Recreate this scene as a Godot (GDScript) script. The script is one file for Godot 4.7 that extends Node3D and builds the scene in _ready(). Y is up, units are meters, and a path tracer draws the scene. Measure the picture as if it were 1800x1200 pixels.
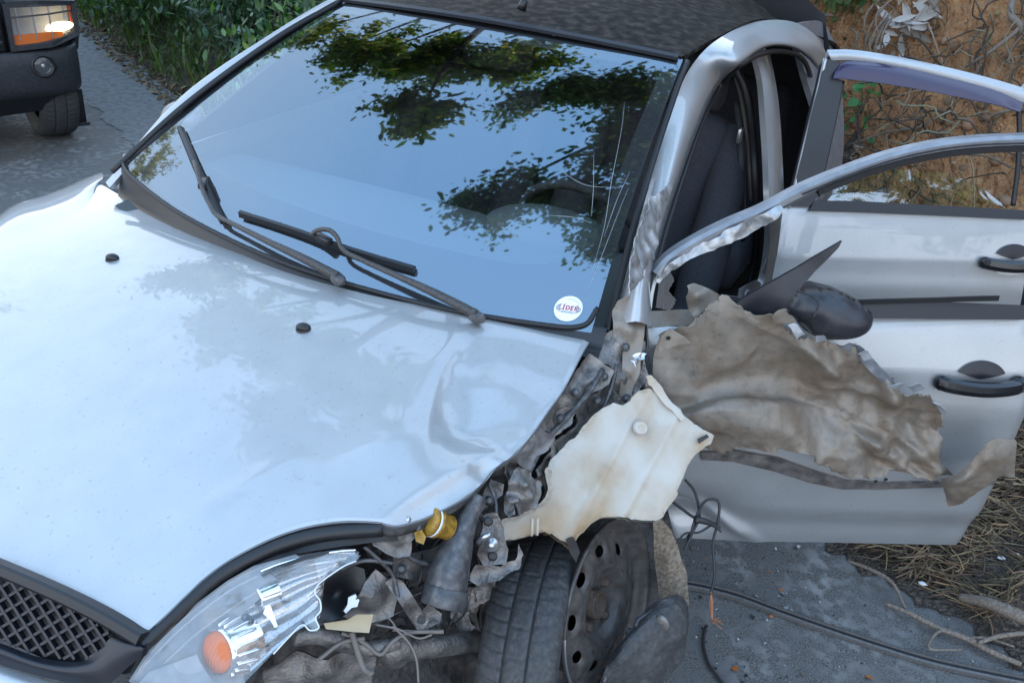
extends Node3D
# A crashed silver hatchback on a country road below an earth bank. Axes follow the car: +x its left side, +y up, +z its nose; metres.

var st: SurfaceTool
var nz := FastNoiseLite.new()
var cell := FastNoiseLite.new()   # facets of crumpled sheet metal
var rng := RandomNumberGenerator.new()
var used := {}
var lip := 0.0   # height of the turned-up rim that pressed sheets get

# ------------------------------------------------------------------ nodes
func numbered(called: String) -> String:
	var n: int = used.get(called, 0)
	used[called] = n + 1
	return called if n == 0 else "%s_%03d" % [called, n]

func thing(called: String, label: String, category: String, at := Vector3.ZERO, group := "") -> Node3D:
	var o := Node3D.new()
	o.name = numbered(called)
	add_child(o)
	o.position = at
	tag(o, label, category, group)
	return o

func tag(o: Node, label: String, category: String, group := "") -> void:
	o.set_meta("label", label)
	o.set_meta("category", category)
	if group != "":
		o.set_meta("group", group)

func begin() -> void:
	st = SurfaceTool.new()
	st.begin(Mesh.PRIMITIVE_TRIANGLES)
	st.set_smooth_group(0)

func put(called: String, parent: Node, m: Material, kind := "") -> MeshInstance3D:
	st.generate_normals()
	var o := MeshInstance3D.new()
	o.mesh = st.commit()
	o.material_override = m
	o.name = called if parent != self else numbered(called)
	var off := Vector3.ZERO
	var p := parent
	while p != self:
		off += (p as Node3D).position
		p = p.get_parent()
	o.position = -off
	parent.add_child(o, true)
	if kind != "":
		o.set_meta("kind", kind)
	return o

func scatter(called: String, parent: Node, mesh: Mesh, m: Material, places: Array, tints: Array = []) -> MultiMeshInstance3D:
	var mm := MultiMesh.new()
	mm.transform_format = MultiMesh.TRANSFORM_3D
	mm.use_colors = tints.size() > 0
	mm.mesh = mesh
	mm.instance_count = places.size()
	for i in places.size():
		mm.set_instance_transform(i, places[i])
		if tints.size() > 0:
			mm.set_instance_color(i, tints[i])
	var o := MultiMeshInstance3D.new()
	o.multimesh = mm
	o.material_override = m
	o.name = called if parent != self else numbered(called)
	var off := Vector3.ZERO
	var p := parent
	while p != self:
		off += (p as Node3D).position
		p = p.get_parent()
	o.position = -off
	parent.add_child(o, true)
	o.set_meta("kind", "stuff")
	return o

# ------------------------------------------------------------------ materials
func M(c: Color, rough := 0.5, metal := 0.0) -> StandardMaterial3D:
	var m := StandardMaterial3D.new()
	m.albedo_color = c.linear_to_srgb()
	m.roughness = rough
	m.metallic = metal
	return m

func tex(freq: float, seed_: int, ramp: Array = [], size := 512, octaves := 5, kind := FastNoiseLite.TYPE_SIMPLEX_SMOOTH) -> NoiseTexture2D:
	var n := FastNoiseLite.new()
	n.noise_type = kind
	n.seed = seed_
	n.frequency = freq
	n.fractal_octaves = octaves
	var t := NoiseTexture2D.new()
	t.width = size
	t.height = size
	t.seamless = true
	t.noise = n
	if ramp.size() > 0:
		var g := Gradient.new()
		var offs := PackedFloat32Array()
		var cols := PackedColorArray()
		for r in ramp:
			offs.append(r[0])
			var c: Color = r[1]
			cols.append(c.linear_to_srgb())
		g.offsets = offs
		g.colors = cols
		t.color_ramp = g
	return t

func skin(m: StandardMaterial3D, t: Texture2D, scale: float, world := false) -> StandardMaterial3D:
	m.albedo_color = Color.WHITE
	m.albedo_texture = t
	m.uv1_triplanar = true
	m.uv1_world_triplanar = world
	m.uv1_scale = Vector3.ONE * scale
	return m

func relief(m: StandardMaterial3D, t: Texture2D, cm: float) -> StandardMaterial3D:
	m.heightmap_enabled = true
	m.heightmap_texture = t
	m.heightmap_scale = cm
	return m

func fleck(m: StandardMaterial3D, t: Texture2D, scale: float, mask: Texture2D = null) -> StandardMaterial3D:
	m.detail_enabled = true
	m.detail_blend_mode = BaseMaterial3D.BLEND_MODE_MIX
	m.detail_uv_layer = BaseMaterial3D.DETAIL_UV_2
	m.detail_albedo = t
	m.detail_mask = mask
	m.uv2_triplanar = true
	m.uv2_scale = Vector3.ONE * scale
	return m

# ------------------------------------------------------------------ shapes
func tri(a: Vector3, b: Vector3, c: Vector3) -> void:
	st.add_vertex(a)
	st.add_vertex(b)
	st.add_vertex(c)

func quad(a: Vector3, b: Vector3, c: Vector3, d: Vector3) -> void:
	tri(a, b, c)
	tri(a, c, d)

func flat() -> void:
	st.set_smooth_group(-1)

func soft(n := 0) -> void:
	st.set_smooth_group(n)

func cr(p: Array, t: float) -> Vector3:
	var n := p.size() - 1
	var i := clampi(int(floor(t * n)), 0, n - 1)
	var f := t * n - i
	var b: Vector3 = p[i]
	var c: Vector3 = p[i + 1]
	var a: Vector3 = p[i - 1] if i > 0 else b * 2.0 - c
	var d: Vector3 = p[i + 2] if i + 2 <= n else c * 2.0 - b
	return b.cubic_interpolate(c, a, d, f)

func resample(p: Array, n: int) -> Array:
	var r := []
	for i in n + 1:
		r.append(cr(p, float(i) / n))
	return r

func gridf(nu: int, nv: int, f: Callable) -> void:
	var rows := []
	for j in nv + 1:
		var row := []
		for i in nu + 1:
			row.append(f.call(float(i) / nu, float(j) / nv))
		rows.append(row)
	lattice(rows)

func lattice(rows: Array) -> void:
	for j in rows.size() - 1:
		for i in rows[0].size() - 1:
			quad(rows[j][i], rows[j][i + 1], rows[j + 1][i + 1], rows[j + 1][i])

# a smooth surface through rows of points; thick > 0 gives it a back and edges
func patch(g: Array, nu: int, nv: int, thick := 0.0, bend = null) -> void:
	var cols := []
	for r in g:
		cols.append(resample(r, nu))
	var rows := []
	for j in nv + 1:
		var row := []
		for i in nu + 1:
			var line := []
			for k in g.size():
				line.append(cols[k][i])
			var q := cr(line, float(j) / nv)
			if bend != null:
				q = bend.call(q, float(i) / nu, float(j) / nv)
			row.append(q)
		rows.append(row)
	solid(rows, thick)

func solid(rows: Array, thick: float) -> void:
	lattice(rows)
	if thick == 0.0:
		return
	var nv := rows.size() - 1
	var nu: int = rows[0].size() - 1
	var back := []
	for j in nv + 1:
		var row := []
		for i in nu + 1:
			var a: Vector3 = rows[j][mini(i + 1, nu)] - rows[j][maxi(i - 1, 0)]
			var b: Vector3 = rows[mini(j + 1, nv)][i] - rows[maxi(j - 1, 0)][i]
			row.append(rows[j][i] + a.cross(b).normalized() * thick)
		back.append(row)
	soft(2)
	for j in nv:
		for i in nu:
			quad(back[j][i], back[j + 1][i], back[j + 1][i + 1], back[j][i + 1])
	soft(3)
	for i in nu:
		quad(rows[0][i], back[0][i], back[0][i + 1], rows[0][i + 1])
		quad(rows[nv][i + 1], back[nv][i + 1], back[nv][i], rows[nv][i])
	for j in nv:
		quad(rows[j + 1][0], back[j + 1][0], back[j][0], rows[j][0])
		quad(rows[j][nu], back[j][nu], back[j + 1][nu], rows[j + 1][nu])
	soft()

func lerp_list(r, t: float) -> float:
	if r is Array:
		var n: int = r.size() - 1
		var i := clampi(int(floor(t * n)), 0, n - 1)
		return lerpf(r[i], r[i + 1], t * n - i)
	return r

func tube(p: Array, r, sides := 8, steps := 0) -> void:
	var path := resample(p, steps) if steps > 0 else p
	var n := path.size() - 1
	var rings := []
	var side := Vector3.ZERO
	for i in n + 1:
		var t: Vector3 = (path[mini(i + 1, n)] - path[maxi(i - 1, 0)]).normalized()
		if i == 0:
			side = t.cross(Vector3.UP if absf(t.y) < 0.9 else Vector3.RIGHT).normalized()
		side = (side - t * side.dot(t)).normalized()
		var up := side.cross(t)
		var rr := lerp_list(r, float(i) / n)
		var ring := []
		for k in sides + 1:
			var a := TAU * k / sides
			ring.append(path[i] + (side * cos(a) + up * sin(a)) * rr)
		rings.append(ring)
	lattice(rings)
	for e in [0, n]:
		for k in sides:
			var a: Vector3 = rings[e][k]
			var b: Vector3 = rings[e][k + 1]
			if e == 0:
				tri(path[e], b, a)
			else:
				tri(path[e], a, b)

# a profile (x across, y along up) swept along a path
func sweep(p: Array, prof: Array, up: Vector3, steps := 0) -> void:
	var path := resample(p, steps) if steps > 0 else p
	var n := path.size() - 1
	var rings := []
	for i in n + 1:
		var t: Vector3 = (path[mini(i + 1, n)] - path[maxi(i - 1, 0)]).normalized()
		var s := t.cross(up).normalized()
		var u := s.cross(t)
		var ring := []
		for k in prof.size() + 1:
			var q: Vector2 = prof[k % prof.size()]
			ring.append(path[i] + s * q.x + u * q.y)
		rings.append(ring)
	for i in n:
		for k in prof.size():
			st.set_smooth_group(-1)
			quad(rings[i][k], rings[i][k + 1], rings[i + 1][k + 1], rings[i + 1][k])
	for e in [0, n]:
		for k in range(1, prof.size() - 1):
			if e == 0:
				tri(rings[e][0], rings[e][k + 1], rings[e][k])
			else:
				tri(rings[e][0], rings[e][k], rings[e][k + 1])
	soft()

# profile pairs (along, radius) turned about the axis from a towards b
func lathe(a: Vector3, axis: Vector3, prof: Array, seg := 32, from := 0.0, to := TAU) -> void:
	var z := axis.normalized()
	var x := z.cross(Vector3.UP if absf(z.y) < 0.9 else Vector3.RIGHT).normalized()
	var y := z.cross(x)
	var rings := []
	for q in prof:
		var ring := []
		for k in seg + 1:
			var an := lerpf(from, to, float(k) / seg)
			ring.append(a + z * q[0] + (x * cos(an) + y * sin(an)) * q[1])
		rings.append(ring)
	lattice(rings)

func rbox(c: Vector3, s: Vector3, b := Basis.IDENTITY, bevel := 0.01) -> void:
	var h := s * 0.5
	var e := minf(bevel, minf(h.x, minf(h.y, h.z)) * 0.9)
	# rounded box: three nested rings per face corner, built from a subdivided cube pushed to the bevel
	var n := 3
	for f in 6:
		var ax := f / 2
		var sg := 1.0 if f % 2 == 0 else -1.0
		var rows := []
		for j in n + 1:
			var row := []
			for i in n + 1:
				var pu := [-1.0, -0.98, 0.98, 1.0][i] as float
				var pv := [-1.0, -0.98, 0.98, 1.0][j] as float
				var q := Vector3.ZERO
				q[ax] = sg
				q[(ax + 1) % 3] = pu * sg
				q[(ax + 2) % 3] = pv
				var inner := h - Vector3.ONE * e
				var w := Vector3.ZERO
				for k in 3:
					var v: float = q[k]
					w[k] = signf(v) * (inner[k] if absf(v) < 0.99 else h[k])
				# corner rounding
				var core := Vector3(clampf(w.x, -inner.x, inner.x), clampf(w.y, -inner.y, inner.y), clampf(w.z, -inner.z, inner.z))
				var d := w - core
				if d.length() > 0.0:
					w = core + d.normalized() * e
				row.append(c + b * w)
			rows.append(row)
		lattice(rows)

# a torn or pressed sheet: outline and inner points in space, meshed finely, with noise, ragged rim, swelling and thickness
func sheet(outline: Array, inner: Array = [], sp := 0.02, amp := 0.0, freq := 8.0, thick := 0.002, jag := 0.0, pill := 0.0, pill_r := 0.03, bend = null) -> void:
	var nrm_ := Vector3.ZERO
	var c := Vector3.ZERO
	for i in outline.size():
		var a: Vector3 = outline[i]
		var b: Vector3 = outline[(i + 1) % outline.size()]
		nrm_ += a.cross(b)
		c += a
	c /= outline.size()
	nrm_ = Vector3.ZERO
	for i in outline.size():
		nrm_ += (outline[i] - c).cross(outline[(i + 1) % outline.size()] - c)
	nrm_ = nrm_.normalized()
	if nrm_.dot(Vector3(0.45, 0.6, 0.7)) < 0.0:
		nrm_ = -nrm_
	var ex: Vector3 = (outline[1] - outline[0] as Vector3)
	ex = (ex - nrm_ * ex.dot(nrm_)).normalized()
	var ey := nrm_.cross(ex)
	var ctl := []
	for q in outline + inner:
		var d: Vector3 = q - c
		ctl.append(Vector3(d.dot(ex), d.dot(ey), d.dot(nrm_)))
	var pts := PackedVector2Array()
	var no := outline.size()
	for i in no:
		var a := Vector2(ctl[i].x, ctl[i].y)
		var b := Vector2(ctl[(i + 1) % no].x, ctl[(i + 1) % no].y)
		var n := maxi(1, int(ceil(a.distance_to(b) / sp)))
		for k in n:
			var q := a.lerp(b, float(k) / n)
			if jag > 0.0 and (k > 0 or n < 2):
				q += (b - a).orthogonal().normalized() * jag * nz.get_noise_2d(q.x * 90.0 + i * 7.0, q.y * 90.0 + 31.0) * 2.0
			pts.append(q)
	var nb := pts.size()
	var poly := pts.duplicate()
	var lo := poly[0]
	var hi := poly[0]
	for q in poly:
		lo = lo.min(q)
		hi = hi.max(q)
	var j := 0
	var yy := lo.y + sp * 0.5
	while yy < hi.y:
		var xx := lo.x + sp * (0.5 if j % 2 == 0 else 1.0)
		while xx < hi.x:
			var q := Vector2(xx, yy)
			if Geometry2D.is_point_in_polygon(q, poly):
				var near := 1e9
				for i in nb:
					near = minf(near, q.distance_squared_to(poly[i]))
				if near > sp * sp * 0.3:
					pts.append(q)
			xx += sp
		yy += sp * 0.87
		j += 1
	var idx := Geometry2D.triangulate_delaunay(pts)
	var front := []
	var back := []
	for i in pts.size():
		var q := pts[i]
		var ws_ := 0.0
		var hs := 0.0
		for k in ctl:
			var dd := Vector2(k.x, k.y).distance_squared_to(q)
			var w := 1.0 / (pow(dd, 1.35) + 1e-8)
			ws_ += w
			hs += w * k.z
		var e := 1e9
		if pill != 0.0 or lip > 0.0:
			for b in nb:
				e = minf(e, q.distance_to(poly[b]) if i >= nb else 0.0)
		var h := hs / ws_
		var base := c + ex * q.x + ey * q.y
		if amp > 0.0:
			h += amp * (1.1 * nz.get_noise_3dv(base * freq * 10.0) + 1.5 * (cell.get_noise_3dv(base * freq * 70.0 + Vector3(7, 3, 1)) + 0.4))
		if lip > 0.0:
			h += lip * (1.0 - smoothstep(0.2, 1.0, e / 0.009)) - lip * 0.5 * exp(-pow((e - 0.014) / 0.005, 2.0))
		var h2 := h - thick
		if pill != 0.0:
			var t := 1.0 - minf(e / pill_r, 1.0)
			h += pill * sqrt(maxf(0.0, 1.0 - t * t))
		var w3 := base + nrm_ * h
		if bend != null:
			w3 = bend.call(w3, nrm_)
		front.append(w3)
		back.append(base + nrm_ * h2 if pill != 0.0 else w3 - nrm_ * thick)
	for t in idx.size() / 3:
		var a := idx[t * 3]
		var b := idx[t * 3 + 1]
		var d := idx[t * 3 + 2]
		var mid := (pts[a] + pts[b] + pts[d]) / 3.0
		if not Geometry2D.is_point_in_polygon(mid, poly):
			continue
		if (pts[b] - pts[a]).cross(pts[d] - pts[a]) > 0.0:
			var sw := b
			b = d
			d = sw
		soft()
		tri(front[a], front[b], front[d])
		if thick > 0.0:
			soft(2)
			tri(back[a], back[d], back[b])
	if thick > 0.0:
		soft(3 if pill == 0.0 else 0)
		var ccw := not Geometry2D.is_polygon_clockwise(poly)
		for i in nb:
			var k := (i + 1) % nb
			if ccw:
				quad(front[i], back[i], back[k], front[k])
			else:
				quad(front[k], back[k], back[i], front[i])
	soft()

func ellipsoid(c: Vector3, r: Vector3, b := Basis.IDENTITY, n := 14) -> void:
	gridf(n * 2, n, func(u, v):
		var a: float = u * TAU
		var q: float = (v - 0.5) * PI
		return c + b * Vector3(cos(a) * cos(q) * r.x, sin(q) * r.y, -sin(a) * cos(q) * r.z))

# ------------------------------------------------------------------ the car's own surfaces
func hood_height(x: float, z: float) -> float:
	var q := z + 0.3
	return 0.945 - 0.05 * q - (0.16 * q * q if q > 0.0 else 0.0) - 0.035 * (x / 0.6) * (x / 0.6)

func screen(s: float, t: float, off := 0.0) -> Vector3:
	var b := Vector3(-0.04 + 0.674 * s, 0.955 - 0.03 * s, -0.205 - 0.155 * s * s)
	var p := Vector3(0.012 + 0.529 * s, 1.385 - 0.02 * s * s, -0.965 - 0.057 * s * s)
	return b.lerp(p, t) + Vector3(0, 0.84, 0.54) * (0.14 * t * (1.0 - t) + off)

func prof_at(y: float) -> float:
	var ys := [0.0, 0.2, 0.27, 0.4, 0.55, 0.7, 0.82, 0.9, 0.95, 2.0]
	var os := [-0.06, -0.02, 0.0, 0.035, 0.052, 0.055, 0.045, 0.02, 0.0, -0.42]
	for i in 9:
		if y <= ys[i + 1]:
			return lerpf(os[i], os[i + 1], (y - ys[i]) / (ys[i + 1] - ys[i]))
	return -0.42

const FRONT_HINGE := Vector3(0.838, 0, -0.594)
const REAR_HINGE := Vector3(0.906, 0, -1.382)
var front_out := Vector3(0.51, 0, 0.86).normalized()
var rear_out := Vector3(0.56, 0, 0.83).normalized()

func front_door_at(s: float, y: float, off := 0.0) -> Vector3:
	return FRONT_HINGE + Vector3(front_out.z, 0, -front_out.x) * s + Vector3(0, y, 0) + front_out * (prof_at(y) + off)

func rear_door_at(s: float, y: float, off := 0.0) -> Vector3:
	return REAR_HINGE + Vector3(rear_out.z, 0, -rear_out.x) * s + Vector3(0, y, 0) + rear_out * (prof_at(y) + off)

# ------------------------------------------------------------------ the roadside
func edge_depth(x: float, z: float) -> float:
	var px := x - 1.47
	var pz := z + 1.07
	var s := px * 0.925 + pz * 0.381
	return px * 0.381 - pz * 0.925 - 0.1 * maxf(0.0, -s - 5.0)

func bank(x: float, z: float) -> float:
	var s := (x - 1.47) * 0.925 + (z + 1.07) * 0.381
	var d := edge_depth(x, z)
	if d <= 0.0:
		return -0.02
	var a := smoothstep(-4.2, -2.2, s)
	var hr := 0.14 * smoothstep(0.0, 1.2, d) + maxf(0.0, minf(d, 4.9) - 1.95) * 1.65 + maxf(0.0, d - 4.9) * 0.3
	var hl := maxf(0.0, minf(d, 6.0) - 0.15) * 0.62 + maxf(0.0, d - 6.0) * 0.25
	return lerpf(hl, hr, a)

# a point on the roadside: s metres along the road's edge, d metres behind it
func roadside(s: float, d: float) -> Vector3:
	d += 0.1 * maxf(0.0, -s - 5.0)
	var x := 1.47 + 0.925 * s + 0.381 * d
	var z := -1.07 + 0.381 * s - 0.925 * d
	return Vector3(x, bank(x, z), z)

func bank_relief(x: float, z: float) -> float:
	var d := edge_depth(x, z)
	var k := smoothstep(0.1, 2.4, d)
	return bank(x, z) + k * (0.16 * nz.get_noise_2d(x * 12.0, z * 12.0) + 0.07 * nz.get_noise_2d(x * 45.0 + 90.0, z * 45.0)) + smoothstep(0.0, 0.3, d) * 0.012 * nz.get_noise_2d(x * 160.0, z * 160.0)

var m := {}

func make_materials() -> void:
	var haze := tex(0.012, 3, [[0.25, Color(0.43, 0.445, 0.455)], [0.8, Color(0.465, 0.475, 0.485)]])
	var gloss := tex(0.02, 8, [[0.2, Color(0.29, 0.29, 0.29)], [0.85, Color(0.34, 0.34, 0.34)]])
	m.paint = skin(M(Color.WHITE, 1.0, 0.78), haze, 1.3)
	m.paint.roughness_texture = gloss
	m.paint.clearcoat_enabled = true
	m.paint.clearcoat = 1.0
	m.paint.clearcoat_roughness = 0.03
	m.paint = fleck(m.paint, tex(0.03, 28, [[0.2, Color(0.16, 0.15, 0.14)], [0.8, Color(0.30, 0.29, 0.28)]]), 1.7, tex(0.06, 29, [[0.79, Color(0, 0, 0)], [0.84, Color(0.12, 0.12, 0.12)], [0.92, Color(0.5, 0.5, 0.5)]], 1024, 4))
	m.roof = skin(M(Color.WHITE, 0.55, 0.0), tex(0.02, 4, [[0.25, Color(0.006, 0.0055, 0.005)], [0.45, Color(0.015, 0.0135, 0.012)], [0.6, Color(0.027, 0.024, 0.021)], [0.85, Color(0.055, 0.049, 0.043)]], 1024, 7), 1.1)
	m.roof.metallic_specular = 0.12
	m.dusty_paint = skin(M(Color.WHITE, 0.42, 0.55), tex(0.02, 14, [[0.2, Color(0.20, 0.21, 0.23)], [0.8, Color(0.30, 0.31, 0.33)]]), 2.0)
	m.crushed = relief(skin(M(Color.WHITE, 0.36, 0.6), tex(0.02, 5, [[0.12, Color(0.15, 0.135, 0.12)], [0.35, Color(0.30, 0.30, 0.30)], [0.75, Color(0.42, 0.43, 0.44)]]), 4.0), tex(0.02, 6), 0.15)
	var dirt := tex(0.05, 24, [[0.2, Color(0.05, 0.042, 0.036)], [0.6, Color(0.16, 0.135, 0.11)], [0.9, Color(0.34, 0.30, 0.25)]], 1024, 6)
	var dirt_mask := tex(0.03, 25, [[0.52, Color(0, 0, 0)], [0.70, Color(0.14, 0.14, 0.14)], [0.85, Color(0.4, 0.4, 0.4)]], 1024, 7)
	m.primer = fleck(relief(skin(M(Color.WHITE, 0.5, 0.15), tex(0.006, 7, [[0.1, Color(0.15, 0.107, 0.072)], [0.35, Color(0.20, 0.155, 0.115)], [0.5, Color(0.23, 0.19, 0.15)], [0.62, Color(0.22, 0.195, 0.165)], [0.95, Color(0.28, 0.235, 0.19)]], 1024, 7), 1.3), tex(0.05, 9, [], 1024, 7), 0.03), dirt, 1.2, dirt_mask)
	m.grime = fleck(relief(skin(M(Color.WHITE, 0.42, 0.45), tex(0.010, 10, [[0.1, Color(0.055, 0.05, 0.048)], [0.4, Color(0.125, 0.116, 0.112)], [0.6, Color(0.19, 0.178, 0.17)], [0.8, Color(0.24, 0.215, 0.195)], [1.0, Color(0.36, 0.33, 0.30)]], 1024, 7), 2.6), tex(0.05, 11, [], 1024, 7), 0.16), dirt, 4.0, dirt_mask)
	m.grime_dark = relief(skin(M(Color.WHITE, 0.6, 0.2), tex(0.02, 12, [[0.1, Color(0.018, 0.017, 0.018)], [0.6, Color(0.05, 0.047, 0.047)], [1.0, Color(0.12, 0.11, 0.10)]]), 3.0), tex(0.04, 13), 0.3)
	m.tank = skin(M(Color.WHITE, 0.40), tex(0.004, 15, [[0.1, Color(0.24, 0.15, 0.075)], [0.30, Color(0.38, 0.28, 0.18)], [0.44, Color(0.40, 0.33, 0.25)], [0.56, Color(0.45, 0.40, 0.335)], [0.75, Color(0.48, 0.445, 0.395)], [0.95, Color(0.50, 0.475, 0.435)]], 1024, 6), 1.6)
	m.tank.subsurf_scatter_enabled = true
	m.tank.subsurf_scatter_strength = 0.15
	m.yellow = skin(M(Color.WHITE, 0.45), tex(0.03, 16, [[0.2, Color(0.16, 0.085, 0.015)], [0.7, Color(0.40, 0.22, 0.022)]]), 5.0)
	m.hose = skin(M(Color.WHITE, 0.42, 0.25), tex(0.02, 17, [[0.1, Color(0.035, 0.035, 0.038)], [0.6, Color(0.085, 0.085, 0.09)], [0.95, Color(0.22, 0.2, 0.18)]]), 5.0)
	m.wheel = relief(skin(M(Color.WHITE, 0.45, 0.35), tex(0.02, 18, [[0.1, Color(0.045, 0.036, 0.03)], [0.4, Color(0.075, 0.068, 0.064)], [0.6, Color(0.09, 0.086, 0.086)], [0.9, Color(0.15, 0.13, 0.11)]]), 3.0), tex(0.06, 19), 0.08)
	m.rust = skin(M(Color.WHITE, 0.8, 0.1), tex(0.03, 20, [[0.1, Color(0.03, 0.022, 0.018)], [0.8, Color(0.10, 0.07, 0.05)]]), 6.0)
	m.tyre = skin(M(Color.WHITE, 0.62), tex(0.03, 21, [[0.2, Color(0.03, 0.03, 0.031)], [0.6, Color(0.05, 0.05, 0.051)], [0.95, Color(0.10, 0.095, 0.09)]]), 5.0)
	m.black = M(Color(0.009, 0.0095, 0.0115), 0.42)
	m.black_gloss = M(Color(0.012, 0.013, 0.016), 0.16)
	m.rubber = M(Color(0.008, 0.0085, 0.0105), 0.5)
	m.trim = M(Color(0.011, 0.0125, 0.018), 0.42)
	m.cloth = relief(skin(M(Color.WHITE, 0.9), tex(0.05, 22, [[0.2, Color(0.028, 0.031, 0.04)], [0.8, Color(0.05, 0.054, 0.066)]]), 4.0), tex(0.2, 23), 0.1)
	m.cabin = M(Color(0.02, 0.021, 0.025), 0.8)
	m.dash = M(Color(0.06, 0.075, 0.08), 0.75)
	m.chrome = M(Color(0.82, 0.83, 0.85), 0.1, 1.0)
	m.steel = M(Color(0.55, 0.55, 0.56), 0.3, 0.9)
	m.orange = M(Color(0.62, 0.13, 0.005), 0.45)
	m.orange.metallic_specular = 0.2
	m.card = M(Color(0.42, 0.34, 0.22), 0.7)
	m.white = M(Color(0.7, 0.71, 0.72), 0.4)
	m.copper = M(Color(0.34, 0.15, 0.08), 0.5, 0.4)
	m.cable = M(Color(0.02, 0.021, 0.024), 0.5)
	var g := ORMMaterial3D.new()   # a windscreen with a reflecting film
	g.transparency = BaseMaterial3D.TRANSPARENCY_ALPHA
	g.albedo_color = Color(0.86, 0.94, 1.0, 0.22)
	var img := Image.create(4, 4, false, Image.FORMAT_RGB8)
	img.fill(Color(1, 0.03, 1))
	g.orm_texture = ImageTexture.create_from_image(img)
	m.screen = g
	var p := M(Color(0.02, 0.022, 0.03), 0.02)
	p.transparency = BaseMaterial3D.TRANSPARENCY_ALPHA
	p.albedo_color.a = 0.12
	m.pane = p
	var l := M(Color(0.75, 0.78, 0.8), 0.05)
	l.transparency = BaseMaterial3D.TRANSPARENCY_ALPHA
	l.albedo_color.a = 0.035
	m.lens = l
	var d := M(Color(0.035, 0.024, 0.06), 0.1)
	m.smoke = d

func _ready() -> void:
	rng.seed = 11
	nz.seed = 5
	nz.frequency = 0.1
	nz.fractal_octaves = 4
	nz.noise_type = FastNoiseLite.TYPE_SIMPLEX_SMOOTH
	cell.seed = 9
	cell.frequency = 0.1
	cell.noise_type = FastNoiseLite.TYPE_CELLULAR
	cell.cellular_return_type = FastNoiseLite.RETURN_DISTANCE
	cell.cellular_distance_function = FastNoiseLite.DISTANCE_MANHATTAN
	cell.fractal_type = FastNoiseLite.FRACTAL_NONE
	var cam := Camera3D.new()
	add_child(cam)
	cam.transform = Transform3D(Basis(Vector3(0.8836, 0.0709, -0.4629), Vector3(-0.2796, 0.8728, -0.4001), Vector3(0.3757, 0.4829, 0.7910)).orthonormalized(), Vector3(1.234, 1.847, 1.297))
	cam.fov = 40.43
	cam.near = 0.05
	cam.far = 900.0
	cam.current = true
	var we := WorldEnvironment.new()
	var env := Environment.new()
	var sky_mat := ProceduralSkyMaterial.new()
	sky_mat.sky_top_color = Color(0.31, 0.54, 0.87).linear_to_srgb()
	sky_mat.sky_horizon_color = Color(0.97, 0.98, 1.0).linear_to_srgb()
	sky_mat.sky_curve = 0.45
	sky_mat.ground_bottom_color = Color(0.06, 0.06, 0.05).linear_to_srgb()
	sky_mat.ground_horizon_color = Color(0.35, 0.38, 0.38).linear_to_srgb()
	sky_mat.sky_energy_multiplier = 1.0
	var sky := Sky.new()
	sky.sky_material = sky_mat
	env.background_mode = Environment.BG_SKY
	env.sky = sky
	env.tonemap_mode = Environment.TONE_MAPPER_LINEAR
	env.tonemap_exposure = 3.0
	env.sdfgi_enabled = true
	env.ssao_enabled = true
	env.ssil_enabled = true
	we.environment = env
	add_child(we)
	var sun := DirectionalLight3D.new()
	sun.light_color = Color(1.0, 0.88, 0.70)
	sun.light_energy = 1.3
	sun.light_angular_distance = 0.5
	sun.shadow_enabled = true
	add_child(sun)
	sun.look_at_from_position(Vector3(0.88, 0.32, -0.38) * 50.0, Vector3.ZERO)
	make_materials()
	make_ground()
	make_trees()
	make_shrubs()
	make_truck()
	make_car()
	make_litter()

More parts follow.
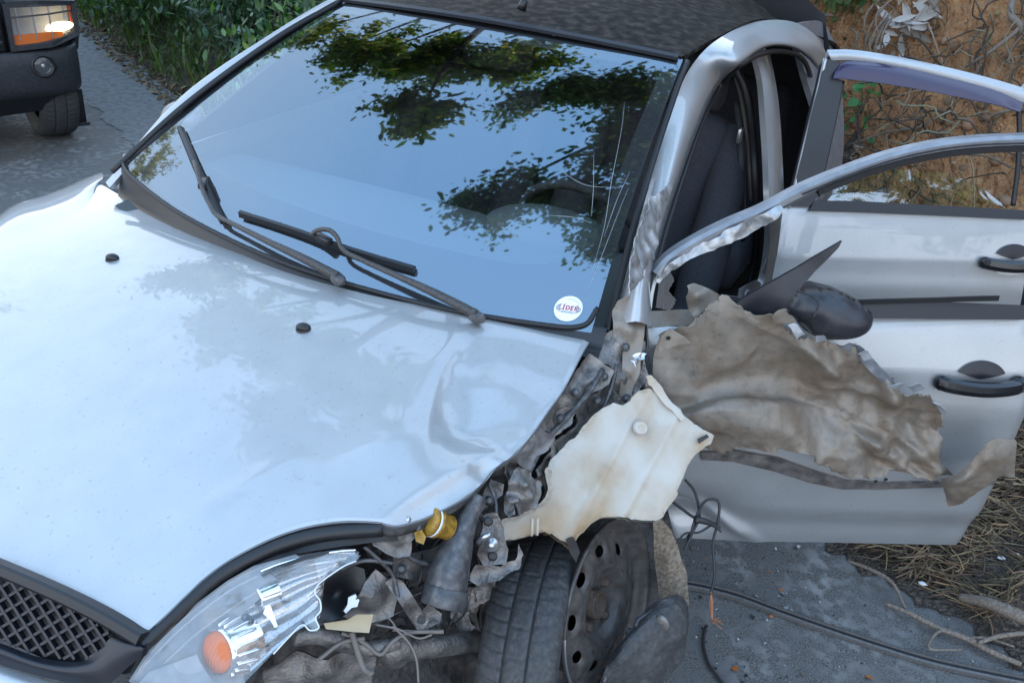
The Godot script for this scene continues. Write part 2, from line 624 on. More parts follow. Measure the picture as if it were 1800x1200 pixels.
# ------------------------------------------------------------------ ground
func make_ground() -> void:
	var speck := tex(0.12, 31, [[0.2, Color(0.06, 0.058, 0.056)], [0.45, Color(0.108, 0.105, 0.10)], [0.75, Color(0.155, 0.15, 0.143)], [1.0, Color(0.36, 0.35, 0.34)]], 1024)
	var dust := tex(0.012, 32, [[0.3, Color(0.12, 0.118, 0.118)], [0.6, Color(0.21, 0.205, 0.20)], [0.9, Color(0.32, 0.31, 0.30)]], 1024)
	var mask := tex(0.016, 33, [[0.40, Color(0, 0, 0)], [0.52, Color(0.12, 0.12, 0.12)], [0.62, Color(0.45, 0.45, 0.45)], [0.8, Color(0.8, 0.8, 0.8)]], 1024, 7)
	m.asphalt = relief(fleck(skin(M(Color.WHITE, 0.72), speck, 1.1, true), dust, 0.5, mask), tex(0.3, 34, [], 1024, 3), 0.16)
	m.asphalt.uv2_world_triplanar = true
	m.asphalt.uv2_scale = Vector3(0.33, 1, 0.21)
	var gut := tex(0.10, 35, [[0.2, Color(0.14, 0.145, 0.15)], [0.6, Color(0.20, 0.205, 0.21)], [1.0, Color(0.34, 0.34, 0.34)]], 1024)
	m.gutter = relief(fleck(skin(M(Color.WHITE, 0.8), gut, 0.9, true), tex(0.012, 36, [[0.3, Color(0.11, 0.112, 0.118)], [0.9, Color(0.15, 0.15, 0.155)]]), 0.17, mask), tex(0.3, 37, [], 1024, 3), 0.12)
	m.gutter.uv2_world_triplanar = true
	var soil := tex(0.02, 38, [[0.1, Color(0.14, 0.062, 0.026)], [0.4, Color(0.27, 0.135, 0.06)], [0.7, Color(0.37, 0.20, 0.095)], [1.0, Color(0.45, 0.28, 0.15)]], 1024, 7)
	var litter := tex(0.05, 39, [[0.2, Color(0.05, 0.038, 0.03)], [0.6, Color(0.11, 0.087, 0.068)], [0.95, Color(0.21, 0.17, 0.135)]], 1024, 6)
	m.soil = relief(skin(M(Color.WHITE, 0.95), soil, 0.55, true), tex(0.04, 40, [], 1024, 7), 6.0)
	m.leaf_soil = relief(skin(M(Color.WHITE, 0.95), litter, 0.8, true), tex(0.06, 41, [], 1024, 7), 4.0)
	begin()
	gridf(24, 24, func(u, v): return Vector3((u - 0.5) * 600.0, 0, (v - 0.5) * 600.0))
	put("asphalt_road", self, m.asphalt).set_meta("kind", "structure")
	# the concrete strip along the foot of the hedge and the worn strip beside the car
	begin()
	gridf(420, 4, func(u, v):
		var s := lerpf(-16.0, -3.2, u)
		var q := roadside(s, lerpf(-0.42 + 0.05 * nz.get_noise_2d(s * 30.0, 1.0) + 0.03 * nz.get_noise_2d(s * 150.0, 1.0), 0.14 + 0.08 * nz.get_noise_2d(s * 40.0, 9.0), v))
		return Vector3(q.x, 0.004 + 0.02 * v * v, q.z))
	put("concrete_gutter", self, m.gutter).set_meta("kind", "structure")
	# the bank: bare cut earth behind the car, litter at its foot and under the hedge
	var parts := [[-16.0, -2.6, "hedge_bank", m.leaf_soil], [-2.6, 9.0, "earth_bank", m.soil]]
	for q in parts:
		begin()
		var n := int((q[1] - q[0]) / 0.06)
		gridf(n, 150, func(u, v):
			var w := roadside(lerpf(q[0], q[1], u), 0.02 + 12.0 * v * (0.35 + 0.65 * v))
			w.y = bank_relief(w.x, w.z)
			return w)
		put(q[2], self, q[3]).set_meta("kind", "structure")
	begin()
	gridf(520, 24, func(u, v):
		var s := lerpf(-2.7, 9.0, u)
		var ragged := 0.12 * nz.get_noise_2d(s * 22.0, 7.0) + 0.10 * nz.get_noise_2d(s * 90.0, 3.0)
		var w := roadside(s, lerpf(-0.02 + ragged, 2.0 + 0.5 * nz.get_noise_2d(s * 14.0, 70.0), v))
		w.y = maxf(bank_relief(w.x, w.z), 0.0) + 0.012 * sin(v * PI) + 0.006
		return w)
	put("dry_litter_verge", self, m.leaf_soil).set_meta("kind", "structure")

# ------------------------------------------------------------------ plants
func leaf_mesh(l: float, w: float, fold := 0.25, curl := 0.2) -> ArrayMesh:
	begin()
	var mid := [Vector3(0, 0, 0), Vector3(0, l * 0.35, l * curl * 0.1), Vector3(0, l * 0.72, l * curl * 0.45), Vector3(0, l, l * curl)]
	var half := [0.04, 0.5, 0.38, 0.0]
	for i in 3:
		for s in [-1.0, 1.0]:
			var a: Vector3 = mid[i]
			var b: Vector3 = mid[i + 1]
			var c: Vector3 = b + Vector3(s * w * half[i + 1], 0, absf(w * half[i + 1]) * fold)
			var d: Vector3 = a + Vector3(s * w * half[i], 0, absf(w * half[i]) * fold)
			if s > 0.0:
				quad(a, b, c, d)
			else:
				quad(a, d, c, b)
	st.generate_normals()
	return st.commit()

func leaf_mat(backlit: Color, rough := 0.45) -> StandardMaterial3D:
	var q := M(Color.WHITE, rough)
	q.vertex_color_use_as_albedo = true
	q.backlight_enabled = true
	q.backlight = backlit
	return q

func twirl(r: RandomNumberGenerator) -> Basis:
	return Basis.from_euler(Vector3(r.randf_range(-1.2, 1.2), r.randf_range(0, TAU), r.randf_range(-0.6, 0.6)))

func tint(r: RandomNumberGenerator, a: Color, b: Color) -> Color:
	var k := r.randf()
	return a.lerp(b, k * k) * Color(r.randf_range(0.8, 1.15), 1, r.randf_range(0.85, 1.1))

func make_tree(called: String, label: String, root: Vector3, tips: Array, trunk_r: float, per: int, leaf: ArrayMesh, lm: Material, a: Color, b: Color, bark: Material) -> void:
	var t := thing(called, label, "tree", root, "trees leaning over the road from the bank")
	var r := RandomNumberGenerator.new()
	r.seed = hash(called) + int(root.x * 100.0)
	var fork := root + Vector3(0, 0, 0)
	var mean := Vector3.ZERO
	for q in tips:
		mean += q[0]
	mean /= tips.size()
	fork = root.lerp(mean, 0.42) + Vector3(0, 0.5, 0)
	begin()
	tube([root - Vector3(0, 0.4, 0), root.lerp(fork, 0.5) + Vector3(0.1, 0.35, 0.05), fork], [trunk_r * 1.3, trunk_r, trunk_r * 0.7], 10, 14)
	put("trunk", t, bark)
	var places := []
	var tints := []
	var twigs := []
	for q in tips:
		var c: Vector3 = q[0]
		var rad: Vector3 = q[1]
		begin()
		tube([fork, fork.lerp(c, 0.5) + Vector3(r.randf_range(-0.3, 0.3), 0.3, r.randf_range(-0.3, 0.3)), c], [trunk_r * 0.6, trunk_r * 0.3, 0.012], 7, 12)
		for k in 16:
			var e := c + Vector3(r.randfn(), r.randfn(), r.randfn()) * rad * 0.5
			var ln := e - c
			tube([c - ln * 0.1, c + ln * 0.5 + Vector3(0, 0.08, 0), c + ln], [0.028, 0.017, 0.007], 5, 6)
			var n := per / 16
			for i in n:
				var f := pow(r.randf(), 0.6)
				var at := c + ln * (0.25 + 0.85 * f) + Vector3(r.randfn(), r.randfn(), r.randfn()) * 0.10 * (0.6 + f)
				places.append(Transform3D(twirl(r).scaled(Vector3.ONE * r.randf_range(0.5, 1.7)), at))
				tints.append(a.lerp(b, r.randf()) * Color(r.randf_range(0.85, 1.15), 1, 1))
		put("limb", t, bark)
	scatter("crown", t, leaf, lm, places, tints)

func make_trees() -> void:
	var bark := relief(skin(M(Color.WHITE, 0.9), tex(0.03, 50, [[0.2, Color(0.05, 0.04, 0.032)], [0.8, Color(0.16, 0.13, 0.10)]]), 2.0), tex(0.05, 51), 2.0)
	m.bark = bark
	var broad := leaf_mesh(0.13, 0.055)
	var green := leaf_mat(Color(0.55, 0.8, 0.1))
	var dark := Color(0.03, 0.065, 0.02)
	var lit := Color(0.42, 0.46, 0.07)
	m.leaf = green
	make_tree("broadleaf_tree", "broad leaved tree on the hedge bank leaning far over the road behind the car roof", roadside(-5.2, 5.2),
		[[Vector3(-4.6, 6.2, -3.6), Vector3(1.0, 0.6, 0.8)], [Vector3(-3.2, 6.0, -3.2), Vector3(1.0, 0.6, 0.7)], [Vector3(-2.5, 5.8, -1.7), Vector3(0.5, 0.45, 0.4)], [Vector3(-5.8, 6.6, -4.4), Vector3(1.1, 0.7, 0.8)], [Vector3(-2.2, 6.4, -3.4), Vector3(0.7, 0.5, 0.6)], [Vector3(-6.3, 5.4, -4.6), Vector3(0.9, 0.7, 0.7)]], 0.2, 2900, broad, green, dark, lit, bark)
	make_tree("broadleaf_tree", "broad leaved tree above the cut earth bank with boughs straight above the car", roadside(-0.6, 5.6),
		[[Vector3(-1.0, 6.3, -2.6), Vector3(0.7, 0.4, 0.6)], [Vector3(0.3, 6.0, -2.1), Vector3(0.8, 0.5, 0.6)], [Vector3(0.2, 5.8, -0.5), Vector3(0.8, 0.4, 0.5)], [Vector3(1.0, 5.8, -1.3), Vector3(0.6, 0.6, 0.7)], [Vector3(-0.7, 5.9, -0.1), Vector3(0.6, 0.35, 0.4)], [Vector3(1.5, 6.2, 0.1), Vector3(0.6, 0.4, 0.5)], [Vector3(0.8, 6.3, -3.2), Vector3(0.8, 0.5, 0.6)], [Vector3(0.9, 5.9, -2.1), Vector3(0.6, 0.4, 0.6)], [Vector3(1.7, 6.1, -1.2), Vector3(0.6, 0.5, 0.6)], [Vector3(-0.2, 5.8, -2.7), Vector3(0.5, 0.4, 0.5)], [Vector3(0.4, 5.9, -1.5), Vector3(0.5, 0.4, 0.4)], [Vector3(1.2, 5.8, -0.5), Vector3(0.5, 0.4, 0.4)]], 0.17, 2300, leaf_mesh(0.10, 0.042), green, dark, Color(0.24, 0.32, 0.07), bark)
	make_tree("broadleaf_tree", "broad leaved tree farther down the road beyond the open doors", roadside(8.6, 3.2),
		[[Vector3(8.6, 4.6, 2.4), Vector3(1.3, 0.9, 1.2)], [Vector3(9.8, 5.4, 3.0), Vector3(1.3, 1.0, 1.2)], [Vector3(9.6, 3.6, 1.4), Vector3(1.2, 0.9, 1.2)], [Vector3(8.6, 3.0, 1.6), Vector3(1.0, 0.8, 1.0)], [Vector3(8.0, 3.8, 1.2), Vector3(0.9, 0.8, 0.8)]], 0.18, 1700, leaf_mesh(0.15, 0.06), green, dark, Color(0.26, 0.26, 0.05), bark)
	var sunny := Color(0.34, 0.33, 0.05)
	var far := []
	for i in 7:
		far.append([Vector3(-14.5 + 1.2 * sin(i * 2.1), 5.2 + 0.9 * (i % 3) * 1.3, -4.2 + i * 1.25), Vector3(1.2, 1.5, 1.1)])
	make_tree("roadside_tree", "yellow green tree across the road lit by the low sun", Vector3(-15.5, 0, -1.0), far, 0.22, 1500, leaf_mesh(0.2, 0.05), leaf_mat(Color(0.7, 0.7, 0.06)), Color(0.16, 0.18, 0.03), sunny, bark)

func make_shrubs() -> void:
	var r := RandomNumberGenerator.new()
	r.seed = 77
	var oval := leaf_mesh(0.055, 0.026, 0.3, 0.3)
	var blade := leaf_mesh(0.17, 0.016, 0.4, 0.8)
	var looks := [["blue green leafy shrub", Color(0.045, 0.085, 0.055), Color(0.17, 0.25, 0.18)], ["mid green leafy shrub", Color(0.05, 0.10, 0.03), Color(0.19, 0.27, 0.10)], ["dark leafy shrub", Color(0.022, 0.05, 0.025), Color(0.07, 0.13, 0.055)]]
	var where := ["low at the edge of the concrete gutter", "halfway up the hedge bank", "on top of the hedge bank"]
	var spots := []
	for row in 3:
		for k in 9:
			spots.append([-10.6 + k * 0.93 + row * 0.3, 0.66 + row * 0.95, row])
	for i in spots.size():
		var q = spots[i]
		var root := roadside(q[0] + r.randf_range(-0.15, 0.15), q[1] + r.randf_range(-0.12, 0.12))
		var look = looks[(i * 7 + q[2]) % 3]
		var t := thing("leafy_shrub", "%s %s, %s" % [look[0], where[q[2]], ["farthest off", "second farthest", "third farthest", "fourth farthest", "mid row", "fourth nearest", "third nearest", "second nearest", "nearest the car"][i % 9]], "shrub", root, "shrubs of the roadside hedge")
		begin()
		for k in 5:
			tube([root - Vector3(0, 0.1, 0), root + Vector3(r.randfn() * 0.15, 0.25, r.randfn() * 0.15), root + Vector3(r.randfn() * 0.16, 0.6, r.randfn() * 0.16)], [0.012, 0.008, 0.004], 5, 6)
		put("stem", t, m.bark)
		var places := []
		var tints := []
		var clumps := []
		for k in 26:
			var d := Vector3(r.randf_range(-0.6, 0.6), r.randf_range(0.02, 0.75), r.randf_range(-0.5, 0.5))
			clumps.append([root + d, r.randf_range(0.08, 0.2), r.randf_range(0.7, 1.25)])
		for c in clumps:
			for k in 125:
				var at: Vector3 = c[0] + Vector3(r.randfn(), r.randfn() * 0.8, r.randfn()) * c[1]
				at.y = maxf(at.y, bank(at.x, at.z) + 0.02)
				places.append(Transform3D(twirl(r).scaled(Vector3.ONE * r.randf_range(0.55, 1.35)), at))
				tints.append(tint(r, look[1], look[2]) * c[2])
		scatter("foliage", t, oval, m.leaf, places, tints)
	# grass along the gutter: nobody could count it
	var places := []
	var tints := []
	for k in 3000:
		var s := r.randf_range(-13.0, -2.4)
		var clump := nz.get_noise_2d(s * 30.0, 3.0)
		if clump < -0.05 and r.randf() < 0.7:
			continue
		var q := roadside(s, 0.16 + absf(r.randfn()) * 0.35)
		places.append(Transform3D(Basis.from_euler(Vector3(r.randf_range(-0.7, 0.7), r.randf_range(0, TAU), r.randf_range(-0.5, 0.5))).scaled(Vector3.ONE * r.randf_range(0.5, 1.5)), q))
		tints.append(tint(r, Color(0.06, 0.10, 0.03), Color(0.24, 0.27, 0.10)))
	var g := scatter("roadside_grass", self, blade, m.leaf, places, tints)
	tag(g, "green grass growing along the inner edge of the gutter", "grass")

# ------------------------------------------------------------------ the truck
const TRUCK := Vector3(-3.379, 0, -2.212)
const TRUCK_OUT := Vector3(0.9023, 0, 0.4311)
const TRUCK_LEFT := Vector3(0.4311, 0, -0.9023)

# l towards its left (right in the view), y up, o forward of its bumper face
func trk(l: float, y: float, o: float) -> Vector3:
	return TRUCK + TRUCK_LEFT * (l * 0.905) + Vector3(0, y * 0.905 + 0.1755, 0) + TRUCK_OUT * (o * 0.905)

func trk_basis() -> Basis:
	return Basis(TRUCK_LEFT, Vector3.UP, TRUCK_OUT)

func make_truck() -> void:
	var t := thing("pickup_truck", "black pickup truck with a lit headlight facing the crashed car", "truck", TRUCK)
	var body := skin(M(Color.WHITE, 0.34), tex(0.03, 60, [[0.2, Color(0.013, 0.014, 0.019)], [0.8, Color(0.026, 0.027, 0.033)]]), 2.0)
	var plastic := skin(M(Color.WHITE, 0.55), tex(0.03, 61, [[0.2, Color(0.014, 0.015, 0.019)], [0.8, Color(0.03, 0.031, 0.036)]]), 2.5)
	var b := trk_basis()
	# bumper: swept round the corner
	begin()
	var rows := []
	var sec := [[0.455, -0.10], [0.47, -0.02], [0.445, 0.0], [0.40, 0.012], [0.33, 0.014], [0.25, 0.008], [0.20, -0.02], [0.17, -0.09]]
	for q in sec:
		var row := []
		for p in [[-1.75, -0.75], [-1.73, -0.16], [-1.62, -0.03], [-1.2, 0.02], [-0.7, 0.03], [-0.2, 0.015], [0.06, -0.03], [0.165, -0.12], [0.195, -0.3], [0.2, -0.75]]:
			row.append(trk(p[0], q[0] + 0.02 * p[0] * 0.0, p[1] + q[1]))
		rows.append(row)
	patch(rows, 50, 16)
	put("bumper", t, plastic)
	begin()
	patch([[trk(-1.70, 0.175, -0.1), trk(-0.7, 0.175, -0.02), trk(0.17, 0.175, -0.16)], [trk(-1.7, 0.06, -0.2), trk(-0.7, 0.06, -0.1), trk(0.12, 0.06, -0.22)]], 20, 6)
	put("air_dam", t, m.black)
	# front face, fenders and bonnet
	begin()
	patch([
		[trk(-1.74, 0.80, -0.65), trk(-1.70, 0.80, -0.31), trk(-1.2, 0.82, -0.23), trk(-0.78, 0.83, -0.21), trk(-0.3, 0.82, -0.23), trk(0.1, 0.81, -0.29), trk(0.205, 0.80, -0.45), trk(0.22, 0.80, -0.75)],
		[trk(-1.76, 0.62, -0.65), trk(-1.72, 0.62, -0.27), trk(-1.2, 0.62, -0.20), trk(-0.78, 0.62, -0.18), trk(-0.3, 0.62, -0.20), trk(0.12, 0.62, -0.25), trk(0.215, 0.62, -0.43), trk(0.23, 0.62, -0.75)],
		[trk(-1.76, 0.44, -0.65), trk(-1.72, 0.44, -0.25), trk(-1.2, 0.44, -0.18), trk(-0.78, 0.44, -0.16), trk(-0.3, 0.44, -0.18), trk(0.11, 0.44, -0.24), trk(0.205, 0.44, -0.41), trk(0.22, 0.44, -0.75)]], 40, 12)
	put("front_panel", t, body)
	begin()
	patch([
		[trk(-1.62, 0.98, -1.5), trk(-0.78, 1.04, -1.5), trk(0.1, 0.98, -1.5)],
		[trk(-1.66, 0.93, -0.8), trk(-0.78, 0.99, -0.8), trk(0.14, 0.93, -0.8)],
		[trk(-1.68, 0.85, -0.2), trk(-0.78, 0.90, -0.12), trk(0.14, 0.85, -0.22)],
		[trk(-1.70, 0.80, -0.14), trk(-0.78, 0.83, -0.05), trk(0.15, 0.80, -0.17)]], 24, 16, 0.02)
	put("bonnet", t, body)
	for s in [0.0, 1.0]:
		begin()
		var x: float = lerpf(-1.76, 0.225, s)
		var k: float = lerpf(-1.0, 1.0, s)
		var side := [
			[trk(x - 0.10 * k, 0.97, -1.5), trk(x - 0.07 * k, 0.92, -0.8), trk(x - 0.06 * k, 0.83, -0.25)],
			[trk(x, 0.85, -1.5), trk(x + 0.02 * k, 0.80, -0.8), trk(x - 0.01 * k, 0.74, -0.3)],
			[trk(x + 0.01 * k, 0.62, -1.5), trk(x + 0.03 * k, 0.68, -0.8), trk(x, 0.55, -0.3)],
			[trk(x, 0.35, -1.5), trk(x + 0.03 * k, 0.60, -0.8), trk(x - 0.02 * k, 0.40, -0.32)]]
		patch(side, 20, 12, 0.02)
		put("wing", t, body)
		begin()
		rbox(trk(x - 0.03 * k, 0.72, -2.6), Vector3(0.06, 0.75, 2.2), b, 0.02)
		put("door", t, body)
	begin()
	rbox(trk(-0.77, 0.70, -4.4), Vector3(1.9, 0.62, 1.5), b, 0.05)
	put("cargo_bed", t, body)
	begin()
	patch([[trk(-1.45, 1.62, -2.3), trk(-0.77, 1.66, -2.2), trk(-0.09, 1.62, -2.3)], [trk(-1.65, 1.02, -1.55), trk(-0.77, 1.04, -1.4), trk(0.11, 1.02, -1.55)]], 16, 8, 0.01)
	put("windscreen", t, m.black_gloss)
	begin()
	rbox(trk(-0.77, 1.66, -2.95), Vector3(1.42, 0.10, 1.35), b, 0.045)
	put("cab_roof", t, body)
	for s in [-1.55, 0.01]:
		begin()
		patch([[trk(s * 0.94 - 0.04, 1.63, -2.4), trk(s * 0.94 - 0.04, 1.63, -3.5)], [trk(s, 1.05, -1.65), trk(s, 1.05, -3.65)]], 6, 6, 0.02)
		put("side_window", t, m.black_gloss)
	# grille
	var gr: Node3D
	begin()
	rbox(trk(-0.78, 0.62, -0.035), Vector3(0.98, 0.28, 0.06), b, 0.02)
	gr = put("grille", t, m.black)
	for k in 4:
		begin()
		rbox(trk(-0.78, 0.53 + k * 0.06, 0.0), Vector3(0.94, 0.022, 0.03), b, 0.006)
		put("slat", gr, plastic)
	# headlights
	for side in [1.0, -1.0]:
		var mir := func(l: float) -> float: return l if side > 0.0 else -1.56 - l
		var hold := func(l: float, y: float, o: float) -> Vector3: return trk(mir.call(0.825 * l + 0.006), y + 0.15 * (l + 0.25) * (0.74 - y), o - 0.07 * maxf(0.0, l - 0.02) / 0.18)
		begin()
		var rim := [[-0.262, 0.742], [0.06, 0.742], [0.205, 0.725], [0.205, 0.52], [0.02, 0.488], [-0.27, 0.488]]
		sweep([hold.call(-0.262, 0.742, 0.0), hold.call(-0.05, 0.744, 0.0), hold.call(0.205, 0.728, 0.0), hold.call(0.20, 0.53, 0.0), hold.call(0.0, 0.497, 0.0), hold.call(-0.265, 0.488, 0.0), hold.call(-0.262, 0.742, 0.0)], [Vector2(-0.016, -0.05), Vector2(0.016, -0.05), Vector2(0.016, 0.012), Vector2(-0.016, 0.012)], TRUCK_OUT)
		var hl := put("headlight", t, plastic)
		begin()
		patch([[hold.call(-0.25, 0.73, -0.06), hold.call(0.0, 0.73, -0.09), hold.call(0.19, 0.715, -0.05)], [hold.call(-0.25, 0.62, -0.10), hold.call(0.0, 0.62, -0.13), hold.call(0.19, 0.62, -0.09)], [hold.call(-0.25, 0.505, -0.05), hold.call(0.0, 0.51, -0.08), hold.call(0.19, 0.54, -0.05)]], 12, 8)
		put("reflector", hl, relief(skin(M(Color.WHITE, 0.3, 0.15), tex(0.09, 63, [[0.25, Color(0.3, 0.31, 0.34)], [0.45, Color(0.75, 0.76, 0.79)], [0.75, Color(0.93, 0.93, 0.95)]]), 7.0), tex(0.12, 62), 1.0))
		for k in 4:
			begin()
			var l: float = lerpf(-0.2, 0.13, k / 3.0)
			sweep([hold.call(l, 0.725, -0.012), hold.call(l, 0.53, -0.012)], [Vector2(-0.003, -0.02), Vector2(0.003, -0.02), Vector2(0.003, 0.0), Vector2(-0.003, 0.0)], TRUCK_OUT)
			put("reflector_rib", hl, m.steel)
		begin()
		sweep([hold.call(-0.25, 0.665, 0.001), hold.call(0.0, 0.675, 0.001), hold.call(0.19, 0.678, 0.001)], [Vector2(-0.004, -0.01), Vector2(0.004, -0.01), Vector2(0.004, 0.0), Vector2(-0.004, 0.0)], TRUCK_OUT)
		put("lens_seam", hl, plastic)
		begin()
		patch([[hold.call(-0.25, 0.562, -0.018), hold.call(-0.05, 0.565, -0.018), hold.call(0.10, 0.562, -0.018)], [hold.call(-0.25, 0.505, -0.016), hold.call(-0.05, 0.512, -0.016), hold.call(0.10, 0.528, -0.016)]], 10, 3, 0.006)
		put("turn_signal", hl, m.orange)
		begin()
		patch([[hold.call(0.168, 0.728, -0.006), hold.call(0.204, 0.72, -0.006)], [hold.call(0.176, 0.60, -0.006), hold.call(0.204, 0.60, -0.006)]], 3, 3, 0.006)
		put("side_reflector", hl, M(Color(0.5, 0.06, 0.01), 0.25))
		begin()
		patch([[hold.call(-0.25, 0.735, 0.004), hold.call(0.0, 0.737, 0.012), hold.call(0.192, 0.722, 0.002)], [hold.call(-0.25, 0.50, 0.004), hold.call(0.0, 0.51, 0.012), hold.call(0.192, 0.54, 0.002)]], 12, 6)
		put("lens", hl, m.lens)
		var glow := M(Color(1, 0.95, 0.8), 0.3)
		glow.emission_enabled = true
		glow.emission = Color(1.0, 0.9, 0.68)
		glow.emission_energy_multiplier = 2.6 if side > 0.0 else 1.2
		begin()
		ellipsoid(hold.call(0.085, 0.585, -0.03), Vector3(0.075, 0.026, 0.02), b * Basis(Vector3(0, 0, 1), 0.12))
		put("lamp_bulb", hl, glow)
		var lamp := SpotLight3D.new()
		lamp.name = "headlight_beam"
		add_child(lamp, true)
		lamp.position = hold.call(0.085, 0.585, 0.06)
		lamp.look_at_from_position(lamp.position, lamp.position + TRUCK_OUT * 3.0 + Vector3(0, -0.4, 0))
		lamp.light_color = Color(1.0, 0.9, 0.7)
		lamp.light_energy = 0.04
		lamp.light_size = 0.07
		lamp.spot_angle = 42.0
		lamp.spot_attenuation = 2.0
		lamp.spot_range = 20.0
		lamp.shadow_enabled = true
		# fog lamp
		begin()
		lathe(trk(mir.call(-0.066), 0.385, 0.0), TRUCK_OUT, [[-0.03, 0.0], [-0.03, 0.055], [0.028, 0.062], [0.03, 0.05], [0.0, 0.047]], 24)
		var fog := put("fog_lamp", t, m.black)
		begin()
		lathe(trk(mir.call(-0.066), 0.385, 0.0), TRUCK_OUT, [[-0.012, 0.0], [-0.006, 0.02], [0.012, 0.044], [0.022, 0.047]], 24)
		put("reflector", fog, m.chrome)
		begin()
		ellipsoid(trk(mir.call(-0.066), 0.385, 0.008), Vector3.ONE * 0.012)
		put("bulb", fog, m.steel)
		begin()
		lathe(trk(mir.call(-0.066), 0.385, 0.0), TRUCK_OUT, [[0.034, 0.0], [0.032, 0.03], [0.024, 0.047]], 24)
		put("lens", fog, m.lens)
		begin()
		ellipsoid(trk(mir.call(-0.005), 0.375, 0.008), Vector3(0.02, 0.028, 0.012), b)
		put("fog_lamp_trim", t, plastic)
		# wheel and mud flap
		var c := trk(mir.call(0.035), 0.176, -0.52)
		wheel_tyre(c, TRUCK_LEFT * side, 0.335, 0.21, 0.22)
		var w := put("tyre", t, m.tyre)
		begin()
		lathe(c, TRUCK_LEFT * side, [[0.06, 0.0], [0.05, 0.08], [0.07, 0.1], [0.04, 0.19], [0.1, 0.22], [0.11, 0.235]], 28)
		put("rim", w, m.wheel)
		begin()
		rbox(trk(mir.call(0.175), -0.01, -0.44), Vector3(0.115, 0.22, 0.014), b, 0.004)
		var flap := put("mud_flap", t, m.rubber)
		begin()
		rbox(trk(mir.call(0.178), -0.125, -0.43), Vector3(0.14, 0.02, 0.022), b, 0.004)
		put("stiffener", flap, plastic)
	for side in [1.0, -1.0]:
		var c := trk(-0.78 + side * 0.8, 0.176, -4.2)
		wheel_tyre(c, TRUCK_LEFT * side, 0.335, 0.21, 0.22)
		put("tyre", t, m.tyre)
	begin()
	rbox(trk(-0.42, 0.30, 0.047), Vector3(0.07, 0.13, 0.008), b, 0.002)
	put("plate_edge", t, m.steel)
	begin()
	rbox(trk(-0.77, 0.25, -2.6), Vector3(1.2, 0.25, 3.6), b, 0.03)
	put("chassis", t, m.black)

# tyre geometry only (begin() included): c hub, ax outward axis
func wheel_tyre(c: Vector3, ax: Vector3, rad: float, width: float, bead: float, sag := 0.0) -> void:
	begin()
	var z := ax.normalized()
	var x := z.cross(Vector3.UP).normalized()
	var y := z.cross(x)
	var hw := width * 0.5
	var half := [[0.74, bead], [0.98, lerpf(bead, rad, 0.35)], [1.06, lerpf(bead, rad, 0.6)], [0.99, lerpf(bead, rad, 0.84)], [0.88, rad - 0.010], [0.80, rad - 0.006], [0.66, rad - 0.003], [0.46, rad - 0.001], [0.345, rad], [0.335, rad - 0.001], [0.325, rad - 0.007], [0.285, rad - 0.007], [0.275, rad - 0.001], [0.265, rad]]
	var prof := []
	for q in half:
		prof.append([-q[0], q[1]])
	prof.append([-0.13, rad + 0.0005])
	prof.append([0.0, rad + 0.001])
	prof.append([0.13, rad + 0.0005])
	for k in half.size():
		prof.append(half[half.size() - 1 - k])
	var rings := []
	var n := 420
	for q in prof:
		var ring := []
		for k in n + 1:
			var a := TAU * k / n
			var r: float = q[1]
			var ax_ := absf(q[0])
			var step := (k + int(6.0 * ax_)) % (7 if ax_ > 0.34 else 14)
			if step == 0 and (ax_ > 0.34 and ax_ < 0.9 or ax_ < 0.26):
				r -= 0.0045
			if sag > 0.0:
				r += sag * 0.2 * nz.get_noise_2d(a * 9.0, q[0] * 8.0)
			ring.append(c + z * (q[0] * hw) + (x * cos(a) + y * sin(a)) * r)
		rings.append(ring)
	lattice(rings)


# ------------------------------------------------------------------ the crashed car
var dents := []

func dent(p: Vector3, r: float, h: float, along := Vector3.ZERO, stretch := 1.0) -> void:
	dents.append([p, r, h, along.normalized(), stretch])

var folds := []

# a crease from a to b; the sheet drops by h within w on its right-hand side (seen from above, walking from a to b)
func fold(a: Vector3, b: Vector3, h: float, w: float) -> void:
	folds.append([a, b, h, w])

func hood_point(q: Vector3) -> Vector3:
	var y := hood_height(q.x, q.z)
	for f in folds:
		var ab := Vector2(f[1].x - f[0].x, f[1].z - f[0].z)
		var ln := ab.length()
		ab /= ln
		var v := Vector2(q.x - f[0].x, q.z - f[0].z)
		var t: float = v.dot(ab) / ln
		var d: float = (v.x * ab.y - v.y * ab.x) / f[3]
		var along := smoothstep(-0.25, 0.25, t) * smoothstep(1.3, 0.7, t)
		if along <= 0.0:
			continue
		d += 0.10 * sin(t * 5.0 + ln * 40.0)
		var k := d * exp(1.0 - d) if d > 0.05 else 0.05 * exp(0.95) * exp((d - 0.05) * 6.0)
		y -= f[2] * k * along
	for d in dents:
		var v := Vector3(q.x - d[0].x, 0, q.z - d[0].z)
		var l: float = v.dot(d[3]) / d[4] if d[4] != 1.0 else 0.0
		if d[4] != 1.0:
			v = v - d[3] * v.dot(d[3])
		var k: float = (v.length_squared() + l * l) / (d[1] * d[1])
		y += d[2] * exp(-k)
	return Vector3(q.x, y, q.z)

func make_car() -> void:
	var car := thing("crashed_car", "silver hatchback with a crushed front corner, torn wing and both side doors hanging open", "car", Vector3(0, 0, -1.2))
	make_body(car)
	make_glass(car)
	make_cabin(car)
	make_doors(car)
	make_wreck(car)
	make_wheel(car)
	make_lamp(car)
	make_wing(car)

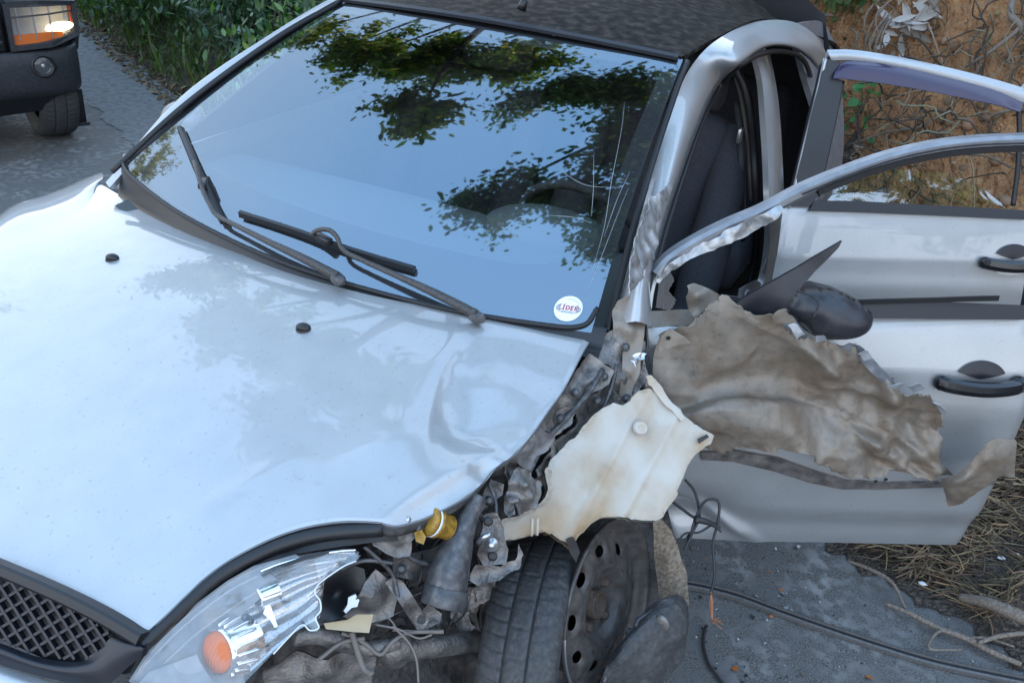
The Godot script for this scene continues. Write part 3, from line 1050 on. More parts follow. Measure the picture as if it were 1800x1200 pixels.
func make_body(car: Node3D) -> void:
	# --- bonnet: four borders, filled as a Coons patch
	var rear := [Vector3(-0.97, 0.862, -0.461), Vector3(-0.719, 0.898, -0.356), Vector3(-0.414, 0.926, -0.257), Vector3(-0.104, 0.936, -0.189), Vector3(0.129, 0.936, -0.195), Vector3(0.31, 0.932, -0.235), Vector3(0.432, 0.925, -0.269), Vector3(0.551, 0.916, -0.306), Vector3(0.639, 0.907, -0.34)]
	var lside := [Vector3(0.639, 0.907, -0.34), Vector3(0.65, 0.9, -0.238), Vector3(0.657, 0.893, -0.157), Vector3(0.659, 0.878, -0.03), Vector3(0.653, 0.868, 0.038), Vector3(0.638, 0.864, 0.079), Vector3(0.637, 0.854, 0.135), Vector3(0.625, 0.846, 0.18), Vector3(0.601, 0.839, 0.226), Vector3(0.583, 0.834, 0.261), Vector3(0.564, 0.829, 0.29), Vector3(0.523, 0.828, 0.313), Vector3(0.49, 0.826, 0.332), Vector3(0.454, 0.822, 0.361), Vector3(0.423, 0.816, 0.395), Vector3(0.397, 0.807, 0.434), Vector3(0.375, 0.796, 0.477), Vector3(0.363, 0.786, 0.513), Vector3(0.357, 0.775, 0.547), Vector3(0.351, 0.762, 0.589), Vector3(0.343, 0.749, 0.628)]
	var rside := [Vector3(-0.97, 0.862, -0.461), Vector3(-0.854, 0.876, -0.338), Vector3(-0.783, 0.881, -0.232), Vector3(-0.773, 0.875, -0.145), Vector3(-0.789, 0.856, -0.008)]
	rside = rside + [Vector3(-0.78, 0.8, 0.15), Vector3(-0.68, 0.8, 0.32), Vector3(-0.55, 0.8, 0.47), Vector3(-0.465, 0.76, 0.63)]
	var fr: Vector3 = lside[-1]
	var front := [Vector3(-0.465, 0.75, 0.63), Vector3(-0.2, 0.73, 0.662), Vector3(0.051, 0.754, 0.646), Vector3(0.196, 0.754, 0.637), fr]
	var a := Vector3(0.453, 0.908, -0.093)
	# the hollow struck into the corner: sharp folds, each falling away to one side
	fold(Vector3(0.41, 0.919, -0.164), Vector3(0.505, 0.872, 0.116), 0.036, 0.095)
	fold(Vector3(0.619, 0.869, 0.058), Vector3(0.555, 0.833, 0.277), 0.024, 0.030)
	dent(Vector3(0.531, 0.904, -0.127), 0.085, 0.020)
	dent(Vector3(0.537, 0.882, 0.036), 0.045, -0.008)
	dent(Vector3(0.463, 0.871, 0.142), 0.07, 0.008)
	dent(Vector3(0.292, 0.828, 0.382), 0.022, 0.003, Vector3(0.428, 0.866, 0.18) - Vector3(0.297, 0.784, 0.533), 12.0)
	var crease_a := Vector3(0.648, 0.864, 0.072)
	begin()
	patch_hood(rear, front, lside, rside, crease_a)
	var hood := put("hood", car, m.paint)
	# turned-down rim and the dark inner edge where it has folded
	begin()
	var rim := []
	for q in resample(lside, 120):
		rim.append(hood_point(q))
	var rows := [[], [], []]
	for q in rim:
		rows[0].append(q + Vector3(0, -0.001, 0))
		rows[1].append(q + Vector3(-0.002, -0.014, -0.001))
		rows[2].append(q + Vector3(-0.022, -0.019, -0.012))
	lattice(rows)
	put("hood_flange", hood, m.dusty_paint)
	begin()
	var under := []
	for k in range(34, 92):
		under.append(rim[k] + Vector3(-0.008, -0.020, -0.004))
	tube(under, [0.004, 0.008, 0.009, 0.010, 0.009, 0.009, 0.006], 8)
	put("hood_inner_edge", hood, m.grime_dark)
	for q in [Vector3(-0.458, 0.903, -0.06), Vector3(0.13, 0.917, -0.024)]:
		var c := hood_point(q)
		begin()
		ellipsoid(c + Vector3(0, 0.004, 0), Vector3(0.016, 0.009, 0.012), Basis(Vector3.UP, 0.25))
		lathe(c, Vector3.UP, [[-0.004, 0.017], [0.003, 0.015]], 16)
		put("washer_nozzle", hood, m.black)
	# --- the black rubber seal under the bonnet's front edge, over the lamp
	begin()
	tube([Vector3(0.549, 0.811, 0.298), Vector3(0.493, 0.807, 0.336), Vector3(0.45, 0.802, 0.372), Vector3(0.413, 0.793, 0.413), Vector3(0.384, 0.782, 0.462), Vector3(0.365, 0.77, 0.507), Vector3(0.355, 0.755, 0.554), Vector3(0.348, 0.742, 0.595), Vector3(0.34, 0.729, 0.634)], 0.0135, 10, 60)
	put("hood_seal", car, m.black)
	begin()
	sheet([Vector3(0.557, 0.808, 0.281), Vector3(0.488, 0.812, 0.33), Vector3(0.415, 0.795, 0.387), Vector3(0.366, 0.773, 0.469), Vector3(0.351, 0.756, 0.543), Vector3(0.342, 0.736, 0.616), Vector3(0.337, 0.688, 0.661), Vector3(0.347, 0.692, 0.641), Vector3(0.353, 0.726, 0.585), Vector3(0.371, 0.743, 0.529), Vector3(0.4, 0.768, 0.468), Vector3(0.447, 0.785, 0.398), Vector3(0.528, 0.786, 0.32), Vector3(0.568, 0.781, 0.279)], [], 0.02, 0.0, 8.0, 0.004)
	put("lamp_seal", car, m.rubber)
	# --- roof
	begin()
	patch([
		[Vector3(-0.60, 1.36, -1.9), Vector3(-0.3, 1.43, -2.0), Vector3(0.05, 1.445, -2.05), Vector3(0.35, 1.43, -2.05), Vector3(0.60, 1.335, -1.98)],
		[Vector3(-0.58, 1.365, -1.5), Vector3(-0.3, 1.43, -1.55), Vector3(0.05, 1.445, -1.58), Vector3(0.33, 1.435, -1.58), Vector3(0.566, 1.395, -1.672)],
		[Vector3(-0.55, 1.368, -1.2), Vector3(-0.28, 1.415, -1.22), Vector3(0.05, 1.43, -1.22), Vector3(0.32, 1.42, -1.24), Vector3(0.549, 1.392, -1.292)],
		[screen(-0.99, 1.02, 0.004), screen(-0.5, 1.02, 0.008), screen(0, 1.02, 0.010), screen(0.5, 1.02, 0.008), screen(0.99, 1.02, 0.004)]], 40, 30, 0.012)
	var roof := put("roof", car, m.roof)
	begin()
	patch([
		[Vector3(-0.60, 0.95, -3.05), Vector3(0.0, 0.97, -3.12), Vector3(0.62, 0.93, -3.05)],
		[Vector3(-0.62, 1.18, -2.8), Vector3(0.02, 1.22, -2.85), Vector3(0.66, 1.16, -2.8)],
		[Vector3(-0.60, 1.36, -1.9), Vector3(0.05, 1.445, -2.05), Vector3(0.60, 1.335, -1.98)]], 16, 16, 0.012)
	put("tailgate", car, m.roof)
	begin()
	tube([screen(0.12, 1.085, 0.02), screen(0.135, 1.10, 0.045)], [0.014, 0.009], 10)
	tube([screen(0.135, 1.10, 0.045), screen(0.20, 1.17, 0.13), screen(0.34, 1.30, 0.30)], [0.0045, 0.0035, 0.002], 7, 12)
	put("antenna", roof, m.black)
	# gloss strip along the roof's front edge
	begin()
	sweep([screen(-0.98, 1.01, 0.008), screen(-0.5, 1.01, 0.010), screen(0, 1.01, 0.012), screen(0.5, 1.01, 0.010), screen(0.98, 1.01, 0.008)], [Vector2(-0.009, -0.004), Vector2(0.009, -0.004), Vector2(0.007, 0.004), Vector2(-0.007, 0.004)], Vector3(0, 0.9, 0.4), 24)
	put("windscreen_molding", roof, m.trim)
	# --- left pillar and rail in one pressing round the door openings
	begin()
	patch([
		[Vector3(0.652, 0.906, -0.427), Vector3(0.635, 0.983, -0.521), Vector3(0.614, 1.08, -0.628), Vector3(0.588, 1.191, -0.781), Vector3(0.561, 1.294, -0.956), Vector3(0.547, 1.348, -1.101)] + [Vector3(0.555, 1.388, -1.273), Vector3(0.563, 1.39, -1.641), Vector3(0.622, 1.365, -1.915), Vector3(0.696, 1.315, -1.997), Vector3(0.721, 1.235, -2.136)],
		[Vector3(0.72, 0.96, -0.384), Vector3(0.696, 1.027, -0.449), Vector3(0.669, 1.096, -0.579), Vector3(0.631, 1.186, -0.779), Vector3(0.595, 1.272, -0.993), Vector3(0.574, 1.316, -1.169)] + [Vector3(0.606, 1.378, -1.202), Vector3(0.601, 1.38, -1.546), Vector3(0.652, 1.355, -1.782), Vector3(0.707, 1.305, -1.9), Vector3(0.722, 1.225, -2.103)],
		[Vector3(0.734, 0.918, -0.458), Vector3(0.698, 1.003, -0.513), Vector3(0.668, 1.074, -0.644), Vector3(0.635, 1.152, -0.833), Vector3(0.601, 1.232, -1.05), Vector3(0.579, 1.287, -1.257)] + [Vector3(0.639, 1.355, -1.197), Vector3(0.635, 1.355, -1.497), Vector3(0.676, 1.335, -1.681), Vector3(0.703, 1.28, -1.872), Vector3(0.725, 1.2, -2.07)],
		[Vector3(0.695, 0.842, -0.603), Vector3(0.673, 0.951, -0.612), Vector3(0.642, 1.026, -0.75), Vector3(0.608, 1.106, -0.95), Vector3(0.574, 1.189, -1.178), Vector3(0.55, 1.244, -1.395)] + [Vector3(0.631, 1.335, -1.257), Vector3(0.626, 1.335, -1.558), Vector3(0.664, 1.315, -1.736), Vector3(0.691, 1.26, -1.918), Vector3(0.715, 1.18, -2.111)]], 60, 12)
	var pillar := put("door_surround", car, m.paint)
	begin()
	sheet([Vector3(0.65, 1.157, -0.605), Vector3(0.649, 1.16, -0.723), Vector3(0.669, 1.129, -0.647), Vector3(0.682, 1.099, -0.579), Vector3(0.694, 1.049, -0.516), Vector3(0.701, 1.029, -0.483), Vector3(0.703, 1.031, -0.343), Vector3(0.689, 1.065, -0.361), Vector3(0.676, 1.098, -0.42), Vector3(0.661, 1.134, -0.496)], [Vector3(0.668, 1.126, -0.568), Vector3(0.678, 1.098, -0.499), Vector3(0.689, 1.073, -0.428), Vector3(0.682, 1.08, -0.477)], 0.008, 0.012, 2.4, 0.002, 0.006)
	put("crushed_metal", pillar, m.crushed)
	begin()
	tube([Vector3(0.654, 0.902, -0.404), Vector3(0.636, 0.992, -0.498), Vector3(0.616, 1.088, -0.603), Vector3(0.59, 1.198, -0.753), Vector3(0.564, 1.301, -0.922), Vector3(0.546, 1.363, -1.047)], 0.0085, 8, 40)
	put("windscreen_gasket", car, m.rubber)
	# inner seal of the two openings
	begin()
	tube([Vector3(0.663, 0.953, -0.656), Vector3(0.636, 1.017, -0.794), Vector3(0.601, 1.101, -0.999), Vector3(0.565, 1.187, -1.234), Vector3(0.544, 1.235, -1.44)] + [Vector3(0.626, 1.33, -1.302), Vector3(0.634, 1.325, -1.547), Vector3(0.668, 1.305, -1.715), Vector3(0.692, 1.25, -1.89)] + [Vector3(0.628, 1.012, -2.613), Vector3(0.665, 0.864, -2.688)], 0.008, 7, 60)
	put("door_seal", car, m.rubber)
	# --- right pillar with the edge of the roof
	begin()
	patch([
		[screen(-1.13, -0.09, -0.03), screen(-1.11, 0.3, 0.004), screen(-1.06, 0.7, 0.004), screen(-1.045, 1.0, 0.0), Vector3(-0.585, 1.36, -1.3), Vector3(-0.62, 1.35, -1.9)],
		[screen(-1.12, -0.09, -0.02), screen(-1.08, 0.3, 0.02), screen(-1.03, 0.7, 0.02), screen(-1.02, 1.0, 0.018), Vector3(-0.56, 1.385, -1.3), Vector3(-0.60, 1.37, -1.9)],
		[screen(-1.095, -0.09, -0.03), screen(-1.045, 0.3, 0.006), screen(-1.005, 0.7, 0.006), screen(-0.995, 1.0, 0.004), Vector3(-0.535, 1.368, -1.3), Vector3(-0.57, 1.36, -1.9)]], 40, 8, 0.02)
	put("right_pillar", car, m.paint)
	begin()
	tube([screen(-1.075, -0.05, 0.006), screen(-1.035, 0.3, 0.009), screen(-0.998, 0.7, 0.009), screen(-0.985, 1.0, 0.006)], 0.008, 8, 30)
	put("windscreen_gasket", car, m.rubber)
	# --- right side of the body
	begin()
	patch([
		[Vector3(-0.979, 0.854, -0.468), Vector3(-0.862, 0.869, -0.345), Vector3(-0.791, 0.875, -0.238), Vector3(-0.781, 0.869, -0.15), Vector3(-0.797, 0.85, -0.012)] + [Vector3(-0.78, 0.80, 0.17), Vector3(-0.67, 0.79, 0.36), Vector3(-0.5, 0.75, 0.66)],
		[Vector3(-0.981, 0.869, -0.489), Vector3(-0.981, 0.862, -0.427), Vector3(-0.98, 0.855, -0.362), Vector3(-0.978, 0.851, -0.28), Vector3(-0.985, 0.84, -0.151)] + [Vector3(-0.84, 0.80, 0.17), Vector3(-0.72, 0.78, 0.40), Vector3(-0.51, 0.74, 0.69)],
		[Vector3(-1.117, 0.818, -0.591), Vector3(-1.165, 0.796, -0.564), Vector3(-1.144, 0.796, -0.476), Vector3(-1.144, 0.792, -0.392), Vector3(-1.126, 0.789, -0.246)] + [Vector3(-0.875, 0.76, 0.17), Vector3(-0.76, 0.75, 0.42), Vector3(-0.52, 0.72, 0.72)],
		[Vector3(-0.93, 0.75, -0.42), Vector3(-0.93, 0.74, -0.3), Vector3(-0.93, 0.74, -0.2), Vector3(-0.93, 0.74, -0.1), Vector3(-0.93, 0.74, 0.0), Vector3(-0.90, 0.70, 0.22), Vector3(-0.79, 0.66, 0.54), Vector3(-0.53, 0.62, 0.78)],
		[Vector3(-0.92, 0.55, -0.42), Vector3(-0.92, 0.62, -0.3), Vector3(-0.92, 0.62, -0.2), Vector3(-0.92, 0.62, -0.1), Vector3(-0.92, 0.62, 0.0), Vector3(-0.90, 0.56, 0.25), Vector3(-0.79, 0.45, 0.56), Vector3(-0.53, 0.40, 0.80)]], 40, 24, 0.0)
	put("right_wing", car, m.paint)
	begin()
	patch([
		[Vector3(-0.80, 0.96, -0.45), Vector3(-0.82, 0.97, -1.4), Vector3(-0.80, 0.97, -2.4), Vector3(-0.70, 0.97, -3.0)],
		[Vector3(-0.90, 0.75, -0.45), Vector3(-0.91, 0.75, -1.4), Vector3(-0.90, 0.75, -2.4), Vector3(-0.78, 0.75, -3.05)],
		[Vector3(-0.87, 0.25, -0.45), Vector3(-0.88, 0.25, -1.4), Vector3(-0.88, 0.30, -2.4), Vector3(-0.75, 0.35, -3.05)]], 30, 12, 0.04)
	put("right_door", car, m.paint)
	begin()
	patch([
		[Vector3(-0.57, 1.35, -1.15), Vector3(-0.58, 1.35, -1.6), Vector3(-0.6, 1.33, -2.2), Vector3(-0.64, 1.2, -2.75)],
		[Vector3(-0.79, 0.97, -0.55), Vector3(-0.81, 0.97, -1.4), Vector3(-0.79, 0.97, -2.4), Vector3(-0.70, 0.97, -2.95)]], 20, 8, 0.006)
	put("right_window", car, m.black_gloss)
	begin()
	ellipsoid(Vector3(-1.029, 0.966, -0.858), Vector3(0.066, 0.046, 0.045), Basis(Vector3.UP, 0.5) * Basis(Vector3(0, 0, 1), 0.25))
	put("right_mirror", car, m.dusty_paint)
	# --- left rear quarter, sill and floor
	begin()
	patch([
		[Vector3(0.60, 1.34, -2.02), Vector3(0.62, 1.30, -2.45), Vector3(0.63, 1.17, -2.85)],
		[Vector3(0.655, 1.16, -2.16), Vector3(0.665, 1.15, -2.55), Vector3(0.65, 1.08, -2.9)],
		[Vector3(0.76, 0.93, -2.20), Vector3(0.76, 0.93, -2.6), Vector3(0.68, 0.93, -3.05)],
		[Vector3(0.81, 0.70, -2.06), Vector3(0.82, 0.70, -2.5), Vector3(0.72, 0.70, -3.08)],
		[Vector3(0.80, 0.40, -2.0), Vector3(0.80, 0.45, -2.5), Vector3(0.70, 0.40, -3.06)]], 16, 20, 0.02)
	put("rear_quarter", car, m.dusty_paint)
	begin()
	patch([[Vector3(0.62, 1.32, -2.5), Vector3(0.40, 1.38, -2.55), Vector3(-0.5, 1.38, -2.6)], [Vector3(0.76, 0.95, -2.42), Vector3(0.45, 0.97, -2.6), Vector3(-0.6, 0.97, -2.75)], [Vector3(0.80, 0.30, -2.36), Vector3(0.45, 0.3, -2.4), Vector3(-0.7, 0.3, -2.45)]], 12, 12)
	put("rear_trim", car, m.cabin)
	begin()
	rbox(Vector3(0.70, 0.27, -1.25), Vector3(0.16, 0.16, 1.62), Basis.IDENTITY, 0.03)
	put("sill", car, m.dusty_paint)
	# --- centre pillar: bright flange, dark rubber, pale trim
	begin()
	patch([
		[Vector3(0.551, 1.29, -1.693), Vector3(0.592, 1.216, -1.675), Vector3(0.636, 1.131, -1.607), Vector3(0.69, 1.018, -1.522), Vector3(0.739, 0.909, -1.434), Vector3(0.745, 0.741, -1.549), Vector3(0.745, 0.59, -1.573), Vector3(0.745, 0.58, -1.371)],
		[Vector3(0.565, 1.293, -1.735), Vector3(0.606, 1.211, -1.716), Vector3(0.65, 1.121, -1.666), Vector3(0.704, 1.008, -1.574), Vector3(0.753, 0.895, -1.489), Vector3(0.753, 0.704, -1.661), Vector3(0.753, 0.564, -1.7), Vector3(0.753, 0.422, -1.673)],
		[Vector3(0.56, 1.268, -1.846), Vector3(0.602, 1.193, -1.816), Vector3(0.648, 1.099, -1.771), Vector3(0.703, 0.981, -1.681), Vector3(0.741, 0.838, -1.673), Vector3(0.741, 0.635, -1.853), Vector3(0.741, 0.485, -1.898), Vector3(0.741, 0.304, -1.938)]], 40, 8, 0.02)
	var bp := put("centre_pillar", car, m.paint)
	begin()
	tube([Vector3(0.501, 1.244, -1.71), Vector3(0.558, 1.166, -1.717), Vector3(0.607, 1.075, -1.673), Vector3(0.665, 0.961, -1.581), Vector3(0.695, 0.808, -1.603), Vector3(0.695, 0.625, -1.724), Vector3(0.695, 0.477, -1.714)], 0.014, 8, 40)
	put("pillar_seal", bp, m.rubber)
	begin()
	tube([Vector3(0.483, 1.215, -1.806), Vector3(0.536, 1.135, -1.765), Vector3(0.585, 1.043, -1.715), Vector3(0.635, 0.936, -1.65), Vector3(0.655, 0.836, -1.663)], 0.008, 8, 30)
	put("pillar_trim", bp, M(Color(0.11, 0.105, 0.10), 0.7))
	begin()
	sheet([Vector3(0.757, 0.708, -1.595), Vector3(0.757, 0.644, -1.728), Vector3(0.757, 0.577, -1.737), Vector3(0.757, 0.577, -1.642), Vector3(0.757, 0.676, -1.517)], [], 0.008, 0.006, 2.0, 0.002, 0.004)
	put("latch_striker", bp, m.crushed)
	begin()
	sheet([Vector3(0.759, 0.715, -1.225), Vector3(0.759, 0.649, -1.473), Vector3(0.759, 0.576, -1.62), Vector3(0.759, 0.52, -1.574), Vector3(0.759, 0.631, -1.258)], [], 0.01, 0.002, 2.0, 0.003)
	lathe(Vector3(0.763, 0.654, -1.337), Vector3(1, 0.2, 0.4), [[0.0, 0.016], [0.006, 0.014], [0.007, 0.007], [0.002, 0.006], [0.002, 0.0]], 18)
	put("door_hinge", bp, m.dusty_paint)

func patch_hood(rear: Array, front: Array, lside: Array, rside: Array, crease_at: Vector3) -> void:
	var n := 150
	var re := resample(rear, n)
	var fr := resample(front, n)
	# parameter along the sides by arc length, so that the rows stay even
	var le := by_length(lside, n)
	var ri := by_length(rside, n)
	var rows := []
	for j in n + 1:
		var v := float(j) / n
		var row := []
		for i in n + 1:
			var u := float(i) / n
			var p: Vector3 = re[i] * (1.0 - v) + fr[i] * v + ri[j] * (1.0 - u) + le[j] * u
			p -= re[0] * (1.0 - u) * (1.0 - v) + re[n] * u * (1.0 - v) + fr[0] * (1.0 - u) * v + fr[n] * u * v
			var q := hood_point(p)
			var k := exp(-Vector2(q.x - crease_at.x, q.z - crease_at.z).length_squared() / 0.008) * smoothstep(0.90, 1.0, u)
			q += Vector3(0, 0.005 * k * sin(v * 90.0), 0)
			q.y += 0.0006 * nz.get_noise_2d(q.x * 25.0, q.z * 25.0) * smoothstep(0.5, 0.9, u)
			# rolled edge
			q.y -= 0.004 * pow(smoothstep(0.975, 1.0, u), 2.0) + 0.006 * pow(smoothstep(0.97, 1.0, v), 2.0)
			row.append(q)
		rows.append(row)
	lattice(rows)

func by_length(p: Array, n: int) -> Array:
	var fine := resample(p, 400)
	var acc := [0.0]
	for i in 400:
		acc.append(acc[i] + fine[i].distance_to(fine[i + 1]))
	var out := []
	var k := 0
	for i in n + 1:
		var want: float = acc[400] * i / n
		while k < 399 and acc[k + 1] < want:
			k += 1
		out.append(fine[k].lerp(fine[k + 1], clampf((want - acc[k]) / maxf(1e-6, acc[k + 1] - acc[k]), 0.0, 1.0)))
	return out

func make_glass(car: Node3D) -> void:
	begin()
	gridf(60, 40, func(u, v): return screen(lerpf(lerpf(-1.01, -1.075, v), 1.0, u), lerpf(1.015, -0.01, v)))
	var glass := put("windscreen", car, m.screen)
	# printed black border on the inner face
	var frit := M(Color(0.010, 0.011, 0.014), 0.6)
	var borders := [[-1.07, 1.0, 0.155, -0.01], [-1.02, 1.0, 1.015, 0.945], [-1.05, -0.985, 0.945, 0.155], [0.925, 1.0, 0.945, 0.155]]
	for q in borders:
		begin()
		gridf(40, 20, func(u, v): 
			var s: float = lerpf(q[0], q[1], u)
			var lo: float = q[3]
			var hi: float = q[2]
			if q[2] < 0.5:
				hi += 0.05 * s * s * 0.0 + 0.05 * smoothstep(0.7, 0.95, absf(s))
			return screen(s, lerpf(hi, lo, v), -0.006))
		put("frit_band", glass, frit)
	# sticker
	var c := Vector3(0.915, 0.048, 0)
	make_sticker(glass, c.x, c.y)
	# cracks
	var cracks := [[Vector3(0.587, 1.013, -0.441), Vector3(0.57, 1.087, -0.53), Vector3(0.539, 1.159, -0.625), Vector3(0.502, 1.243, -0.75), Vector3(0.473, 1.289, -0.828)], [Vector3(0.578, 1.073, -0.515), Vector3(0.568, 1.133, -0.597), Vector3(0.565, 1.18, -0.669)], [Vector3(0.597, 0.954, -0.373), Vector3(0.593, 1.023, -0.456), Vector3(0.584, 1.106, -0.565), Vector3(0.579, 1.153, -0.632)], [Vector3(0.534, 1.103, -0.537), Vector3(0.509, 1.148, -0.594), Vector3(0.472, 1.202, -0.667)], [Vector3(0.443, 1.097, -0.493), Vector3(0.502, 1.098, -0.518), Vector3(0.541, 1.092, -0.525)], [Vector3(0.423, 1.169, -0.595), Vector3(0.491, 1.151, -0.592), Vector3(0.562, 1.152, -0.622)]]
	var crack_m := M(Color(0.34, 0.38, 0.40), 0.3)
	for q in cracks:
		begin()
		tube(q, [0.0002, 0.00055, 0.0004, 0.0002], 4, 16)
		put("crack", glass, crack_m)
	# --- black scuttle below the glass
	begin()
	gridf(60, 6, func(u, v):
		var s: float = lerpf(-1.12, 1.04, u)
		var a := screen(s, 0.01, -0.003)
		var b := a + Vector3(0.01 * s, 0, 0.06)
		b.y = hood_height(b.x, b.z) - 0.02
		var w := a.lerp(b, v)
		w.y = minf(w.y, lerpf(a.y, hood_height(w.x, w.z) - 0.012, smoothstep(0.0, 0.5, v)))
		return w)
	put("scuttle_panel", car, m.black)
	begin()
	tube([screen(-1.08, 0.05, 0.004), screen(-1.06, 0.0, 0.004), screen(-0.9, -0.012, 0.003), screen(-0.5, -0.012, 0.003), screen(0, -0.012, 0.003), screen(0.5, -0.012, 0.003), screen(0.85, -0.008, 0.003), screen(0.97, 0.005, 0.003), screen(1.0, 0.06, 0.003)], 0.006, 6, 60)
	put("windscreen_gasket", car, m.rubber)
	# --- wipers
	var blades := [[Vector3(-0.238, 1.011, -0.256), Vector3(-0.068, 1.011, -0.25), Vector3(0.014, 1.007, -0.248), Vector3(0.132, 1, -0.256), Vector3(0.239, 0.992, -0.271)], [Vector3(-0.62, 1.095, -0.459), Vector3(-0.475, 1.058, -0.356), Vector3(-0.391, 1.032, -0.301), Vector3(-0.328, 1.01, -0.262), Vector3(-0.271, 0.99, -0.232)]]
	var arms := [[Vector3(-0.015, 1.019, -0.237), Vector3(-0.002, 1.03, -0.246), Vector3(0.025, 1.035, -0.251), Vector3(0.05, 1.027, -0.246), Vector3(0.08, 1.007, -0.231), Vector3(0.138, 0.999, -0.226), Vector3(0.228, 0.988, -0.225), Vector3(0.326, 0.97, -0.23), Vector3(0.413, 0.945, -0.241)], [Vector3(-0.458, 1.068, -0.34), Vector3(-0.422, 1.059, -0.312), Vector3(-0.362, 1.034, -0.267), Vector3(-0.317, 1.017, -0.24), Vector3(-0.281, 1.005, -0.223), Vector3(-0.218, 1.002, -0.21), Vector3(-0.102, 0.995, -0.192), Vector3(0, 0.985, -0.184), Vector3(0.095, 0.966, -0.185)]]
	for k in 2:
		begin()
		sweep(blades[k], [Vector2(-0.0095, -0.006), Vector2(-0.004, 0.006), Vector2(0.004, 0.007), Vector2(0.0095, -0.006), Vector2(0.002, -0.010), Vector2(-0.002, -0.010)], Vector3(0, 0.84, 0.54), 40)
		var mid: Vector3 = blades[k][2]
		rbox(mid + Vector3(0, 0.006, 0.004), Vector3(0.05, 0.016, 0.02), Basis(Vector3.UP, -0.3 if k == 0 else -0.9), 0.004)
		var w := put("wiper", car, m.black)
		begin()
		tube(arms[k], [0.0045, 0.0055, 0.0055, 0.0055, 0.0055, 0.0055, 0.007, 0.0095, 0.011], 8, 60)
		put("wiper_arm", w, skin(M(Color.WHITE, 0.42, 0.1), tex(0.03, 70 + k, [[0.2, Color(0.028, 0.027, 0.027)], [0.8, Color(0.075, 0.065, 0.058)]]), 8.0))
		var e: Vector3 = arms[k][8]
		begin()
		rbox(e + Vector3(0.006, -0.004, 0.004), Vector3(0.034, 0.02, 0.026), Basis(Vector3.UP, -0.5), 0.005)
		put("wiper_pivot", w, m.hose)

func make_sticker(glass: Node3D, s0: float, t0: float) -> void:
	var c := screen(s0, t0, 0.0012)
	var ex := (screen(s0 + 0.01, t0) - screen(s0 - 0.01, t0)).normalized()
	var ey := (screen(s0, t0 + 0.01) - screen(s0, t0 - 0.01)).normalized()
	var n := ex.cross(ey)
	if n.y < 0.0:
		n = -n
	var r := 0.030
	begin()
	for k in 48:
		var a := TAU * k / 48.0
		var b := TAU * (k + 1) / 48.0
		tri(c, c + (ex * cos(a) + ey * sin(a)) * r, c + (ex * cos(b) + ey * sin(b)) * r)
	var d := put("sticker", glass, M(Color(0.72, 0.75, 0.78), 0.4))
	var grey := M(Color(0.25, 0.25, 0.30), 0.5)
	for k in 6:
		begin()
		var x := (0.019 + 0.0035 * (k % 3)) * (-1.0 if k < 3 else 1.0)
		var h := 0.010 - 0.0022 * (k % 3)
		var pts := []
		for j in 7:
			var f := j / 6.0 * 2.0 - 1.0
			pts.append(c + n * 0.0008 + ex * (x * (1.0 - 0.12 * f * f)) + ey * (h * f))
		sweep(pts, [Vector2(-0.0008, 0), Vector2(0.0008, 0), Vector2(0.0008, 0.0003), Vector2(-0.0008, 0.0003)], n)
		put("printed_bar", d, grey)
	begin()
	var arc := []
	for j in 13:
		var f := lerpf(0.15 * PI, 0.62 * PI, j / 12.0)
		arc.append(c + n * 0.0008 + (ex * cos(f) + ey * sin(f)) * 0.0225)
	sweep(arc, [Vector2(-0.0008, 0), Vector2(0.0008, 0), Vector2(0.0008, 0.0003), Vector2(-0.0008, 0.0003)], n)
	put("printed_arc", d, M(Color(0.45, 0.52, 0.56), 0.5))
	var font := SystemFont.new()
	font.font_names = PackedStringArray(["Droid Sans"])
	font.font_weight = 700
	for q in [["LÍDER", 0.0155, 0.0015, Color(0.38, 0.03, 0.05)], ["SEGUROS", 0.0068, -0.0085, Color(0.30, 0.30, 0.34)]]:
		var tm := TextMesh.new()
		tm.text = q[0]
		tm.font = font
		tm.font_size = 32
		tm.pixel_size = q[1] / 32.0 * 0.98
		tm.depth = 0.0004
		var o := MeshInstance3D.new()
		o.mesh = tm
		o.name = "lettering"
		o.material_override = M(q[3], 0.5)
		o.transform = Transform3D(Basis(ex, ey, n), c + n * 0.0009 + ey * q[2])
		d.add_child(o, true)

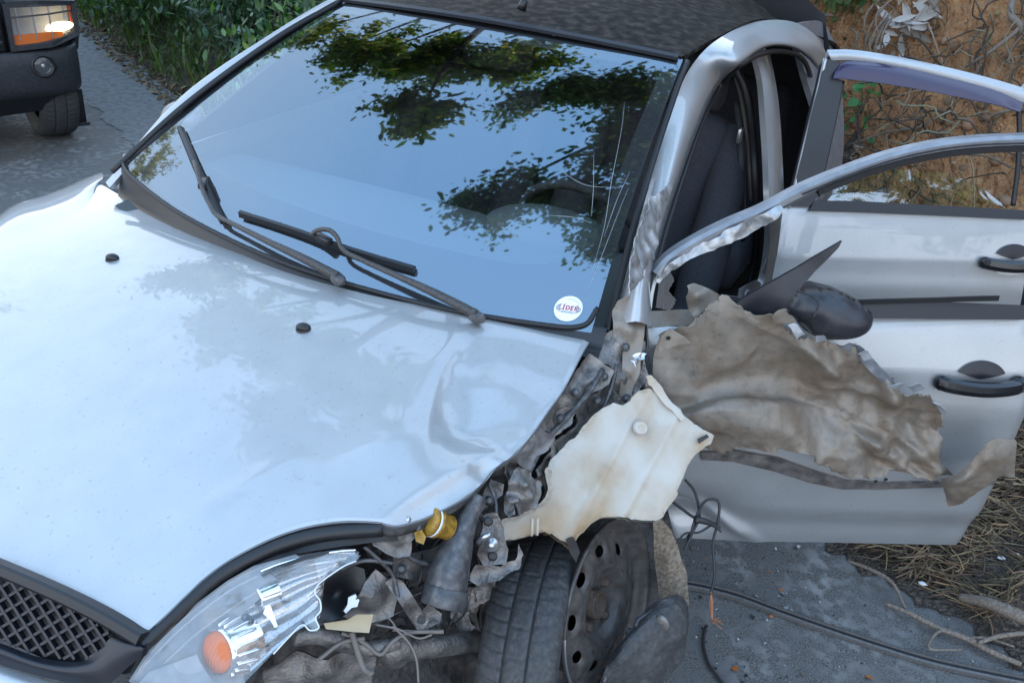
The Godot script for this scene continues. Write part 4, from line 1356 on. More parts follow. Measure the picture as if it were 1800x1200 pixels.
func make_cabin(car: Node3D) -> void:
	begin()
	patch([[Vector3(-0.72, 0.90, -0.30), Vector3(0, 0.92, -0.16), Vector3(0.64, 0.89, -0.32)], [Vector3(-0.72, 0.93, -0.6), Vector3(0, 0.95, -0.5), Vector3(0.66, 0.92, -0.6)], [Vector3(-0.70, 0.90, -0.82), Vector3(0, 0.92, -0.8), Vector3(0.64, 0.90, -0.82)], [Vector3(-0.70, 0.62, -0.84), Vector3(0, 0.6, -0.8), Vector3(0.66, 0.62, -0.84)]], 24, 24)
	var dash := put("dashboard", car, m.dash)
	begin()
	ellipsoid(Vector3(0.34, 0.93, -0.76), Vector3(0.19, 0.07, 0.12))
	put("instrument_hood", dash, m.dash)
	begin()
	var c := Vector3(0.34, 0.86, -0.98)
	var ax := Vector3(0, 0.42, -0.9).normalized()
	var x := ax.cross(Vector3.UP).normalized()
	var y := x.cross(ax)
	var ring := []
	for k in 41:
		var a := TAU * k / 40.0
		ring.append(c + (x * cos(a) + y * sin(a)) * 0.185)
	tube(ring, 0.014, 8)
	tube([c - x * 0.18, c - ax * 0.02, c + x * 0.18], 0.016, 8, 10)
	ellipsoid(c - ax * 0.01, Vector3(0.07, 0.06, 0.04))
	put("steering_wheel", car, m.cabin)
	for s in [0.33, -0.40]:
		begin()
		rbox(Vector3(s, 0.42, -1.30), Vector3(0.50, 0.20, 0.52), Basis(Vector3(1, 0, 0), -0.12), 0.06)
		rbox(Vector3(s, 0.78, -1.67), Vector3(0.42, 0.60, 0.20), Basis(Vector3(1, 0, 0), -0.22), 0.07)
		for e in [-1.0, 1.0]:
			tube([Vector3(s + e * 0.20, 1.03, -1.74), Vector3(s + e * 0.245, 0.86, -1.60), Vector3(s + e * 0.255, 0.64, -1.47), Vector3(s + e * 0.25, 0.46, -1.38)], [0.045, 0.065, 0.07, 0.06], 12, 14)
			tube([Vector3(s + e * 0.23, 0.47, -1.50), Vector3(s + e * 0.24, 0.50, -1.25), Vector3(s + e * 0.22, 0.45, -1.04)], [0.05, 0.06, 0.05], 12, 10)
		var seat := put("front_seat", car, m.cloth)
		begin()
		rbox(Vector3(s, 1.14, -1.83), Vector3(0.28, 0.19, 0.12), Basis(Vector3(1, 0, 0), -0.2), 0.05)
		tube([Vector3(s - 0.07, 1.10, -1.83), Vector3(s - 0.07, 0.95, -1.80)], 0.007, 6)
		tube([Vector3(s + 0.07, 1.10, -1.83), Vector3(s + 0.07, 0.95, -1.80)], 0.007, 6)
		put("headrest", seat, m.cloth)
	begin()
	rbox(Vector3(-0.04, 0.42, -2.25), Vector3(1.24, 0.22, 0.5), Basis.IDENTITY, 0.06)
	rbox(Vector3(-0.04, 0.72, -2.56), Vector3(1.24, 0.62, 0.16), Basis(Vector3(1, 0, 0), -0.2), 0.06)
	put("rear_seat", car, m.cloth)
	begin()
	rbox(Vector3(-0.05, 0.22, -1.6), Vector3(1.5, 0.04, 2.9), Basis.IDENTITY, 0.01)
	rbox(Vector3(-0.05, 0.55, -0.55), Vector3(1.45, 0.66, 0.03), Basis.IDENTITY, 0.01)
	put("cabin_floor", car, m.cabin)
	begin()
	tube([Vector3(0.525, 1.114, -1.765), Vector3(0.569, 1.033, -1.703), Vector3(0.611, 0.934, -1.636), Vector3(0.625, 0.642, -1.807)], 0.012, 6, 16)
	put("seat_belt", car, M(Color(0.03, 0.033, 0.04), 0.7))
	begin()
	rbox(Vector3(0.584, 1.046, -1.634), Vector3(0.014, 0.05, 0.026), Basis.IDENTITY, 0.005)
	put("belt_guide", car, m.steel)

func door_panel(f: Callable, s_front: Callable, s_back: Callable, thick: float, droop := 0.0, bend = null) -> void:
	var rows := []
	var n := 64
	for j in n + 1:
		var row := []
		for i in n + 1:
			var u := float(i) / n
			var y := lerpf(0.962 - droop * (1.0 - u), 0.262, float(j) / n)
			var s: float = lerpf(s_front.call(y), s_back.call(y), u)
			var off := -0.012 * pow(smoothstep(0.972, 1.0, maxf(u, 1.0 - u)), 2.0) - 0.008 * pow(smoothstep(0.03, 0.0, float(j) / n), 2.0)
			# body crease and the hollow under it
			off += 0.004 * exp(-pow((y - 0.735) / 0.03, 2.0)) - 0.006 * exp(-pow((y - 0.34) / 0.035, 2.0))
			if bend != null:
				off += bend.call(s, y)
			row.append(f.call(s, y, off))
		rows.append(row)
	solid(rows, thick)

func handle(parent: Node3D, f: Callable, s: float, y: float, lock: bool) -> void:
	begin()
	# the dished cup behind the grip
	gridf(20, 10, func(u, v):
		var a: float = lerpf(0.12, 0.88, u) * PI
		var k: float = v
		return f.call(s - cos(a) * 0.062 * k, y + 0.012 + sin(a) * 0.044 * k, 0.004 + 0.010 * k * (1.0 - k)))
	var h := put("handle", parent, m.trim)
	begin()
	var path := []
	for k in 15:
		var u := k / 14.0
		path.append(f.call(s - 0.100 + 0.198 * u, y + 0.004 - 0.004 * sin(u * PI), 0.012 + 0.022 * pow(sin(u * PI), 0.6)))
	sweep(path, [Vector2(-0.017, -0.010), Vector2(-0.019, 0.0), Vector2(-0.014, 0.010), Vector2(0.0, 0.013), Vector2(0.013, 0.009), Vector2(0.018, 0.0), Vector2(0.016, -0.010)], f.call(s, y, 0.1) - f.call(s, y, 0.0))
	put("grip", h, m.black_gloss)
	begin()
	ellipsoid(f.call(s - 0.095, y + 0.004, 0.012), Vector3(0.017, 0.019, 0.015))
	ellipsoid(f.call(s + 0.092, y + 0.006, 0.010), Vector3(0.022, 0.022, 0.016))
	put("grip_end", h, m.black_gloss)
	if lock:
		var c: Vector3 = f.call(s + 0.098, y + 0.004, 0.0)
		begin()
		lathe(c, f.call(s, y, 0.1) - f.call(s, y, 0.0), [[0.020, 0.0075], [0.0275, 0.007], [0.0275, 0.0]], 16)
		put("key_lock", h, m.steel)
	begin()
	gridf(16, 4, func(u, v):
		var a: float = lerpf(0.1, 0.9, u) * PI
		return f.call(s - cos(a) * 0.055, y - 0.018 - sin(a) * 0.018 * v, 0.003 + 0.003 * v))
	put("grip_recess", h, m.paint)

func make_doors(car: Node3D) -> void:
	# --- rear door, open
	begin()
	door_panel(rear_door_at, func(y): return -0.105 - 0.04 * (0.95 - y), func(y): return 0.80 - 0.25 * smoothstep(0.75, 0.45, y), 0.05)
	var rd := put("rear_door", car, m.paint)
	handle(rd, rear_door_at, 0.625, 0.815, false)
	begin()
	sheet([Vector3(0.889, 0.978, -1.369), Vector3(1.015, 0.979, -1.455), Vector3(1.207, 0.974, -1.582), Vector3(1.441, 0.968, -1.737), Vector3(1.449, 0.943, -1.728), Vector3(1.214, 0.948, -1.572), Vector3(0.994, 0.951, -1.425), Vector3(0.885, 0.951, -1.352)], [], 0.02, 0.0, 8.0, 0.02)
	put("belt_molding", rd, m.trim)
	begin()
	sheet([Vector3(0.809, 1.344, -1.492), Vector3(0.833, 1.341, -1.504), Vector3(0.851, 1.338, -1.515), Vector3(0.849, 1.298, -1.492), Vector3(0.87, 1.291, -1.503), Vector3(0.88, 1.22, -1.475), Vector3(0.886, 1.139, -1.44), Vector3(0.894, 1.042, -1.401), Vector3(0.894, 0.988, -1.378), Vector3(0.882, 0.962, -1.357), Vector3(0.831, 0.96, -1.326), Vector3(0.828, 1.008, -1.348), Vector3(0.824, 1.105, -1.389), Vector3(0.818, 1.194, -1.428), Vector3(0.815, 1.275, -1.463)], [], 0.02, 0.0, 8.0, 0.03)
	put("pillar_cover", rd, m.trim)
	begin()
	tube([Vector3(0.811, 1.343, -1.498), Vector3(0.815, 1.274, -1.47), Vector3(0.819, 1.193, -1.435), Vector3(0.823, 1.103, -1.396), Vector3(0.829, 1.006, -1.354), Vector3(0.828, 0.952, -1.33)], 0.006, 6, 30)
	put("pillar_edge", rd, m.paint)
	begin()
	patch([[Vector3(0.808, 1.365, -1.516), Vector3(0.87, 1.368, -1.56), Vector3(0.958, 1.36, -1.615), Vector3(1.064, 1.345, -1.679), Vector3(1.172, 1.326, -1.743), Vector3(1.266, 1.307, -1.797), Vector3(1.363, 1.284, -1.852)], [Vector3(0.818, 1.355, -1.501), Vector3(0.876, 1.358, -1.542), Vector3(0.964, 1.349, -1.597), Vector3(1.069, 1.334, -1.66), Vector3(1.176, 1.314, -1.723), Vector3(1.271, 1.293, -1.777), Vector3(1.368, 1.269, -1.831)], [Vector3(0.827, 1.34, -1.507), Vector3(0.879, 1.342, -1.544), Vector3(0.967, 1.334, -1.599), Vector3(1.073, 1.317, -1.662), Vector3(1.182, 1.295, -1.725), Vector3(1.277, 1.273, -1.779), Vector3(1.375, 1.247, -1.832)]], 40, 6, 0.03)
	put("window_frame", rd, m.paint)
	begin()
	patch([[Vector3(0.844, 1.321, -1.505), Vector3(0.856, 1.338, -1.519), Vector3(0.894, 1.343, -1.547), Vector3(0.982, 1.336, -1.602), Vector3(1.088, 1.319, -1.666), Vector3(1.196, 1.299, -1.729), Vector3(1.275, 1.28, -1.774), Vector3(1.342, 1.256, -1.807)], [Vector3(0.847, 1.312, -1.485), Vector3(0.863, 1.325, -1.498), Vector3(0.905, 1.329, -1.523), Vector3(0.989, 1.32, -1.576), Vector3(1.095, 1.302, -1.638), Vector3(1.203, 1.281, -1.701), Vector3(1.282, 1.26, -1.745), Vector3(1.342, 1.238, -1.779)], [Vector3(0.848, 1.299, -1.475), Vector3(0.874, 1.3, -1.486), Vector3(0.914, 1.298, -1.51), Vector3(0.999, 1.291, -1.563), Vector3(1.103, 1.278, -1.627), Vector3(1.209, 1.262, -1.691), Vector3(1.286, 1.25, -1.737), Vector3(1.337, 1.236, -1.77)]], 50, 10, 0.003)
	put("wind_deflector", rd, m.smoke)
	begin()
	sweep([rear_door_at(0.62, 1.30), rear_door_at(0.72, 1.24), rear_door_at(0.76, 1.12), rear_door_at(0.78, 0.96)], [Vector2(-0.018, -0.03), Vector2(-0.018, 0.01), Vector2(0.018, 0.01), Vector2(0.018, -0.03)], rear_out, 30)
	put("rear_upright", rd, m.paint)
	begin()
	tube([Vector3(0.869, 1.288, -1.513), Vector3(0.875, 1.218, -1.483), Vector3(0.882, 1.136, -1.448), Vector3(0.889, 1.047, -1.41), Vector3(0.893, 0.986, -1.386)], 0.007, 6, 30)
	tube([Vector3(1.336, 1.238, -1.806), Vector3(1.361, 1.163, -1.787), Vector3(1.385, 1.071, -1.759), Vector3(1.403, 0.976, -1.725)], 0.008, 6, 30)
	put("window_seal", rd, m.rubber)
	begin()
	patch([[Vector3(0.898, 0.998, -1.414), Vector3(0.952, 1.031, -1.464), Vector3(1.019, 1.053, -1.518), Vector3(1.104, 1.061, -1.578), Vector3(1.195, 1.053, -1.637), Vector3(1.285, 1.028, -1.687), Vector3(1.379, 0.973, -1.727)], [Vector3(0.901, 0.974, -1.404), Vector3(0.967, 0.992, -1.454), Vector3(1.036, 1.005, -1.505), Vector3(1.12, 1.01, -1.562), Vector3(1.21, 1.005, -1.622), Vector3(1.294, 0.993, -1.676), Vector3(1.383, 0.967, -1.726)], [Vector3(0.903, 0.949, -1.394), Vector3(0.982, 0.952, -1.447), Vector3(1.055, 0.954, -1.494), Vector3(1.136, 0.955, -1.548), Vector3(1.225, 0.956, -1.609), Vector3(1.304, 0.956, -1.665), Vector3(1.387, 0.956, -1.724)]], 30, 12)
	put("window_glass", rd, m.screen)
	# --- front door, open wide
	var f_front := func(y): return -0.045 - 0.108 * smoothstep(0.34, 0.80, y) + 0.045 * smoothstep(0.36, 0.26, y)
	var f_back := func(y): return 0.79 - 0.005 * smoothstep(0.3, 0.6, y) - 0.03 * smoothstep(0.7, 0.95, y)
	begin()
	door_panel(front_door_at, f_front, f_back, 0.05, 0.075, func(s, y):
		var near := exp(-pow((s - 0.02) / 0.10, 2.0) - pow((y - 0.36) / 0.07, 2.0))
		var ridge := exp(-pow((s - 0.10 - (0.36 - y) * 1.3) / 0.03, 2.0) - pow((y - 0.35) / 0.07, 2.0))
		return -0.045 * near + 0.022 * ridge + 0.004 * nz.get_noise_2d(s * 35.0, y * 35.0) * smoothstep(0.45, 0.1, s))
	var fd := put("front_door", car, m.paint)
	handle(fd, front_door_at, 0.637, 0.795, true)
	# belt strip with its loose end lifted off
	begin()
	sheet([Vector3(1.081, 0.972, -0.73), Vector3(1.216, 0.98, -0.813), Vector3(1.454, 0.98, -0.955), Vector3(1.464, 0.95, -0.944), Vector3(1.285, 0.944, -0.835), Vector3(1.091, 0.939, -0.718)], [], 0.02, 0.0, 8.0, 0.012)
	var belt := put("belt_molding", fd, m.trim)
	begin()
	sweep([Vector3(1.094, 0.975, -0.727), Vector3(1.171, 0.981, -0.774), Vector3(1.261, 0.99, -0.824), Vector3(1.328, 1, -0.855), Vector3(1.391, 1.008, -0.885)], [Vector2(-0.006, -0.002), Vector2(0.006, -0.002), Vector2(0.006, 0.002), Vector2(-0.006, 0.002)], front_out, 24)
	put("loose_strip", belt, m.rubber)
	# window frame: bent tube of pressed steel
	var hoop := [Vector3(0.733, 0.808, -0.49), Vector3(0.72, 0.86, -0.498), Vector3(0.71, 0.91, -0.508), Vector3(0.702, 0.971, -0.528), Vector3(0.705, 1.003, -0.54), Vector3(0.723, 1.037, -0.566), Vector3(0.763, 1.073, -0.607), Vector3(0.814, 1.108, -0.653), Vector3(0.872, 1.141, -0.703), Vector3(0.937, 1.187, -0.763), Vector3(1.005, 1.225, -0.821), Vector3(1.084, 1.262, -0.885), Vector3(1.167, 1.289, -0.946), Vector3(1.253, 1.305, -1.005), Vector3(1.359, 1.316, -1.073)]
	begin()
	sweep(hoop.slice(4), [Vector2(-0.004, -0.03), Vector2(-0.015, -0.02), Vector2(-0.016, 0.004), Vector2(-0.009, 0.012), Vector2(0.004, 0.012), Vector2(0.012, 0.006), Vector2(0.016, 0.0), Vector2(0.016, -0.02)], front_out, 90)
	var frame := put("window_frame", fd, m.dusty_paint)
	begin()
	sweep([front_door_at(0.712, 1.32), front_door_at(0.745, 1.29), front_door_at(0.758, 1.22), front_door_at(0.755, 1.1), front_door_at(0.745, 0.96)], [Vector2(-0.016, -0.03), Vector2(-0.016, 0.008), Vector2(0.016, 0.008), Vector2(0.016, -0.03)], front_out, 30)
	put("rear_upright", frame, m.trim)
	begin()
	sweep([Vector3(0.971, 1.194, -0.771), Vector3(1.01, 1.216, -0.804), Vector3(1.089, 1.253, -0.868), Vector3(1.171, 1.279, -0.93), Vector3(1.257, 1.296, -0.988), Vector3(1.362, 1.307, -1.056)], [Vector2(-0.004, -0.012), Vector2(0.009, -0.012), Vector2(0.009, 0.002), Vector2(-0.004, 0.002)], front_out, 50)
	put("frame_seal", frame, m.rubber)
	begin()
	sweep([Vector3(0.943, 1.176, -0.745), Vector3(1.011, 1.214, -0.802), Vector3(1.089, 1.251, -0.866), Vector3(1.171, 1.278, -0.927), Vector3(1.257, 1.295, -0.986), Vector3(1.363, 1.305, -1.054)].map(func(q): return q + Vector3(0, 0.012, 0)), [Vector2(-0.001, -0.004), Vector2(0.001, -0.004), Vector2(0.001, 0.001), Vector2(-0.001, 0.001)], front_out, 50)
	put("frame_groove", frame, m.black)
	begin()
	sheet([Vector3(0.708, 0.999, -0.526), Vector3(0.719, 1.026, -0.543), Vector3(0.759, 1.066, -0.582), Vector3(0.809, 1.103, -0.63), Vector3(0.865, 1.139, -0.68), Vector3(0.905, 1.164, -0.715), Vector3(0.918, 1.151, -0.716), Vector3(0.882, 1.119, -0.68), Vector3(0.845, 1.09, -0.647), Vector3(0.809, 1.071, -0.614), Vector3(0.764, 1.046, -0.576), Vector3(0.732, 1.02, -0.548), Vector3(0.717, 0.992, -0.528)], [Vector3(0.737, 1.041, -0.541), Vector3(0.783, 1.073, -0.605), Vector3(0.832, 1.113, -0.632), Vector3(0.859, 1.116, -0.672), Vector3(0.889, 1.146, -0.683)], 0.008, 0.010, 2.2, 0.002, 0.004)
	put("crushed_metal", frame, m.crushed)
	begin()
	sweep(hoop.slice(0, 6), [Vector2(-0.003, -0.02), Vector2(-0.003, 0.004), Vector2(0.004, 0.004), Vector2(0.004, -0.02)], front_out, 30)
	put("front_edge", frame, m.paint)
	begin()
	sheet([Vector3(0.716, 0.893, -0.495), Vector3(0.754, 0.898, -0.522), Vector3(0.787, 0.9, -0.541), Vector3(0.775, 0.888, -0.523), Vector3(0.749, 0.884, -0.503), Vector3(0.745, 0.87, -0.493), Vector3(0.746, 0.829, -0.486), Vector3(0.739, 0.813, -0.482)], [], 0.012, 0.002, 2.0, 0.006)
	put("hinge_flange", fd, m.paint)
	# what is left in the window opening
	begin()
	sheet([Vector3(0.715, 0.929, -0.534), Vector3(0.708, 0.977, -0.552), Vector3(0.722, 1.006, -0.575), Vector3(0.736, 0.988, -0.574), Vector3(0.731, 0.964, -0.56), Vector3(0.752, 0.945, -0.564), Vector3(0.749, 0.923, -0.552)], [], 0.02, 0.0, 8.0, 0.0)
	put("window_glass", fd, m.pane)
	begin()
	sheet([Vector3(0.704, 0.915, -0.533), Vector3(0.76, 0.922, -0.57), Vector3(0.801, 0.926, -0.596), Vector3(0.819, 0.899, -0.571), Vector3(0.768, 0.896, -0.539), Vector3(0.715, 0.888, -0.505)], [], 0.012, 0.006, 2.0, 0.004)
	sheet([Vector3(0.772, 0.993, -0.552), Vector3(0.793, 0.996, -0.566), Vector3(0.835, 0.979, -0.583), Vector3(0.86, 0.971, -0.593), Vector3(0.823, 0.948, -0.549), Vector3(0.808, 0.93, -0.532), Vector3(0.784, 0.944, -0.548), Vector3(0.774, 0.965, -0.552)], [Vector3(0.802, 0.985, -0.531)], 0.01, 0.01, 2.5, 0.003, 0.004)
	put("torn_lining", fd, m.primer)
	begin()
	for k in 5:
		tube([Vector3(0.842, 0.967, -0.569) + Vector3(0, 0.004 * k, 0), Vector3(0.876, 0.974, -0.57) + Vector3(0.01, 0.006 * k - 0.01, 0), Vector3(0.908, 0.962, -0.594) + Vector3(0, 0.003 * k, 0.005 * k)], 0.0025, 5, 10)
	put("mirror_wires", fd, m.cable)
	# mirror: triangular sail torn round, and the housing
	begin()
	sheet([Vector3(0.886, 0.99, -0.525), Vector3(0.931, 1.031, -0.559), Vector3(0.985, 1.075, -0.6), Vector3(1.029, 1.114, -0.633), Vector3(1.056, 1.136, -0.659), Vector3(1.053, 1.122, -0.65), Vector3(1.027, 1.079, -0.626), Vector3(1.007, 1.044, -0.598), Vector3(1, 1.015, -0.581), Vector3(0.997, 0.98, -0.574), Vector3(0.971, 0.963, -0.563), Vector3(0.932, 0.968, -0.554)], [], 0.015, 0.0, 8.0, 0.012)
	var mirror := put("door_mirror", fd, m.trim)
	begin()
	sheet([Vector3(0.981, 0.989, -0.581), Vector3(0.991, 1.017, -0.588), Vector3(1.005, 1.035, -0.593), Vector3(1.039, 1.044, -0.606), Vector3(1.082, 1.035, -0.627), Vector3(1.123, 1.015, -0.654), Vector3(1.151, 0.99, -0.671), Vector3(1.156, 0.964, -0.661), Vector3(1.142, 0.945, -0.644), Vector3(1.11, 0.933, -0.62), Vector3(1.072, 0.933, -0.597), Vector3(1.044, 0.944, -0.585), Vector3(1.022, 0.959, -0.591), Vector3(0.999, 0.972, -0.583)], [], 0.010, 0.0, 8.0, 0.06, 0.0, 0.062, 0.055)
	put("mirror_housing", mirror, skin(M(Color.WHITE, 0.42), tex(0.02, 90, [[0.2, Color(0.014, 0.015, 0.02)], [0.9, Color(0.032, 0.032, 0.038)]]), 4.0))
	begin()
	tube([Vector3(1.003, 1.042, -0.56), Vector3(1.032, 1.045, -0.549), Vector3(1.053, 1.031, -0.548), Vector3(1.051, 1.004, -0.532)], 0.0016, 5, 20)
	put("housing_seam", mirror, m.black)
	# dark rubbing strip that shows under the torn wing
	begin()
	sheet([Vector3(0.877, 0.583, -0.549), Vector3(0.945, 0.593, -0.586), Vector3(1.044, 0.574, -0.646), Vector3(1.123, 0.538, -0.695), Vector3(1.203, 0.507, -0.746), Vector3(1.291, 0.503, -0.799), Vector3(1.402, 0.511, -0.864), Vector3(1.529, 0.518, -0.941), Vector3(1.53, 0.506, -0.943), Vector3(1.407, 0.494, -0.869), Vector3(1.296, 0.482, -0.805), Vector3(1.196, 0.48, -0.746), Vector3(1.118, 0.5, -0.697), Vector3(1.038, 0.535, -0.645), Vector3(0.95, 0.56, -0.59), Vector3(0.88, 0.562, -0.551)], [], 0.015, 0.002, 2.0, 0.01)
	put("rubbing_strip", fd, m.grime)

func make_wreck(car: Node3D) -> void:
	# --- dark engine bay behind everything
	begin()
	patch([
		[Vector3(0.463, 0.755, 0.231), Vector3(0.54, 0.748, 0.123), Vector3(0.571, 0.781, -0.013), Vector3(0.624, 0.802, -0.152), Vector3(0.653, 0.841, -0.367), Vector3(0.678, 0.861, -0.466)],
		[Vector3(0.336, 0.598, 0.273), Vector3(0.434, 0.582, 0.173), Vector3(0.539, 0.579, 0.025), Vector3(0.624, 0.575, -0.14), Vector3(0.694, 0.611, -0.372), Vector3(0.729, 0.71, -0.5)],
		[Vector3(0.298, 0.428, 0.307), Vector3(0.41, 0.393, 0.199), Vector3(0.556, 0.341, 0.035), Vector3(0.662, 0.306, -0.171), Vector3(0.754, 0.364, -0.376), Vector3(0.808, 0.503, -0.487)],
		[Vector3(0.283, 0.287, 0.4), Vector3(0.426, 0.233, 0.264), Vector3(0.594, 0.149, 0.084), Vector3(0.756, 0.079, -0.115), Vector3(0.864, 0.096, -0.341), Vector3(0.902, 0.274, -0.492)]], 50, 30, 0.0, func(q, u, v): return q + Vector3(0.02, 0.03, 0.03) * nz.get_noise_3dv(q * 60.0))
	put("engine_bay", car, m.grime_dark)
	lip = 0.0045
	# --- inner wing: upper rail, pressed in panels that run back to the pillar
	begin()
	sheet([Vector3(0.638, 0.896, -0.349), Vector3(0.653, 0.906, -0.381), Vector3(0.674, 0.925, -0.428), Vector3(0.697, 0.929, -0.454), Vector3(0.725, 0.891, -0.432), Vector3(0.744, 0.858, -0.395), Vector3(0.743, 0.803, -0.361), Vector3(0.748, 0.749, -0.33), Vector3(0.767, 0.695, -0.306), Vector3(0.721, 0.692, -0.283), Vector3(0.703, 0.728, -0.284), Vector3(0.709, 0.795, -0.327), Vector3(0.701, 0.838, -0.349), Vector3(0.676, 0.86, -0.345), Vector3(0.653, 0.865, -0.318), Vector3(0.638, 0.883, -0.328)], [Vector3(0.703, 0.906, -0.386), Vector3(0.721, 0.846, -0.345), Vector3(0.735, 0.756, -0.309), Vector3(0.662, 0.889, -0.363)], 0.010, 0.007, 2.2, 0.004, 0.003)
	var apron := put("hinge_pillar", car, m.grime)
	begin()
	sheet([Vector3(0.654, 0.953, -0.417), Vector3(0.66, 0.974, -0.426), Vector3(0.674, 0.984, -0.439), Vector3(0.7, 0.968, -0.447), Vector3(0.725, 0.944, -0.439), Vector3(0.735, 0.906, -0.407), Vector3(0.748, 0.855, -0.376), Vector3(0.745, 0.811, -0.348), Vector3(0.755, 0.757, -0.32), Vector3(0.766, 0.704, -0.292), Vector3(0.749, 0.702, -0.283), Vector3(0.728, 0.777, -0.319), Vector3(0.715, 0.841, -0.352), Vector3(0.7, 0.894, -0.378), Vector3(0.672, 0.907, -0.391)], [Vector3(0.706, 0.937, -0.381), Vector3(0.734, 0.863, -0.349), Vector3(0.747, 0.778, -0.303)], 0.010, 0.004, 2.2, 0.006, 0.002)
	put("pillar_skin", apron, m.primer)
	begin()
	sheet([Vector3(0.701, 0.89, -0.419), Vector3(0.715, 0.895, -0.429), Vector3(0.731, 0.887, -0.445), Vector3(0.743, 0.849, -0.414), Vector3(0.758, 0.822, -0.405), Vector3(0.747, 0.793, -0.382), Vector3(0.751, 0.766, -0.355), Vector3(0.737, 0.803, -0.358)], [], 0.010, 0.006, 2.4, 0.004, 0.004)
	put("hinge_bracket", apron, m.grime)
	begin()
	sheet([Vector3(0.722, 0.874, -0.382), Vector3(0.734, 0.886, -0.388), Vector3(0.75, 0.883, -0.4), Vector3(0.751, 0.875, -0.389), Vector3(0.739, 0.876, -0.372), Vector3(0.738, 0.858, -0.367), Vector3(0.748, 0.849, -0.373), Vector3(0.745, 0.837, -0.358), Vector3(0.734, 0.845, -0.357)], [], 0.006, 0.003, 2.4, 0.004, 0.002)
	put("hinge_leaf", apron, m.steel)
	begin()
	sheet([Vector3(0.652, 0.896, -0.305), Vector3(0.682, 0.877, -0.314), Vector3(0.704, 0.863, -0.322), Vector3(0.704, 0.84, -0.302), Vector3(0.685, 0.834, -0.264), Vector3(0.67, 0.825, -0.213), Vector3(0.655, 0.835, -0.193), Vector3(0.648, 0.857, -0.184), Vector3(0.648, 0.869, -0.23), Vector3(0.649, 0.881, -0.269)], [Vector3(0.688, 0.866, -0.278), Vector3(0.675, 0.85, -0.225), Vector3(0.659, 0.869, -0.285)], 0.008, 0.004, 2.4, 0.004, 0.002)
	put("rail_top", apron, m.grime)
	begin()
	sheet([Vector3(0.649, 0.863, -0.183), Vector3(0.666, 0.841, -0.19), Vector3(0.676, 0.826, -0.204), Vector3(0.677, 0.804, -0.179), Vector3(0.667, 0.796, -0.156), Vector3(0.657, 0.787, -0.133), Vector3(0.65, 0.815, -0.109), Vector3(0.639, 0.835, -0.085), Vector3(0.642, 0.848, -0.106), Vector3(0.646, 0.86, -0.141)], [Vector3(0.649, 0.822, -0.163), Vector3(0.663, 0.811, -0.176), Vector3(0.648, 0.813, -0.126)], 0.007, 0.004, 2.6, 0.003, 0.003)
	put("pressed_rail", apron, m.grime)
	begin()
	sheet([Vector3(0.671, 0.821, -0.211), Vector3(0.691, 0.827, -0.281), Vector3(0.704, 0.845, -0.324), Vector3(0.729, 0.804, -0.323), Vector3(0.733, 0.763, -0.294), Vector3(0.71, 0.762, -0.251), Vector3(0.683, 0.786, -0.208)], [Vector3(0.688, 0.781, -0.271), Vector3(0.694, 0.796, -0.315)], 0.010, 0.006, 2.2, 0.004, 0.003)
	put("rail_side", apron, m.grime)
	begin()
	sheet([Vector3(0.639, 0.838, -0.08), Vector3(0.654, 0.818, -0.1), Vector3(0.668, 0.799, -0.12), Vector3(0.666, 0.779, -0.101), Vector3(0.654, 0.779, -0.07), Vector3(0.656, 0.758, -0.039), Vector3(0.637, 0.789, -0.017), Vector3(0.629, 0.819, -0.006), Vector3(0.628, 0.832, -0.027)], [Vector3(0.649, 0.811, -0.037), Vector3(0.64, 0.826, -0.029)], 0.007, 0.003, 2.6, 0.004, 0.002)
	put("slam_bracket", apron, skin(M(Color.WHITE, 0.42, 0.45), tex(0.02, 92, [[0.2, Color(0.13, 0.125, 0.13)], [0.8, Color(0.27, 0.26, 0.265)]]), 4.0))
	begin()
	lathe(Vector3(0.647, 0.843, -0.042), Vector3(0.3, 0.75, 0.55), [[-0.004, 0.014], [0.001, 0.013], [0.002, 0.0085], [0.008, 0.008], [0.009, 0.005], [0.004, 0.004], [0.004, 0.0]], 16)
	put("bolt", apron, m.steel)
	begin()
	sheet([Vector3(0.658, 0.78, -0.117), Vector3(0.673, 0.786, -0.159), Vector3(0.685, 0.794, -0.202), Vector3(0.704, 0.79, -0.233), Vector3(0.708, 0.775, -0.226), Vector3(0.685, 0.77, -0.187), Vector3(0.677, 0.758, -0.144), Vector3(0.67, 0.74, -0.111), Vector3(0.675, 0.716, -0.086), Vector3(0.668, 0.708, -0.065), Vector3(0.656, 0.724, -0.05), Vector3(0.655, 0.746, -0.069)], [Vector3(0.681, 0.775, -0.106), Vector3(0.688, 0.789, -0.181), Vector3(0.675, 0.746, -0.06)], 0.007, 0.005, 2.6, 0.003, 0.004)
	put("folded_flange", apron, m.grime)
	begin()
	sheet([Vector3(0.62, 0.823, 0.014), Vector3(0.63, 0.829, 0.005), Vector3(0.645, 0.813, 0.002), Vector3(0.659, 0.782, -0.005), Vector3(0.671, 0.757, 0.004), Vector3(0.66, 0.757, 0.023), Vector3(0.65, 0.773, 0.03), Vector3(0.636, 0.794, 0.03)], [Vector3(0.639, 0.785, 0.003), Vector3(0.648, 0.759, -0.001)], 0.006, 0.002, 2.6, 0.004, 0.002)
	put("folded_tab", apron, m.grime)
	begin()
